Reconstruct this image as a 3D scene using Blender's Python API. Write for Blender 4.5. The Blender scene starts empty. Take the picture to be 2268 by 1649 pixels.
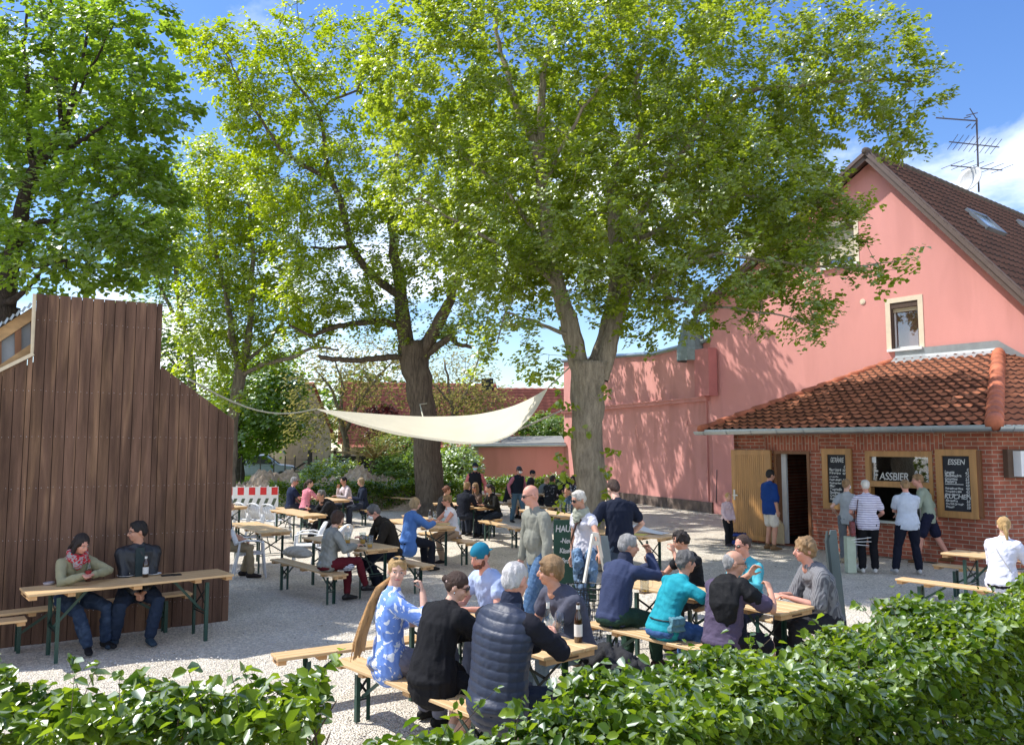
import bpy, bmesh, math, random
import numpy as np
from mathutils import Vector, Matrix
random.seed(7); rng = np.random.default_rng(11)
S = bpy.context.scene; COL = S.collection
R = math.radians; PI = math.pi
# ---------------------------------------------------------------- camera
HC = 2.35; FP = 1800.0; PW, PH = 2268.0, 1649.0; PIT = math.atan(160 / 1800)
cam = bpy.data.objects.new('camera', bpy.data.cameras.new('camera')); COL.objects.link(cam)
cam.location = (0, 0, HC); cam.rotation_euler = (PI / 2 + PIT, 0, 0)
cam.data.lens = 36 * FP / PW; cam.data.sensor_width = 36; cam.data.clip_end = 2000; cam.data.clip_start = .05
S.camera = cam
def ray(px, py):
    xc = (px - PW / 2) / FP; yc = (PH / 2 - py) / FP
    return Vector((xc, math.cos(PIT) - yc * math.sin(PIT), math.sin(PIT) + yc * math.cos(PIT)))
def G(px, py, z=0.0):
    d = ray(px, py); t = (z - HC) / d.z
    return Vector((d.x * t, d.y * t, z))
def D(px, py, y):
    d = ray(px, py); t = y / d.y
    return Vector((d.x * t, y, HC + d.z * t))
def onpl(px, py, p0, n):
    d = ray(px, py); o = Vector((0, 0, HC)); t = (Vector(p0) - o).dot(n) / d.dot(n)
    return o + d * t
# ---------------------------------------------------------------- world, sun
SUN = Vector((-1, .20, 0)).normalized() * math.cos(R(56)); SUN.z = math.sin(R(56))
w = bpy.data.worlds.new('World'); S.world = w; w.use_nodes = True
nt = w.node_tree; nt.nodes.clear()
def N(nt, t, **k):
    n = nt.nodes.new(t)
    for a, b in k.items():
        if a.startswith('i_'): n.inputs[a[2:]].default_value = b
        else: setattr(n, a, b)
    return n
sky = N(nt, 'ShaderNodeTexSky', sky_type='NISHITA', sun_disc=False, sun_elevation=R(56), sun_rotation=-math.atan2(1, .20), altitude=50, air_density=1.15, dust_density=.25, ozone_density=3.2)
tc = N(nt, 'ShaderNodeTexCoord'); mp = N(nt, 'ShaderNodeMapping'); mp.inputs['Scale'].default_value = (1, 1, 2.2); mp.inputs['Location'].default_value = (3.42, 1.4, 0.35)
nz = N(nt, 'ShaderNodeTexNoise', i_Scale=2.7, i_Detail=10, i_Roughness=.56, i_Distortion=.25)
rp = N(nt, 'ShaderNodeValToRGB'); rp.color_ramp.elements[0].position = .515; rp.color_ramp.elements[1].position = .70
sep = N(nt, 'ShaderNodeSeparateXYZ'); mr = N(nt, 'ShaderNodeMapRange'); mr.inputs[1].default_value = .62; mr.inputs[2].default_value = .25; mr.inputs[3].default_value = 0.45; mr.inputs[4].default_value = 1
mu = N(nt, 'ShaderNodeMath', operation='MULTIPLY')
mixc = N(nt, 'ShaderNodeMix', data_type='RGBA'); mixc.inputs[7].default_value = (8.2, 8.5, 9.0, 1)
bg = N(nt, 'ShaderNodeBackground', i_Strength=.15); out = N(nt, 'ShaderNodeOutputWorld')
L = nt.links.new
L(tc.outputs['Generated'], mp.inputs[0]); L(mp.outputs[0], nz.inputs['Vector']); bk = N(nt, 'ShaderNodeMapRange'); bk.inputs[1].default_value = .15; bk.inputs[2].default_value = -.7; bk.inputs[3].default_value = 0; bk.inputs[4].default_value = .13; ad_ = N(nt, 'ShaderNodeMath', operation='ADD'); L(nz.outputs['Fac'], ad_.inputs[0]); L(bk.outputs[0], ad_.inputs[1]); L(ad_.outputs[0], rp.inputs[0])  # bk: extra unseen clouds behind the camera, added as neutral fill for shade
L(tc.outputs['Generated'], sep.inputs[0]); L(sep.outputs['Z'], mr.inputs[0]); L(sep.outputs['Y'], bk.inputs[0]); L(rp.outputs[0], mu.inputs[0]); L(mr.outputs[0], mu.inputs[1])
hs = N(nt, 'ShaderNodeHueSaturation', i_Saturation=1.22, i_Value=.88, i_Hue=.512); L(sky.outputs[0], hs.inputs['Color'])
L(mu.outputs[0], mixc.inputs[0]); L(hs.outputs[0], mixc.inputs[6]); L(mixc.outputs[2], bg.inputs[0]); L(bg.outputs[0], out.inputs[0])
sl = bpy.data.lights.new('sun', 'SUN'); sl.energy = 4.0; sl.angle = R(.55); sl.color = (1, .965, .91)
so = bpy.data.objects.new('sun', sl); COL.objects.link(so); so.rotation_euler = SUN.to_track_quat('Z', 'Y').to_euler()
S.view_settings.view_transform = 'Standard'; S.view_settings.look = 'None'; S.view_settings.exposure = .72; S.view_settings.gamma = 1
S.cycles.max_bounces = 6; S.cycles.diffuse_bounces = 3; S.cycles.glossy_bounces = 3; S.cycles.transmission_bounces = 5; S.cycles.transparent_max_bounces = 8
S.cycles.use_denoising = True; S.cycles.sample_clamp_indirect = 6
# ---------------------------------------------------------------- materials
MATS = {}
def M(name, c, rough=.65, var=.12, vs=6.0, bump=.0, bs=60.0, spec=.35, metal=0.0, stretch=(1, 1, 1), c2=None, pat=None, pscale=1.0, coat=0, alpha=None):
    if name in MATS: return MATS[name]
    m = bpy.data.materials.new(name); m.use_nodes = True; nt = m.node_tree; L = nt.links.new
    b = nt.nodes['Principled BSDF']; b.inputs['Roughness'].default_value = rough
    b.inputs['Specular IOR Level'].default_value = spec; b.inputs['Metallic'].default_value = metal
    if coat: b.inputs['Coat Weight'].default_value = coat
    tc = N(nt, 'ShaderNodeTexCoord'); mp = N(nt, 'ShaderNodeMapping'); mp.inputs['Scale'].default_value = stretch
    L(tc.outputs['Object'], mp.inputs[0])
    nz = N(nt, 'ShaderNodeTexNoise', i_Scale=vs, i_Detail=5, i_Roughness=.6); L(mp.outputs[0], nz.inputs['Vector'])
    mr = N(nt, 'ShaderNodeMapRange'); mr.inputs[1].default_value = .3; mr.inputs[2].default_value = .7
    mr.inputs[3].default_value = 1 - var; mr.inputs[4].default_value = 1 + var; L(nz.outputs['Fac'], mr.inputs[0])
    vm = N(nt, 'ShaderNodeVectorMath', operation='SCALE'); col = (*c, 1)
    if pat:
        mx = N(nt, 'ShaderNodeMix', data_type='RGBA'); mx.inputs[6].default_value = col; mx.inputs[7].default_value = (*c2, 1)
        if pat[0] == 'wave':      # wave, direction, lo, hi
            wv = N(nt, 'ShaderNodeTexWave', wave_type='BANDS', bands_direction=pat[1], i_Scale=pscale, i_Distortion=.6); wv.inputs['Detail Scale'].default_value = 2
            src = wv.outputs['Fac']; L(tc.outputs['Object'], wv.inputs[0])
        elif pat[0] == 'noise':
            n2 = N(nt, 'ShaderNodeTexNoise', i_Scale=pscale, i_Detail=2, i_Distortion=.6 if ('plank' in name or 'board' in name or 'render' in name) else 2.2); src = n2.outputs['Fac']; L((mp if ('plank' in name or 'board' in name or 'render' in name) else tc).outputs[0 if ('plank' in name or 'board' in name or 'render' in name) else 3], n2.inputs[0])
        elif pat[0] == 'voro':
            n2 = N(nt, 'ShaderNodeTexVoronoi', i_Scale=pscale); src = n2.outputs['Distance']; L(tc.outputs['Object'], n2.inputs[0])
        rp = N(nt, 'ShaderNodeMapRange'); rp.inputs[1].default_value = pat[2]; rp.inputs[2].default_value = pat[3]
        L(src, rp.inputs[0]); L(rp.outputs[0], mx.inputs[0]); L(mx.outputs[2], vm.inputs[0])
    else: vm.inputs[0].default_value = c
    L(mr.outputs[0], vm.inputs[3]); L(vm.outputs[0], b.inputs['Base Color'])
    if bump:
        n3 = N(nt, 'ShaderNodeTexNoise', i_Scale=bs, i_Detail=4); L(mp.outputs[0], n3.inputs['Vector'])
        bp = N(nt, 'ShaderNodeBump', i_Strength=bump, i_Distance=.02 if not name.startswith('bark') else .08); L(n3.outputs['Fac'], bp.inputs['Height']); L(bp.outputs[0], b.inputs['Normal'])
    MATS[name] = m; return m
def leafmat(name, dark, light, trans=.42, rough=.5, gloss=.3):
    m = bpy.data.materials.new(name); m.use_nodes = True; nt = m.node_tree; nt.nodes.clear(); L = nt.links.new
    at = N(nt, 'ShaderNodeAttribute', attribute_name='tint')
    mx = N(nt, 'ShaderNodeMix', data_type='RGBA'); mx.inputs[6].default_value = (*dark, 1); mx.inputs[7].default_value = (*light, 1); L(at.outputs['Fac'], mx.inputs[0])
    df = N(nt, 'ShaderNodeBsdfDiffuse'); tr = N(nt, 'ShaderNodeBsdfTranslucent'); gl = N(nt, 'ShaderNodeBsdfGlossy', i_Roughness=rough)
    hs = N(nt, 'ShaderNodeHueSaturation', i_Hue=.485, i_Saturation=1.08, i_Value=2.3); L(mx.outputs[2], hs.inputs['Color'])
    L(mx.outputs[2], df.inputs[0]); L(hs.outputs[0], tr.inputs[0]); gl.inputs[0].default_value = (.8, .85, .8, 1)
    a = N(nt, 'ShaderNodeMixShader'); a.inputs[0].default_value = trans; L(df.outputs[0], a.inputs[1]); L(tr.outputs[0], a.inputs[2])
    fr = N(nt, 'ShaderNodeFresnel', i_IOR=1.4); m2 = N(nt, 'ShaderNodeMath', operation='MULTIPLY_ADD'); m2.inputs[1].default_value = gloss; m2.inputs[2].default_value = .0; L(fr.outputs[0], m2.inputs[0])
    b = N(nt, 'ShaderNodeMixShader'); L(m2.outputs[0], b.inputs[0]); L(a.outputs[0], b.inputs[1]); L(gl.outputs[0], b.inputs[2])
    o = N(nt, 'ShaderNodeOutputMaterial'); L(b.outputs[0], o.inputs[0]); MATS[name] = m; return m
def glassmat(name, c=(.9, .95, .95), rough=.02, fac=.12):
    m = bpy.data.materials.new(name); m.use_nodes = True; nt = m.node_tree; nt.nodes.clear(); L = nt.links.new
    t = N(nt, 'ShaderNodeBsdfTransparent'); t.inputs[0].default_value = (*c, 1); g = N(nt, 'ShaderNodeBsdfGlossy', i_Roughness=rough)
    f = N(nt, 'ShaderNodeLayerWeight', i_Blend=.12); ad = N(nt, 'ShaderNodeMath', operation='MULTIPLY_ADD'); ad.inputs[1].default_value = .6; ad.inputs[2].default_value = fac; L(f.outputs['Facing'], ad.inputs[0])
    x = N(nt, 'ShaderNodeMixShader'); L(ad.outputs[0], x.inputs[0]); L(t.outputs[0], x.inputs[1]); L(g.outputs[0], x.inputs[2])
    o = N(nt, 'ShaderNodeOutputMaterial'); L(x.outputs[0], o.inputs[0]); MATS[name] = m; return m
# ---------------------------------------------------------------- mesh builder
class MB:
    def __init__(s): s.v = []; s.f = []
    def add(s, vs, fs):
        o = len(s.v); s.v += [tuple(p) for p in vs]; s.f += [tuple(i + o for i in f) for f in fs]; return s
    def box(s, c, d, m=None):
        hx, hy, hz = d[0] / 2, d[1] / 2, d[2] / 2; vs = []
        for dx in (-hx, hx):
            for dy in (-hy, hy):
                for dz in (-hz, hz):
                    p = Vector((dx, dy, dz)); p = (m @ p if m else p) + Vector(c); vs.append(p)
        return s.add(vs, [(0, 1, 3, 2), (4, 6, 7, 5), (0, 4, 5, 1), (2, 3, 7, 6), (0, 2, 6, 4), (1, 5, 7, 3)])
    def bar(s, a, b, w, h=None, up=(0, 0, 1)):
        a, b = Vector(a), Vector(b); h = h or w; t = (b - a); l = t.length; t.normalize()
        x = t.cross(Vector(up)); x = x if x.length > 1e-4 else t.cross(Vector((1, 0, 0))); x.normalize(); y = x.cross(t)
        m = Matrix((x, t, y)).transposed(); return s.box((a + b) / 2, (w, l, h), m)
    def prism(s, poly, ext):   # poly: 3d points, ext: vector
        n = len(poly); e = Vector(ext); vs = [Vector(p) for p in poly] + [Vector(p) + e for p in poly]
        return s.add(vs, [tuple(range(n))[::-1], tuple(range(n, 2 * n))] + [(i, (i + 1) % n, n + (i + 1) % n, n + i) for i in range(n)])
    def quad(s, *p): return s.add(p, [tuple(range(len(p)))])
    def tube(s, pts, rad, seg=10, side=(1, 0, 0), cap=True, flat0=False):
        pts = [Vector(p) for p in pts]; rad = [(r, r) if isinstance(r, (int, float)) else r for r in rad]; n = len(pts)
        T = [(pts[min(i + 1, n - 1)] - pts[max(i - 1, 0)]).normalized() for i in range(n)]
        P, A, TT = list(pts), list(rad), list(T)
        if cap:
            r0, r1 = min(rad[0]), min(rad[-1])
            if flat0: r0 = .002
            P = [pts[0] - T[0] * r0 * .8, pts[0] - T[0] * r0 * .45] + P + [pts[-1] + T[-1] * r1 * .45, pts[-1] + T[-1] * r1 * .8]
            sc = lambda r, k: (r[0] * k, r[1] * k)
            A = [sc(rad[0], .45 if not flat0 else .9), sc(rad[0], .85 if not flat0 else .97)] + A + [sc(rad[-1], .85), sc(rad[-1], .45)]; TT = [T[0]] * 2 + T + [T[-1]] * 2
        vs = []; sd = Vector(side)
        for p, r, t in zip(P, A, TT):
            x = sd - t * sd.dot(t)
            if x.length < .08: x = Vector((0, 1, 0)) - t * t.y
            if x.length < .08: x = Vector((0, 0, 1)) - t * t.z
            x.normalize(); y = t.cross(x)
            for k in range(seg):
                a = 2 * PI * k / seg; vs.append(p + x * (math.cos(a) * r[0]) + y * (math.sin(a) * r[1]))
        fs = [(i * seg + k, i * seg + (k + 1) % seg, (i + 1) * seg + (k + 1) % seg, (i + 1) * seg + k) for i in range(len(P) - 1) for k in range(seg)]
        fs += [tuple(range(seg))[::-1], tuple(range((len(P) - 1) * seg, len(P) * seg))]
        return s.add(vs, fs)
    def ell(s, c, r, m=None, nu=14, nv=9):
        vs = []; c = Vector(c)
        for j in range(nv + 1):
            th = PI * j / nv
            for i in range(nu):
                ph = 2 * PI * i / nu; p = Vector((r[0] * math.sin(th) * math.cos(ph), r[1] * math.sin(th) * math.sin(ph), r[2] * math.cos(th)))
                vs.append((m @ p if m else p) + c)
        fs = [(j * nu + i, (j + 1) * nu + i, (j + 1) * nu + (i + 1) % nu, j * nu + (i + 1) % nu) for j in range(nv) for i in range(nu)]
        return s.add(vs, fs)
    def lathe(s, prof, c=(0, 0, 0), seg=16):   # prof [(r,z)]
        vs = [(c[0] + r * math.cos(2 * PI * k / seg), c[1] + r * math.sin(2 * PI * k / seg), c[2] + z) for r, z in prof for k in range(seg)]
        fs = [(i * seg + k, i * seg + (k + 1) % seg, (i + 1) * seg + (k + 1) % seg, (i + 1) * seg + k) for i in range(len(prof) - 1) for k in range(seg)]
        return s.add(vs, fs)
    def build(s, name, mat, parent=None, smooth=False, loc=None, rot=None):
        me = bpy.data.meshes.new(name); me.from_pydata([tuple(v) for v in s.v], [], s.f); me.update()
        return link(name, me, mat, parent, smooth, loc, rot)
def link(name, me, mat, parent=None, smooth=False, loc=None, rot=None):
    if mat: me.materials.clear(); me.materials.append(mat)
    if smooth: me.polygons.foreach_set('use_smooth', np.ones(len(me.polygons), bool))
    o = bpy.data.objects.new(name, me); COL.objects.link(o)
    if parent: o.parent = parent
    if loc is not None: o.location = loc
    if rot is not None: o.rotation_euler = (0, 0, rot)
    return o
def tag(o, label=None, cat=None, group=None, kind=None):
    if label: o['label'] = label
    if cat: o['category'] = cat
    if group: o['group'] = group
    if kind: o['kind'] = kind
    return o
def empty(name, loc=(0, 0, 0), rz=0, label=None, cat=None, group=None):
    o = bpy.data.objects.new(name, None); COL.objects.link(o); o.location = loc; o.rotation_euler = (0, 0, rz); o.empty_display_size = .1
    return tag(o, label, cat, group)
def kids(o): return [c for c in COL.objects if c.parent == o]
def dup(o, loc, rz, label, group=None, tree=None):
    c = o.copy(); COL.objects.link(c); c.location = loc; c.rotation_euler = (0, 0, rz); c['label'] = label
    if group: c['group'] = group
    for ch in kids(o):
        d = ch.copy(); COL.objects.link(d); d.parent = c
        for g in kids(ch): e = g.copy(); COL.objects.link(e); e.parent = d
    return c
def bake(mb, vox, sm=4, disp=None, smf=.5):
    me = bpy.data.meshes.new('t'); me.from_pydata(mb.v, [], mb.f); me.update()
    bm = bmesh.new(); bm.from_mesh(me); bmesh.ops.recalc_face_normals(bm, faces=bm.faces); bm.to_mesh(me); bm.free()
    o = bpy.data.objects.new('t', me); COL.objects.link(o)
    r = o.modifiers.new('r', 'REMESH'); r.mode = 'VOXEL'; r.voxel_size = vox; r.adaptivity = 0
    if sm: q = o.modifiers.new('s', 'SMOOTH'); q.iterations = sm; q.factor = smf
    dg = bpy.context.evaluated_depsgraph_get(); me2 = bpy.data.meshes.new_from_object(o.evaluated_get(dg))
    bpy.data.objects.remove(o); bpy.data.meshes.remove(me)
    if disp:
        n = len(me2.vertices); v = np.empty(n * 3); me2.vertices.foreach_get('co', v); v = v.reshape(-1, 3)
        nn = np.empty(n * 3); me2.vertices.foreach_get('normal', nn); nn = nn.reshape(-1, 3)
        v = v + nn * disp(v)[:, None]; me2.vertices.foreach_set('co', v.ravel()); me2.update()
    return me2
def folds(amp, k, seed=0, an=(1, 1, 1), n=7):
    r = np.random.default_rng(seed); k = k * 2.8; K = r.normal(size=(n, 3)) * k * np.array(an); ph = r.random(n) * 6.28; W = r.normal(size=(3, 3)) * k * .35
    def f(v):
        q = v + .35 / k * np.sin(v @ W.T + 1.3); s = np.sin(q @ K.T + ph).sum(1) / math.sqrt(n)
        rdg = (1 - np.abs(np.sin((q @ K[:3].T) * .9 + ph[:3]))).prod(1) ** .7
        return amp * (np.tanh(s * 1.1) * .8 + 1.5 * rdg - .25)
    return f
def nmesh(name, v, f, mat, parent=None, tint=None, smooth=False):
    """v (n,3); f (m,k) fixed-size faces"""
    me = bpy.data.meshes.new(name); n, m, k = len(v), len(f), f.shape[1]
    me.vertices.add(n); me.vertices.foreach_set('co', np.ascontiguousarray(v, np.float32).ravel())
    me.loops.add(m * k); me.loops.foreach_set('vertex_index', np.ascontiguousarray(f, np.int32).ravel())
    me.polygons.add(m); me.polygons.foreach_set('loop_start', np.arange(0, m * k, k, dtype=np.int32)); me.polygons.foreach_set('loop_total', np.full(m, k, np.int32))
    me.update(calc_edges=True)
    if tint is not None:
        a = me.attributes.new('tint', 'FLOAT', 'FACE'); a.data.foreach_set('value', tint.astype(np.float32))
    return link(name, me, mat, parent, smooth)
def unit(a): return a / np.maximum(np.linalg.norm(a, axis=-1, keepdims=True), 1e-9)
def leaves(name, C, size, mat, parent=None, up=.55, width=.42, hexa=False, droop=.3, tint=None, nrm=None):
    """C (n,3) leaf bases; real leaf-sized folded faces"""
    n = len(C); r = rng; Nn = r.normal(size=(n, 3)); Nn[:, 2] = np.abs(Nn[:, 2]) + up * 2
    if nrm is not None: Nn = Nn + nrm * 3.2
    Nn = unit(Nn); A = r.normal(size=(n, 3)); A[:, 2] -= droop * 2; A = unit(A - Nn * (A * Nn).sum(1, keepdims=True)); B = np.cross(Nn, A)
    Sz = (size * (.7 + .6 * r.random(n)))[:, None]; fold = Nn * .16 * Sz; A = A * Sz; B = B * Sz * width
    if tint is None: tint = r.random(n)
    if hexa:
        V = np.stack([C, C + A * .28 + B * .85 + fold, C + A * .68 + B * .8 + fold * .6, C + A - fold * .5, C + A * .68 - B * .8 + fold * .6, C + A * .28 - B * .85 + fold], 1).reshape(-1, 3)
        i = np.arange(n)[:, None] * 6; F = np.concatenate([i + np.array([[0, 1, 2, 3]]), i + np.array([[0, 3, 4, 5]])], 0)
    else:
        V = np.stack([C, C + A * .5 + B + fold, C + A, C + A * .5 - B + fold], 1).reshape(-1, 3)
        i = np.arange(n)[:, None] * 4; F = np.concatenate([i + np.array([[0, 1, 2]]), i + np.array([[0, 2, 3]])], 0)
    return nmesh(name, V, F, mat, parent, np.concatenate([tint, tint]))
# ================================================================ GROUND
def ground_mat():
    m = bpy.data.materials.new('gravel'); m.use_nodes = True; nt = m.node_tree; L = nt.links.new; b = nt.nodes['Principled BSDF']; b.inputs['Roughness'].default_value = .95; b.inputs['Specular IOR Level'].default_value = .1
    tc = N(nt, 'ShaderNodeTexCoord')
    v = N(nt, 'ShaderNodeTexVoronoi', i_Scale=55); n1 = N(nt, 'ShaderNodeTexNoise', i_Scale=1.1, i_Detail=6, i_Roughness=.65); n2 = N(nt, 'ShaderNodeTexNoise', i_Scale=26, i_Detail=4)
    for q in (v, n1, n2): L(tc.outputs['Object'], q.inputs['Vector'])
    r1 = N(nt, 'ShaderNodeValToRGB'); e = r1.color_ramp.elements; e[0].position = .28; e[0].color = (.65, .575, .465, 1); e[1].position = .62; e[1].color = (.80, .73, .61, 1); L(n1.outputs['Fac'], r1.inputs[0])
    mr = N(nt, 'ShaderNodeMapRange'); mr.inputs[3].default_value = .55; mr.inputs[4].default_value = 1.25; L(v.outputs['Color'], mr.inputs[0])
    mr2 = N(nt, 'ShaderNodeMapRange'); mr2.inputs[1].default_value = .25; mr2.inputs[2].default_value = .6; mr2.inputs[3].default_value = .75; mr2.inputs[4].default_value = 1.08; L(n2.outputs['Fac'], mr2.inputs[0])
    mm = N(nt, 'ShaderNodeMath', operation='MULTIPLY'); L(mr.outputs[0], mm.inputs[0]); L(mr2.outputs[0], mm.inputs[1])
    vm = N(nt, 'ShaderNodeVectorMath', operation='SCALE'); L(r1.outputs[0], vm.inputs[0]); L(mm.outputs[0], vm.inputs[3]); L(vm.outputs[0], b.inputs['Base Color'])
    ad = N(nt, 'ShaderNodeMath', operation='ADD'); L(v.outputs['Distance'], ad.inputs[0]); L(n2.outputs['Fac'], ad.inputs[1])
    bp = N(nt, 'ShaderNodeBump', i_Strength=.9, i_Distance=.03); L(ad.outputs[0], bp.inputs['Height']); L(bp.outputs[0], b.inputs['Normal'])
    return m
def sheet(name, poly, mat, z):
    return tag(MB().quad(*[(p[0], p[1], z) for p in poly]).build(name, mat), kind='structure')
GM = ground_mat()
# the yard as a gently uneven sheet
def yard():
    xs = np.concatenate([np.linspace(-120, -16, 12), np.arange(-14, 16.1, .2), np.linspace(20, 140, 12)]); ys = np.concatenate([[-20, -8, -2], np.arange(2, 34, .2), np.linspace(36, 260, 20)])
    X, Y = np.meshgrid(xs, ys); Z = .02 * (np.sin(X * 1.3 + np.sin(Y * .7)) * np.cos(Y * 1.1 + .4) + .4 * np.sin(3.1 * X + 2 * Y) * np.cos(2.7 * Y - X))
    Z = (Z + (rng.random(X.shape) - .5) * .008) * ((np.abs(X) < 16) & (Y > 2) & (Y < 34)) - .012
    v = np.stack([X, Y, Z], -1).reshape(-1, 3); nx = len(xs); i = (np.arange(len(ys) - 1)[:, None] * nx + np.arange(nx - 1)[None]).ravel()
    f = np.stack([i, i + 1, i + nx + 1, i + nx], 1); return nmesh('ground', v, f, GM, smooth=True)
tag(yard(), kind='structure')
soil = M('soil', (.075, .055, .04), .95, .35, 5, .9, 30)
MEAD = M('meadow', (.10, .17, .035), .9, .35, .5, .6, 12)
sheet('garden_soil', [(2.6, 2.0), (9, 5.0), (12, 7.5), (9.5, 7.6), (4.6, 6.7), (2.6, 5.4)], soil, .035)
sheet('meadow', [(-60, 33), (-2.2, 33), (-1.5, 39), (2.4, 40), (30, 60), (90, 90), (90, 250), (-90, 250)], MEAD, .03)
sheet('field_track', [(-22, 52), (-8, 50), (-8, 53.5), (-22, 56)], M('track', (.42, .38, .31), .95, .2, 2), .045)
# loose stones on the near gravel
def pebbles():
    n = 9000; x = rng.uniform(-5, 6, n); y = rng.uniform(5.2, 13, n); s = rng.uniform(.004, .011, n) * (1 + .3 * (y > 9)); V = []; base = np.array([(1, 0, 0), (0, 1, 0), (-1, 0, 0), (0, -1, 0), (0, 0, .8), (.6, .6, .5)])
    V = np.stack([x, y, np.zeros(n)], 1)[:, None, :] + base[None, :, :] * s[:, None, None] * rng.uniform(.6, 1.3, (n, 6, 3)); i = np.arange(n)[:, None] * 6
    F = np.concatenate([i + np.array([[0, 1, 4]]), i + np.array([[1, 2, 4]]), i + np.array([[2, 3, 4]]), i + np.array([[3, 0, 4]])]); return nmesh('gravel_stones', V.reshape(-1, 3), F, M('stone', (.52, .50, .46), .9, .3, 40))
tag(pebbles(), 'loose pale stones scattered over the gravel yard', kind='stuff')
# ================================================================ wall frames
class Fr:   # local frame: x along wall (rightwards), y = outward normal, z up
    def __init__(s, o, dx, out):
        s.o = Vector((o[0], o[1], 0)); s.x = Vector((dx[0], dx[1], 0)).normalized(); s.n = Vector((s.x.y, -s.x.x, 0))
        if s.n.dot(Vector((out[0], out[1], 0))) < 0: s.n = -s.n
    def p(s, a, z, y=0): return s.o + s.x * a + s.n * y + Vector((0, 0, z))
    def uv(s, px, py, off=0):
        q = onpl(px, py, s.o + s.n * off, s.n); return ((q - s.o).dot(s.x), q.z)
    def box(s, mb, a0, a1, z0, z1, y0, y1): 
        c = s.p((a0 + a1) / 2, (z0 + z1) / 2, (y0 + y1) / 2); return mb.box(c, (abs(a1 - a0), abs(y1 - y0), z1 - z0), Matrix((s.x, s.n, Vector((0, 0, 1)))).transposed())
    def wall(s, mb, poly, holes, y0=0.0, depth=.3):
        """extruded polygon [(a,z)] with rectangular holes, via boolean-free triangulation"""
        bm = bmesh.new(); from mathutils.geometry import tessellate_polygon
        loops = [[Vector((a, z, 0)) for a, z in poly]] + [[Vector((a0, z0, 0)), Vector((a0, z1, 0)), Vector((a1, z1, 0)), Vector((a1, z0, 0))] for a0, a1, z0, z1 in holes]
        flat = [p for l in loops for p in l]; tri = tessellate_polygon(loops)
        f = [s.p(p.x, p.y, y0) for p in flat]; bk = [s.p(p.x, p.y, y0 - depth) for p in flat]; n = len(flat)
        mb.add(f + bk, [t for t in tri] + [tuple(i + n for i in t[::-1]) for t in tri]); o = len(mb.v) - 2 * n; k = 0
        for l in loops:
            m = len(l); mb.f += [(o + k + i, o + k + (i + 1) % m, o + n + k + (i + 1) % m, o + n + k + i) for i in range(m)]; k += m
        return mb
PINK = M('pink_render', (.68, .31, .272), .88, .05, 1.0, .25, 90, .15, stretch=(1, 1, .22), c2=(.60, .27, .235), pat=('noise', 0, .50, .80), pscale=1.6)
PINK2 = M('pink_render_old', (.63, .295, .26), .9, .06, 1.0, .35, 60, .15, stretch=(1, 1, .25), c2=(.52, .235, .20), pat=('noise', 0, .48, .75), pscale=1.8)
ZINC = M('zinc', (.38, .42, .43), .38, .12, 3, metal=.75)
CREAM = M('cream_plaster', (.72, .62, .46), .8, .06)
WHITE = M('white_paint', (.78, .78, .76), .45, .04)
DARKW = M('dark_brown_wood', (.085, .055, .04), .6, .25, 3, .3, 30, stretch=(1, 1, .2))
GLASS = M('dark_glass', (.035, .045, .045), .04, .1, spec=.9)
PANE = glassmat('pane_glass', (.8, .85, .85), .02, .14)
BLACK = M('near_black', (.012, .012, .013), .6)
# ---------------------------------------------------------------- roof tiles helper
def tiles(name, A, B, C, mat, parent, pan=.22, course=.33, clip=None, amp=.022, step=.035, jitter=.006, smooth=False):
    """A eave start, B eave end, C point on the slope top above A; clip(a,b) in metres along eave / slope"""
    A, B, C = Vector(A), Vector(B), Vector(C); ex = (B - A).normalized(); up = C - A; up -= ex * up.dot(ex); Ls = up.length; ey = up.normalized(); nn = ex.cross(ey); nn = nn if nn.z > 0 else -nn
    W = (B - A).length; k = 7; na = int(W / pan * k) + 1; nc = int(Ls / course) + 1
    a = np.linspace(0, W, na + 1); ph = (a / pan) % 1; prof = amp * np.where(ph < .45, np.sin(ph / .45 * PI), -.35 * np.sin((ph - .45) / .55 * PI))
    rows = []; bs = []
    for c in range(nc):
        j = rng.normal(size=na + 1).cumsum() * 0 + jitter * rng.normal(size=int(W / pan) + 2)[(a / pan).astype(int)]
        b0, b1 = c * course, min((c + 1) * course, Ls + .01)
        rows += [prof + step + j - .0, prof * .9 + j * .4 + .004]; bs += [b0 + 0 * a + j * .8, b1 + 0 * a]
    H = np.array(rows); Bv = np.array(bs); Av = np.tile(a, (len(rows), 1))
    V = np.array(A)[None, None] + Av[..., None] * np.array(ex) + Bv[..., None] * np.array(ey) + H[..., None] * np.array(nn)
    nr = len(rows); i = (np.arange(nr - 1)[:, None] * (na + 1) + np.arange(na)[None]); ca = (Av[:-1, :-1] + Av[1:, 1:]) / 2; cb = (Bv[:-1, :-1] + Bv[1:, 1:]) / 2
    keep = clip(ca, cb) if clip else np.ones_like(ca, bool); i = i[keep]
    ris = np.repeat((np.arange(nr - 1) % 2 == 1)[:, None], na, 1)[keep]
    tint = np.where(ris, .1, 1.) * (.68 + .32 * rng.random((nc + 1, int(W / pan) + 2))[(cb / course).astype(int).clip(0, nc), (ca / pan).astype(int)][keep])  # risers tinted dark: shadow lines between courses, plus dirt, put into the colour
    return nmesh(name, V.reshape(-1, 3), np.stack([i, i + 1, i + na + 2, i + na + 1], 1), mat, parent, tint, smooth)
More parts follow.
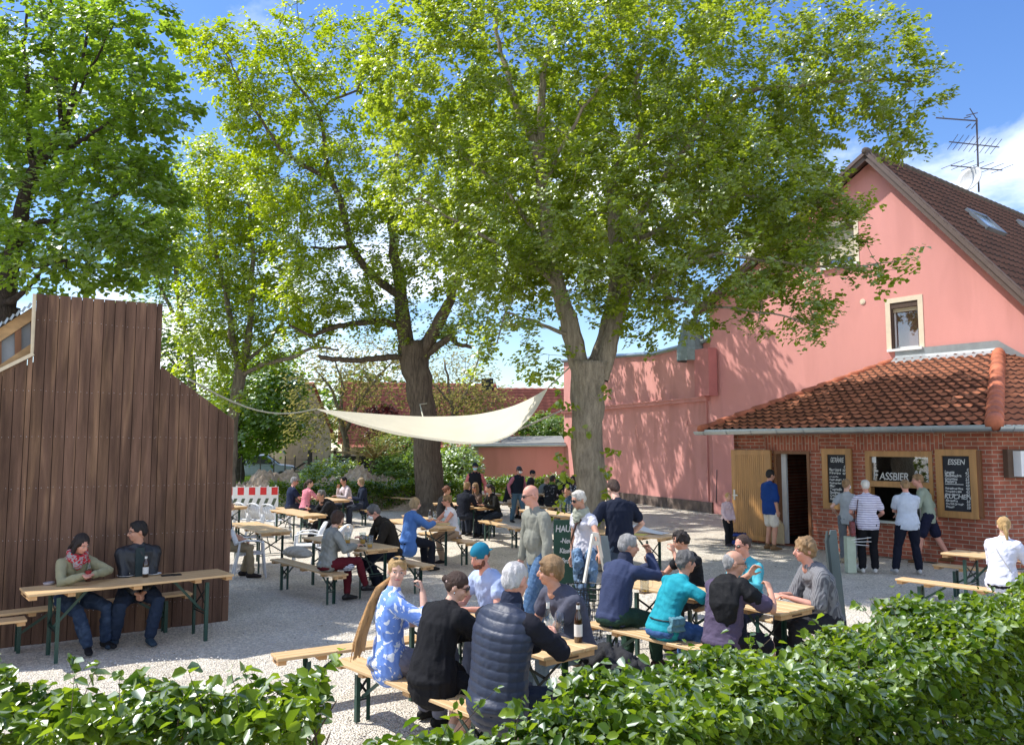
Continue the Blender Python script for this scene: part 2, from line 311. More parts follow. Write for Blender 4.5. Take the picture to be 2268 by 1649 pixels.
def tilemat(name, c1, c2, moss=(.03, .02, .018), mossamt=.5, ms=3.6):
    m = bpy.data.materials.new(name); m.use_nodes = True; nt = m.node_tree; L = nt.links.new; b = nt.nodes['Principled BSDF']; b.inputs['Roughness'].default_value = .8; b.inputs['Specular IOR Level'].default_value = .25
    at = N(nt, 'ShaderNodeAttribute', attribute_name='tint'); mx = N(nt, 'ShaderNodeMix', data_type='RGBA'); mx.inputs[6].default_value = (*c1, 1); mx.inputs[7].default_value = (*c2, 1); L(at.outputs['Fac'], mx.inputs[0])
    tc = N(nt, 'ShaderNodeTexCoord'); nz = N(nt, 'ShaderNodeTexNoise', i_Scale=ms, i_Detail=8, i_Roughness=.75); L(tc.outputs['Object'], nz.inputs[0])
    mr = N(nt, 'ShaderNodeMapRange'); mr.inputs[1].default_value = 1 - mossamt; mr.inputs[2].default_value = 1.12 - mossamt; mr.inputs[4].default_value = .85; L(nz.outputs['Fac'], mr.inputs[0])
    m2 = N(nt, 'ShaderNodeMix', data_type='RGBA'); m2.inputs[7].default_value = (*moss, 1); L(mr.outputs[0], m2.inputs[0]); L(mx.outputs[2], m2.inputs[6]); L(m2.outputs[2], b.inputs['Base Color'])
    n3 = N(nt, 'ShaderNodeTexNoise', i_Scale=50, i_Detail=3); L(tc.outputs['Object'], n3.inputs[0]); bp = N(nt, 'ShaderNodeBump', i_Strength=.4, i_Distance=.02); L(n3.outputs['Fac'], bp.inputs['Height']); L(bp.outputs[0], b.inputs['Normal'])
    return m
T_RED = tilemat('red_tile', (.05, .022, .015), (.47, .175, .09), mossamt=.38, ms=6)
T_BRN = tilemat('brown_tile', (.015, .01, .01), (.165, .082, .06), (.06, .055, .05), .42, 3)
T_FAR = tilemat('far_tile', (.12, .04, .03), (.40, .13, .09), mossamt=.35)
# ================================================================ PINK HOUSE
U = Vector((.612, -.791, 0)); W0 = Vector((6.97, 28.4, 0)); INW = Vector((.791, .612, 0))
HF = Fr(W0, U, (-1, -1)); house = empty('pink_house', W0, 0, 'tall pink rendered house with steep brown tiled roof behind the brick kiosk', 'house')
def P0(mb, name, mat, parent, smooth=False):
    o = mb.build(name, mat, None, smooth); o.parent = parent; o.matrix_parent_inverse = Matrix.Translation(-parent.location); return o
def attach(o, parent): o.parent = parent; o.matrix_parent_inverse = (Matrix.Translation(-parent.location)); return o
apex = HF.uv(1935, 352); rgt = HF.uv(2268, 655); sl_ = (apex[1] - rgt[1]) / (rgt[0] - apex[0])
aR = 14.5; zR = apex[1] - sl_ * (aR - apex[0]); lft = HF.uv(1800, 475); slL = (apex[1] - lft[1]) / (apex[0] - lft[0]); zL = apex[1] - slL * (apex[0] - 0)
def rect(px0, py0, px1, py1, F=HF, off=0):
    a0, z1 = F.uv(px0, py0, off); a1, z0 = F.uv(px1, py1, off); return [a0, a1, z0, z1]
win1 = rect(1971, 672, 2037, 768); win2 = rect(1852, 500, 1893, 560)
win2[0] = win2[1] - 1.0; win2[2] = win2[3] - 1.25
P0(HF.wall(MB(), [(0, -.1), (aR, -.1), (aR, zR), apex, (0, zL)], [win1, win2]), 'gable_wall', PINK, house)
back = MB().prism([HF.p(0, -.1, -.3), HF.p(0, zL - .2, -.3), HF.p(apex[0], apex[1] - .2, -.3), HF.p(aR, zR - .2, -.3), HF.p(aR, -.1, -.3)], INW * 9); P0(back, 'house_body', PINK, house)
# verge boards and roof
for (a0, z0), (a1, z1) in (((apex[0], apex[1] + .1), (aR + .5, zR - sl_ * .5 + .1)), ((apex[0], apex[1] + .1), (-.4, zL - slL * .4 + .1))):
    mb = MB()
    for w_, y0, dz in ((.26, .42, 0), (.1, .47, .06)):
        mb.bar(HF.p(a0, z0 - .06 + dz, y0), HF.p(a1, z1 - .06 + dz, y0), .05, w_, up=HF.n.cross(Vector((0, 0, 1))))
    mb.bar(HF.p(a0, z0 - .02, .22), HF.p(a1, z1 - .02, .22), .46, .03); P0(mb, 'verge_board', M('verge_brown', (.12, .085, .07), .55, .1), house)
run = math.hypot(aR + .5 - apex[0], apex[1] - (zR - sl_ * .5))
q0 = HF.p(aR + .5, zR - sl_ * .5 + .13, .45); q1 = q0 + INW * 11; q2 = HF.p(apex[0], apex[1] + .13, .45)
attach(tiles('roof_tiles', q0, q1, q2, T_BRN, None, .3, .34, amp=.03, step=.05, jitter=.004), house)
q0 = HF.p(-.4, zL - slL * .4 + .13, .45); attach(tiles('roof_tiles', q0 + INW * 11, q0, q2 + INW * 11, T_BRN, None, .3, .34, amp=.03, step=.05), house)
mb = MB()
for i in range(30):
    c = HF.p(apex[0], apex[1] + .14, .45) + INW * (i * .38); mb.tube([c, c + INW * .4], [.12, .1], 8)
P0(mb, 'ridge_tiles', M('ridge_old', (.09, .07, .055), .9, .4, 8, .5), house)
def window(F, r, parent, blind=0, bars=True):
    a0, a1, z0, z1 = r; mb = MB(); t = .14
    for b in ((a0 - t, a0, z0 - .02, z1 + t), (a1, a1 + t, z0 - .02, z1 + t), (a0, a1, z1, z1 + t)): F.box(mb, *b, -.05, .015)
    w = P0(mb, 'window', CREAM, parent)
    mb = MB(); y0, y1 = -.2, -.14; f = .07
    for b in ((a0, a0 + f, z0, z1), (a1 - f, a1, z0, z1), (a0 + f, a1 - f, z0, z0 + f), (a0 + f, a1 - f, z1 - f, z1)): F.box(mb, *b, y0, y1)
    k = mb.build('frame', WHITE, w); 
    mb = MB(); F.box(mb, a0 + f, a1 - f, z0 + f, z1 - f, y0 + .02, y0 + .03); mb.build('pane', PANE, w)
    mb = MB(); F.box(mb, a0 + .05, a1 - .05, z0 + .05, z1 - .05, -.36, -.35); mb.build('curtain', M('net_curtain', (.24, .29, .27), .8, .35, 3, stretch=(.5, .5, 4)), w)
    mb = MB(); F.box(mb, a0 - .1, a1 + .1, z0 - .07, z0, -.12, .1); mb.build('sill', WHITE, w)
    if blind:
        mb = MB(); F.box(mb, a0, a1, z1 - .16, z1, -.12, -.01); mb.build('shutter_box', DARKW, w); mb = MB()
        n = int(blind / .055)
        for i in range(n): F.box(mb, a0 + .02, a1 - .02, z1 - .16 - .055 * (i + 1), z1 - .16 - .055 * i - .008, -.11, -.085)
        mb.build('roller_shutter', M('shutter', (.56, .50, .36), .6), w)
        F.box(mb2 := MB(), a0, a0 + .045, z0, z1 - .16, -.13, -.02); F.box(mb2, a1 - .03, a1, z0, z1 - .16, -.13, -.02); mb2.build('shutter_rail', DARKW, w)
window(HF, win1, house, .12); window(HF, win2, house, .85)
v_ = HF.uv(1911, 668); mb = MB(); 
for r_, y_ in ((.085, .02), (.055, .03)): mb.tube([HF.p(*v_, -.01), HF.p(*v_, y_)], [r_, r_], 16, cap=False)
P0(mb, 'vent_cover', CREAM, house)
# skylights
ez = (HF.p(apex[0], apex[1]) - HF.p(aR, zR)).normalized(); rn = INW.cross(ez); rn = rn if rn.z > 0 else -rn; RP = HF.p(apex[0], apex[1] + .2, 0)
def skylight(c1, c2, nm):
    a = onpl(*c1, RP, rn); b = onpl(*c2, RP, rn); c = (a + b) / 2; hgt = abs((b - a).dot(ez)); wd = max(.75, abs((b - a).dot(INW)))
    m = Matrix((INW, ez, rn)).transposed(); mb = MB()
    for dx, dy, sx, sy in ((0, hgt / 2, wd, .1), (0, -hgt / 2, wd, .1), (wd / 2, 0, .1, hgt + .1), (-wd / 2, 0, .1, hgt + .1)): mb.box(c + INW * dx + ez * dy + rn * .04, (sx, sy, .12), m)
    o = P0(mb, 'skylight', M('alu_grey', (.22, .24, .25), .35, .1, metal=.6), house)
    MB().box(c + rn * .03, (wd - .1, hgt - .1, .02), m).build('pane', M('sky_glass', (.30, .40, .48), .05, .1, spec=1), o)
skylight((2140, 468), (2222, 520), 0); skylight((2252, 492), (2330, 545), 1)
# chimney-like white brick stub on the hidden slope
ch = HF.p(1.3, 0, -1.2); mb = MB().box((ch.x, ch.y, zL + 1.4), (.7, .7, 1.8), Matrix((INW, U, Vector((0, 0, 1)))).transposed()); P0(mb, 'chimney', M('white_brick', (.62, .60, .54), .8, .2, 7), house)
# aerial on the ridge
ab = HF.p(apex[0], apex[1] + .2, .45); t_ = 0
rdir = INW
def ridge_at(px):
    d = ray(px, 0); # solve (ab + s*INW).x / y = d.x/d.y'
    best = min((abs((ab + rdir * s).x / (ab + rdir * s).y - (px - 1134) / 1800 / .992), s) for s in np.linspace(-2, 14, 400)); return ab + rdir * best[1]
mast0 = ridge_at(2168); kz = mast0.y / 1750.; ant = empty('roof_aerial', mast0, 0, 'tall television aerial mast with satellite dish on the brown ridge', 'aerial')
def AP(px, py): q = D(px, py, mast0.y); return q
def wires(name, segs, mat, par, r=.018):
    mb = MB()
    for a, b, *rr in segs: mb.tube([a, b], [rr[0] if rr else r] * 2, 6, cap=False)
    o = P0(mb, name, mat, par); return o
AM = M('aerial_metal', (.10, .09, .10), .5, metal=.5)
wires('mast', [(AP(2168, 425), AP(2163, 262), .035)], AM, ant)
wires('antenna', [(AP(2073, 261), AP(2165, 268), .025), (AP(2165, 268), AP(2148, 240)), (AP(2140, 256), AP(2165, 250)), (AP(2165, 268), AP(2152, 285)), (AP(2135, 262), AP(2150, 258)), (AP(2150, 275), AP(2140, 283))], AM, ant)
wires('antenna', [(AP(2102, 314), AP(2213, 326), .022)] + [(AP(2110 + 12 * i, 309 + 1.3 * i) + Vector((0, -.35, .05)), AP(2110 + 12 * i, 320 + 1.3 * i) + Vector((0, .35, -.05)), .01) for i in range(9)], AM, ant)
wires('antenna', [(AP(2106, 367), AP(2220, 377), .022)] + [(AP(2085 + 22 * i, 374 + 2 * i), AP(2135 + 22 * i, 354 + 2 * i), .01) for i in range(6)], AM, ant)
dc = AP(2153, 400); mb = MB(); m_ = Vector((-.75, -.35, .25)).normalized().to_track_quat('Z', 'Y').to_matrix()
pr = [(0.001, 0), (.2, .03), (.36, .09), (.46, .15), (.46, .17), (.36, .115), (.2, .055), (.001, .02)]
mb.lathe(pr, seg=20); mb.v = [tuple(m_ @ Vector(v) + dc) for v in mb.v]; P0(mb, 'dish', M('dish_grey', (.5, .51, .5), .5), ant, True)
# ================================================================ HALL (pink, curved top)
HD = Vector((.374, -.927, 0)); H0 = Vector((6.97, 28.4, 0)) - HD * 11.9; LF = Fr(H0, HD, (-1, -.4)); hall = empty('pink_hall', H0, 0, 'long pink windowless hall with metal coping between shed and house', 'building')
ztop = [LF.uv(px, py)[1] for px, py in ((1255, 800), (1350, 793), (1450, 786), (1550, 766))]
aa = [LF.uv(px, py)[0] for px, py in ((1255, 800), (1350, 793), (1450, 786), (1550, 766))]
top = [(0, ztop[0]), (aa[1], ztop[1] + .02), (aa[2], ztop[2]), (11.9, ztop[3] + .1)]
P0(LF.wall(MB(), [(0, .35), (11.88, .35)] + top[::-1], [], 0, 6), 'hall_wall', PINK2, hall)
mb = MB(); LF.box(mb, -.03, 11.86, -.1, .36, -.3, .05); P0(mb, 'plinth', M('stone_plinth', (.16, .12, .10), .95, .5, 3, 1, 12), hall)
zl = LF.uv(1450, 894)[1]; mb = MB(); LF.box(mb, 0, 11.8, zl - .06, zl + .06, 0, .14); LF.box(mb, 0, 11.8, zl + .06, zl + .1, 0, .2); P0(mb, 'ledge', PINK2, hall)
mb = MB(); a_ = LF.uv(1556, 820)[0]; LF.box(mb, a_, a_ + .85, zl + .1, 5.7, 0, .35); P0(mb, 'pier', M('pier_red', (.50, .19, .17), .85, .1, 2), hall)
mb = MB(); pl = [LF.p(a, z + .05, .06) for a, z in top]; mb.tube(pl, [.09] * 4, 8); P0(mb, 'coping_pipe', ZINC, hall)
c1 = D(1532, 745, 29.2); mb = MB().lathe([(.55, -.9), (.55, -.5), (.38, .35), (.3, .6), (.001, .62)], c1, 12); P0(mb, 'roof_cowl', M('cowl', (.22, .26, .25), .6, .3, 4, metal=.4), hall)
# iron bracket & downpipe at corner
mb = MB(); LF.box(mb, 11.6, 11.68, .4, zl, 0, .06); P0(mb, 'downpipe', PINK2, hall)
a_, z_ = LF.uv(1560, 940); mb = MB(); mb.tube([LF.p(a_ - .9, z_ + .15, .1), LF.p(a_ - .9, z_, .1), LF.p(a_ + .4, z_, .1)], [.018] * 3, 6); P0(mb, 'wall_bracket', PINK2, hall)
# ================================================================ SHED
sh0 = Vector((-1.62, 39.6, 0)); SF = Fr(sh0, (1, -.03), (0, -1)); shed = empty('pink_shed', sh0, 0, 'low flat-roofed pink shed left of the hall behind the tables', 'shed')
P0(SF.wall(MB(), [(0, 0), (4.15, 0), (4.15, 2.33), (0, 2.28)], [], 0, 5), 'shed_wall', PINK, shed)
mb = MB(); mb.prism([SF.p(-.25, 2.30, .3), SF.p(4.2, 2.36, .3), SF.p(4.2, 2.75, -5.2), SF.p(-.25, 2.7, -5.2)], (0, 0, .09)); P0(mb, 'flat_roof', M('roof_felt', (.22, .22, .20), .9, .2, 2), shed)
mb = MB(); mb.tube([SF.p(-.3, 2.29, .36), SF.p(4.2, 2.33, .36)], [.07, .07], 8); P0(mb, 'gutter', ZINC, shed)
mb = MB(); mb.lathe([(.16, 0), (.16, .45), (.2, .45), (.2, .5), (0.01, .5)], SF.p(.95, 2.4, -.5), 10); P0(mb, 'flue', ZINC, shed)
# ================================================================ BRICK KIOSK
K0 = Vector((5.55, 20.4, 0)); KL = 5.97; KF = Fr(K0, U, (-1, -1)); K1 = KF.p(KL, 0); KR = Fr(K1, (1, .22), (0, -1))
kiosk = empty('brick_kiosk', K0, 0, 'red brick snack kiosk with hipped clay tile roof and zinc gutter', 'kiosk')
def brickmat(name, F, soldier=False):
    m = bpy.data.materials.new(name); m.use_nodes = True; nt = m.node_tree; L = nt.links.new; b = nt.nodes['Principled BSDF']; b.inputs['Roughness'].default_value = .78; b.inputs['Specular IOR Level'].default_value = .3
    tc = N(nt, 'ShaderNodeTexCoord'); g = N(nt, 'ShaderNodeNewGeometry'); dt = N(nt, 'ShaderNodeVectorMath', operation='DOT_PRODUCT'); dt.inputs[1].default_value = F.x; L(g.outputs['Position'], dt.inputs[0])
    sp = N(nt, 'ShaderNodeSeparateXYZ'); L(g.outputs['Position'], sp.inputs[0]); cb = N(nt, 'ShaderNodeCombineXYZ')
    if soldier: L(sp.outputs['Z'], cb.inputs[0]); L(dt.outputs['Value'], cb.inputs[1])
    else: L(dt.outputs['Value'], cb.inputs[0]); L(sp.outputs['Z'], cb.inputs[1])
    br = N(nt, 'ShaderNodeTexBrick', offset=.5, i_Scale=1.0); br.inputs['Color1'].default_value = (.29, .078, .044, 1); br.inputs['Color2'].default_value = (.38, .115, .064, 1); br.inputs['Mortar'].default_value = (.40, .31, .23, 1)
    br.inputs['Mortar Size'].default_value = .008; br.inputs['Brick Width'].default_value = .25 if not soldier else .34; br.inputs['Row Height'].default_value = .0833; br.inputs['Mortar Smooth'].default_value = .15; br.inputs['Bias'].default_value = -.1
    L(cb.outputs[0], br.inputs[0]); nz = N(nt, 'ShaderNodeTexNoise', i_Scale=5, i_Detail=6); L(g.outputs['Position'], nz.inputs[0])
    mr = N(nt, 'ShaderNodeMapRange'); mr.inputs[1].default_value = .3; mr.inputs[2].default_value = .7; mr.inputs[3].default_value = .75; mr.inputs[4].default_value = 1.2; L(nz.outputs['Fac'], mr.inputs[0])
    vm = N(nt, 'ShaderNodeVectorMath', operation='SCALE'); L(br.outputs['Color'], vm.inputs[0]); L(mr.outputs[0], vm.inputs[3]); L(vm.outputs[0], b.inputs['Base Color'])
    bp = N(nt, 'ShaderNodeBump', i_Strength=.6, i_Distance=.012, invert=True); L(br.outputs['Fac'], bp.inputs['Height']); L(bp.outputs[0], b.inputs['Normal']); return m
BR = brickmat('brick', KF); BRS = brickmat('brick_soldier', KF, True); BR2 = brickmat('brick_side', KR)
EZ = 2.66
def kr(px0, py0, px1, py1, off=0): return rect(px0, py0, px1, py1, KF, off)
dr = kr(1714, 998, 1800, 1205); dr[2] = 0.02
wr = kr(1916, 998, 2072, 1160); bz = wr[2]
def cr(p): return (1557 + .3136 * p[0], 921.5 + .3136 * p[1])
P0(KF.wall(MB(), [(0, 0), (KL, 0), (KL, EZ), (0, EZ)], [tuple(dr), tuple(wr)], 0, .3), 'brick_wall', BR, kiosk)
P0(KR.wall(MB(), [(0.01, 0), (6, 0), (6, EZ), (0.01, EZ)], [], 0, .3), 'brick_wall', BR2, kiosk)
lf = Fr(K0, (-INW.x, -INW.y), (-1, 1)); P0(MB().prism([K0 - INW * .0 + U * .001, K0 + INW * 6, K0 + INW * 6 + U * .3, K0 + U * .3], (0, 0, EZ)), 'brick_wall', BR, kiosk)
mb = MB(); KF.box(mb, dr[0] - .25, dr[1] + .25, dr[3] + .02, dr[3] + .36, 0, .006); KF.box(mb, wr[0] - .25, wr[1] + .25, wr[3] + .02, wr[3] + .36, 0, .006); P0(mb, 'soldier_course', BRS, kiosk)
# interior
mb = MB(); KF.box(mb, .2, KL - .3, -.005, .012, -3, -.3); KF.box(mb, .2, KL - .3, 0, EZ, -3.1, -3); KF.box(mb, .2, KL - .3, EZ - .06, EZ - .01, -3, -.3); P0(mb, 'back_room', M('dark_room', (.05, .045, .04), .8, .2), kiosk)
mb = MB()
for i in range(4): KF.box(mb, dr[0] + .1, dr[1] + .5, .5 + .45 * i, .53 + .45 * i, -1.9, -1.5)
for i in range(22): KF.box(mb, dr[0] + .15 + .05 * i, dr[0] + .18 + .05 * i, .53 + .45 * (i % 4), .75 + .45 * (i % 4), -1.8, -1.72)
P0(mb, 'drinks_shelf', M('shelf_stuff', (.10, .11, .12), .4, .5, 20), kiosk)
OAK = M('varnished_wood', (.42, .215, .07), .42, .22, 3, .15, 40, spec=.5, stretch=(3, 3, .35))
OAK2 = M('varnished_wood_dark', (.20, .085, .035), .45, .2, 3, .15, 40, stretch=(3, 3, .35))
mb = MB(); t = .07
for b in ((dr[0], dr[0] + t, 0.02, dr[3]), (dr[1] - t, dr[1], 0.02, dr[3]), (dr[0] + t, dr[1] - t, dr[3] - t, dr[3])): KF.box(mb, *b, -.2, .03)
P0(mb, 'door_frame', OAK2, kiosk)
mb = MB(); KF.box(mb, dr[0] + t, dr[0] + t + .12, .03, dr[3] - t, -.25, -.18); P0(mb, 'white_jamb', WHITE, kiosk)
# open door leaf, swung left against the wall
dl = kr(1619, 1000, 1712, 1200, .12); mb = MB(); da, db = dl[0], dr[0] - .02; dz0, dz1 = .06, dr[3] + .02
n = 15; 
for i in range(n):
    a0 = da + .14 + (db - da - .28) * i / n; KF.box(mb, a0 + .004, a0 + (db - da - .28) / n - .004, dz0 + .12, dz1 - .12, .085, .115)
KF.box(mb, da + .14, db - .14, dz0 + .12, dz1 - .12, .07, .084)
for b in ((da, da + .14, dz0, dz1), (db - .14, db, dz0, dz1), (da + .14, db - .14, dz0, dz0 + .12), (da + .14, db - .14, dz1 - .12, dz1)): KF.box(mb, *b, .06, .12)
door = P0(mb, 'door', OAK, kiosk)
mb = MB(); KF.box(mb, da + .05, da + .1, 1.0, 1.25, .12, .13); KF.box(mb, da + .06, da + .2, 1.1, 1.13, .15, .17); mb.build('handle', M('steel', (.5, .5, .5), .3, metal=.9), door)
# serving window
a0, a1, z0, z1 = wr; zm = KF.uv(2000, 1073)[1]; mb = MB()
for b in ((a0, a0 + .1, z0, z1), (a1 - .08, a1, z0, z1), (a0 + .1, a1 - .08, z1 - .12, z1), (a0 + .1, a1 - .08, zm - .06, zm + .06)): KF.box(mb, *b, -.15, .02)
sw = P0(mb, 'serving_window', OAK, kiosk)
mb = MB(); KF.box(mb, a0 + .1, a1 - .08, zm + .06, z1 - .12, -.07, -.06); mb.build('pane', PANE, sw)
mb = MB(); KF.box(mb, a0 - .05, a1 + .02, z0 - .05, z0, -.3, .12); P0(mb, 'counter', M('counter_grey', (.42, .44, .40), .4), kiosk)
mb = MB(); KF.box(mb, a0 + .45, a0 + .75, z0 + .02, z0 + .32, -.6, -.3); KF.box(mb, a0 + .95, a0 + 1.2, z0 + .02, z0 + .42, -.65, -.35); mb.lathe([(.06, 0), (.06, .25), (.02, .3)], KF.p(a0 + .85, z0 + .02, -.4), 8); P0(mb, 'kitchen_gear', M('steel_gear', (.35, .36, .36), .3, .3, 12, metal=.6), kiosk)
mb = MB(); KF.box(mb, a0 + .12, a0 + .21, z1 - .25, z1 - .13, -.055, -.05); P0(mb, 'paper_notice', WHITE, kiosk)
TXT = M('chalk', (.55, .55, .52), .9, .2, 60)
def text(s, F, a, z, y, size, mat, parent, name='lettering', sx=1.0, align='LEFT', maxw=None):
    W_ = maxw; c = bpy.data.curves.new('t', 'FONT'); c.body = s; c.size = size; c.align_x = align; c.space_character = .95; c.offset = .0025 if size > .05 else .001; c.shear = .15
    o = bpy.data.objects.new('t', c); COL.objects.link(o); me = bpy.data.meshes.new_from_object(o.evaluated_get(bpy.context.evaluated_depsgraph_get())); bpy.data.objects.remove(o)
    b = F.p(a, z, y); wd_ = max(v.co.x for v in me.vertices) - min(v.co.x for v in me.vertices) if len(me.vertices) else 0
    if W_ and wd_ * sx > W_: sx = W_ / wd_
    for v in me.vertices:
        q = b + F.x * (v.co.x * sx) + Vector((0, 0, v.co.y)); q.z += .004 * math.sin(v.co.x * 40); v.co = q
    me.materials.clear(); me.materials.append(mat); t = bpy.data.objects.new(name, me); COL.objects.link(t); t.parent = parent; t.matrix_parent_inverse = Matrix.Translation(-parent.location) if parent.parent is None else Matrix(); return t
text('F', KF, a0 + .12, zm + .08, -.05, .30, TXT, kiosk, sx=.8); text('ASSBIER', KF, a0 + .27, zm + .09, -.05, .22, TXT, kiosk, sx=.85, maxw=.72)
text('0,5   3€', KF, a0 + 1.02, zm + .20, -.05, .12, TXT, kiosk); text('0,3   2€', KF, a0 + 1.02, zm + .08, -.05, .12, TXT, kiosk)
SLATE = M('slate', (.022, .024, .028), .75, .3, 4)
def board(r, title, lines, label, title2=None):
    a0, a1, z0, z1 = r; b = empty('menu_board', KF.p((a0 + a1) / 2, z0, .1), 0, label, 'menu board', 'chalk menu boards on the kiosk wall'); t = .13; mb = MB()
    for q in ((a0, a0 + t, z0, z1), (a1 - t, a1, z0, z1), (a0 + t, a1 - t, z0, z0 + t), (a0 + t, a1 - t, z1 - t, z1)): KF.box(mb, *q, .03, .09)
    P0(mb, 'frame', OAK, b); mb = MB(); KF.box(mb, a0 + t, a1 - t, z0 + t, z1 - t, .03, .055); P0(mb, 'slate', SLATE, b)
    A0 = a0 + t + .03; W = a1 - a0 - 2 * t - .06; text(title, KF, A0 + W / 2, z1 - t - .17, .058, .15, TXT, b, align='CENTER', sx=.85, maxw=W * .82)
    for i, (s, p, sz) in enumerate(lines):
        z = z1 - t - .29 - i * (z1 - z0 - 2 * t - .32) / (len(lines) - .5)
        if s.isupper() and len(s) > 3: text(s, KF, A0 + W / 2, z, .058, .13, TXT, b, align='CENTER')
        elif s == '_': mq = MB(); KF.box(mq, A0, A0 + .35, z + .03, z + .045, .056, .059); P0(mq, 'chalk_line', TXT, b)
        else: text(s, KF, A0, z, .058, sz * .88, TXT, b, sx=.8, maxw=W * .74)
        if p: text(p, KF, A0 + W, z, .058, .068, TXT, b, align='RIGHT', sx=.85)
    return b
g_ = kr(*cr((840, 228)), *cr((1063, 662)), .06); e_ = kr(*cr((1640, 232)), *cr((1955, 728)), .06)
e_[0] += .0
board(g_, 'GETRÄNKE', [('', '€', .07), ('Pilsner Urquell', '3,0', .09), ('Hefeweizen', '4,0', .085), ('auch alkoholfrei', '', .05), ('Flensburger alkoholfrei', '3,0', .07), ('Pfarrbräu auch dunkel', '', .065), ('Miste', '', .09), ('Tempranillo', '', .09), ('Sauvignon', '', .09), ('Crémant', '', .085), ('Kaffee', '', .09)], 'drinks menu board headed GETRÄNKE between door and serving window')
board(e_, 'ESSEN', [('', '€', .07), ('Langos', '4,5', .1), ('Flammkuchen', '6,0', .085), ('Currywurst', '2,5', .075), ('Pommes', '2,0', .095), ('_', '4,0', .08), ('Nudelsalat mit Wurst', '4,0', .06), ('Vegetarischer Salat', '4,5', .06), ('Kleiner Salat', '2,5', .06), ('KUCHEN', '', .1), ('Käsekuchen', '3,0', .07), ('New York Cheesecake', '3,0', .065), ('Brownie', '3,0', .07)], 'food menu board headed ESSEN right of the serving window')
# opened window shutter behind ESSEN board + white sign box on right wall
mb = MB(); KF.box(mb, e_[1] + .0, e_[1] + .07, e_[2] + .03, e_[3] - .02, .0, .075); P0(mb, 'shutter_edge', OAK2, kiosk)
sx_ = KR.uv(2245, 1000)[0]; s0 = KR.uv(2232, 998); s1 = KR.uv(2232, 1055); mb = MB(); KR.box(mb, s0[0] - .12, s0[0] + 1.2, s1[1] - .02, s0[1] + .03, 0, .12)
sb = empty('sign_box', KR.p(s0[0] + .5, s1[1]), 0, 'blank white lightbox sign on the right kiosk wall', 'sign'); P0(mb, 'backing', M('box_brown', (.12, .075, .05), .6), sb)
mb = MB(); KR.box(mb, s0[0], s0[0] + 1.1, s1[1] + .01, s0[1], .12, .3); P0(mb, 'housing', WHITE, sb); mb = MB(); KR.box(mb, s0[0] + .07, s0[0] + 1.0, s1[1] + .06, s0[1] - .05, .3, .305); P0(mb, 'panel', M('opal', (.66, .70, .68), .3, .02), sb)
# ---------------------------------------------------------------- roof
ov = .5; E0 = KF.p(-.62, EZ + .02, ov); E1 = KF.p(KL + .28, EZ + .02, ov); rise = 0
n_k = Vector((-.791, -.612, 0))
tl = HF.uv(1985, 800); tr = HF.uv(2213, 780); TL = HF.p(tl[0], tl[1], .04); TR = HF.p(tr[0], tr[1], .04)
TR.z = TL.z = (TL.z + TR.z) / 2
ex = (E1 - E0).normalized(); aTL = (TL - E0).dot(ex); aTR = (TR - E0).dot(ex); WE = (E1 - E0).length; upv = TL - E0; upv -= ex * aTL; LS = upv.length
def clipk(a, b): t = b / LS; return (a > aTL * t - .02) & (a < WE + (aTR - WE) * t + .02)
C_ = E0 + upv
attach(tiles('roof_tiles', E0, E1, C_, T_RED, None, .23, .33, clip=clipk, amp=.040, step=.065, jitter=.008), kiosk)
P0(MB().quad(E0 + Vector((0, 0, -.03)), E1 + Vector((0, 0, -.03)), TR + Vector((0, 0, -.05)), TL + Vector((0, 0, -.05))), 'roof_deck', DARKW, kiosk)
# right face
E2 = E1 + KR.x * 7; T2 = TR + INW * .3 + U * 3.0; exr = KR.x
upr = TR - E1; upr -= exr * upr.dot(exr); aT = (TR - E1).dot(exr); LR = upr.length
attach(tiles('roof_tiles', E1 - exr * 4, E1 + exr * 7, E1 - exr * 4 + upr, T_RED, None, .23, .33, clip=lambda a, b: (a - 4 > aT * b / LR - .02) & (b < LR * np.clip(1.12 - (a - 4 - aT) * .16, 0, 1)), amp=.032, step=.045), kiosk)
P0(MB().quad(E1 + Vector((0, 0, -.05)), E1 + exr * 7 + Vector((0, 0, -.05)), TR + exr * 5 - Vector((0, 0, 1.2)), TR + Vector((0, 0, -.08))), 'roof_deck', DARKW, kiosk)
# left face closing + soffit
P0(MB().quad(E0 + Vector((0, 0, -.04)), TL + Vector((0, 0, -.04)), HF.p(tl[0] - .6, EZ, .0)), 'roof_deck', T_RED, kiosk)
P0(MB().quad(E0 - Vector((0, 0, .05)), E1 - Vector((0, 0, .05)), KF.p(KL + .28, EZ - .03, -.05), KF.p(-.62, EZ - .03, -.05)), 'soffit', DARKW, kiosk)
def ridge(a, b, n, name, r=.13):
    mb = MB(); d = (b - a) / n
    for i in range(n): p = a + d * i; mb.tube([p, p + d * .98 + Vector((0, 0, -.02))], [r * 1.12, r * .92], 12)
    o = P0(mb, name, M('hip_tile', (.42, .13, .065), .75, .45, 3, .3, 40), kiosk, True); return o
ridge(E1 + Vector((0, 0, .08)), TR + Vector((0, 0, .02)), 15, 'hip_tiles', .15); ridge(E0 + Vector((0, 0, .06)), TL + Vector((0, 0, .02)), 12, 'hip_tiles', .1)
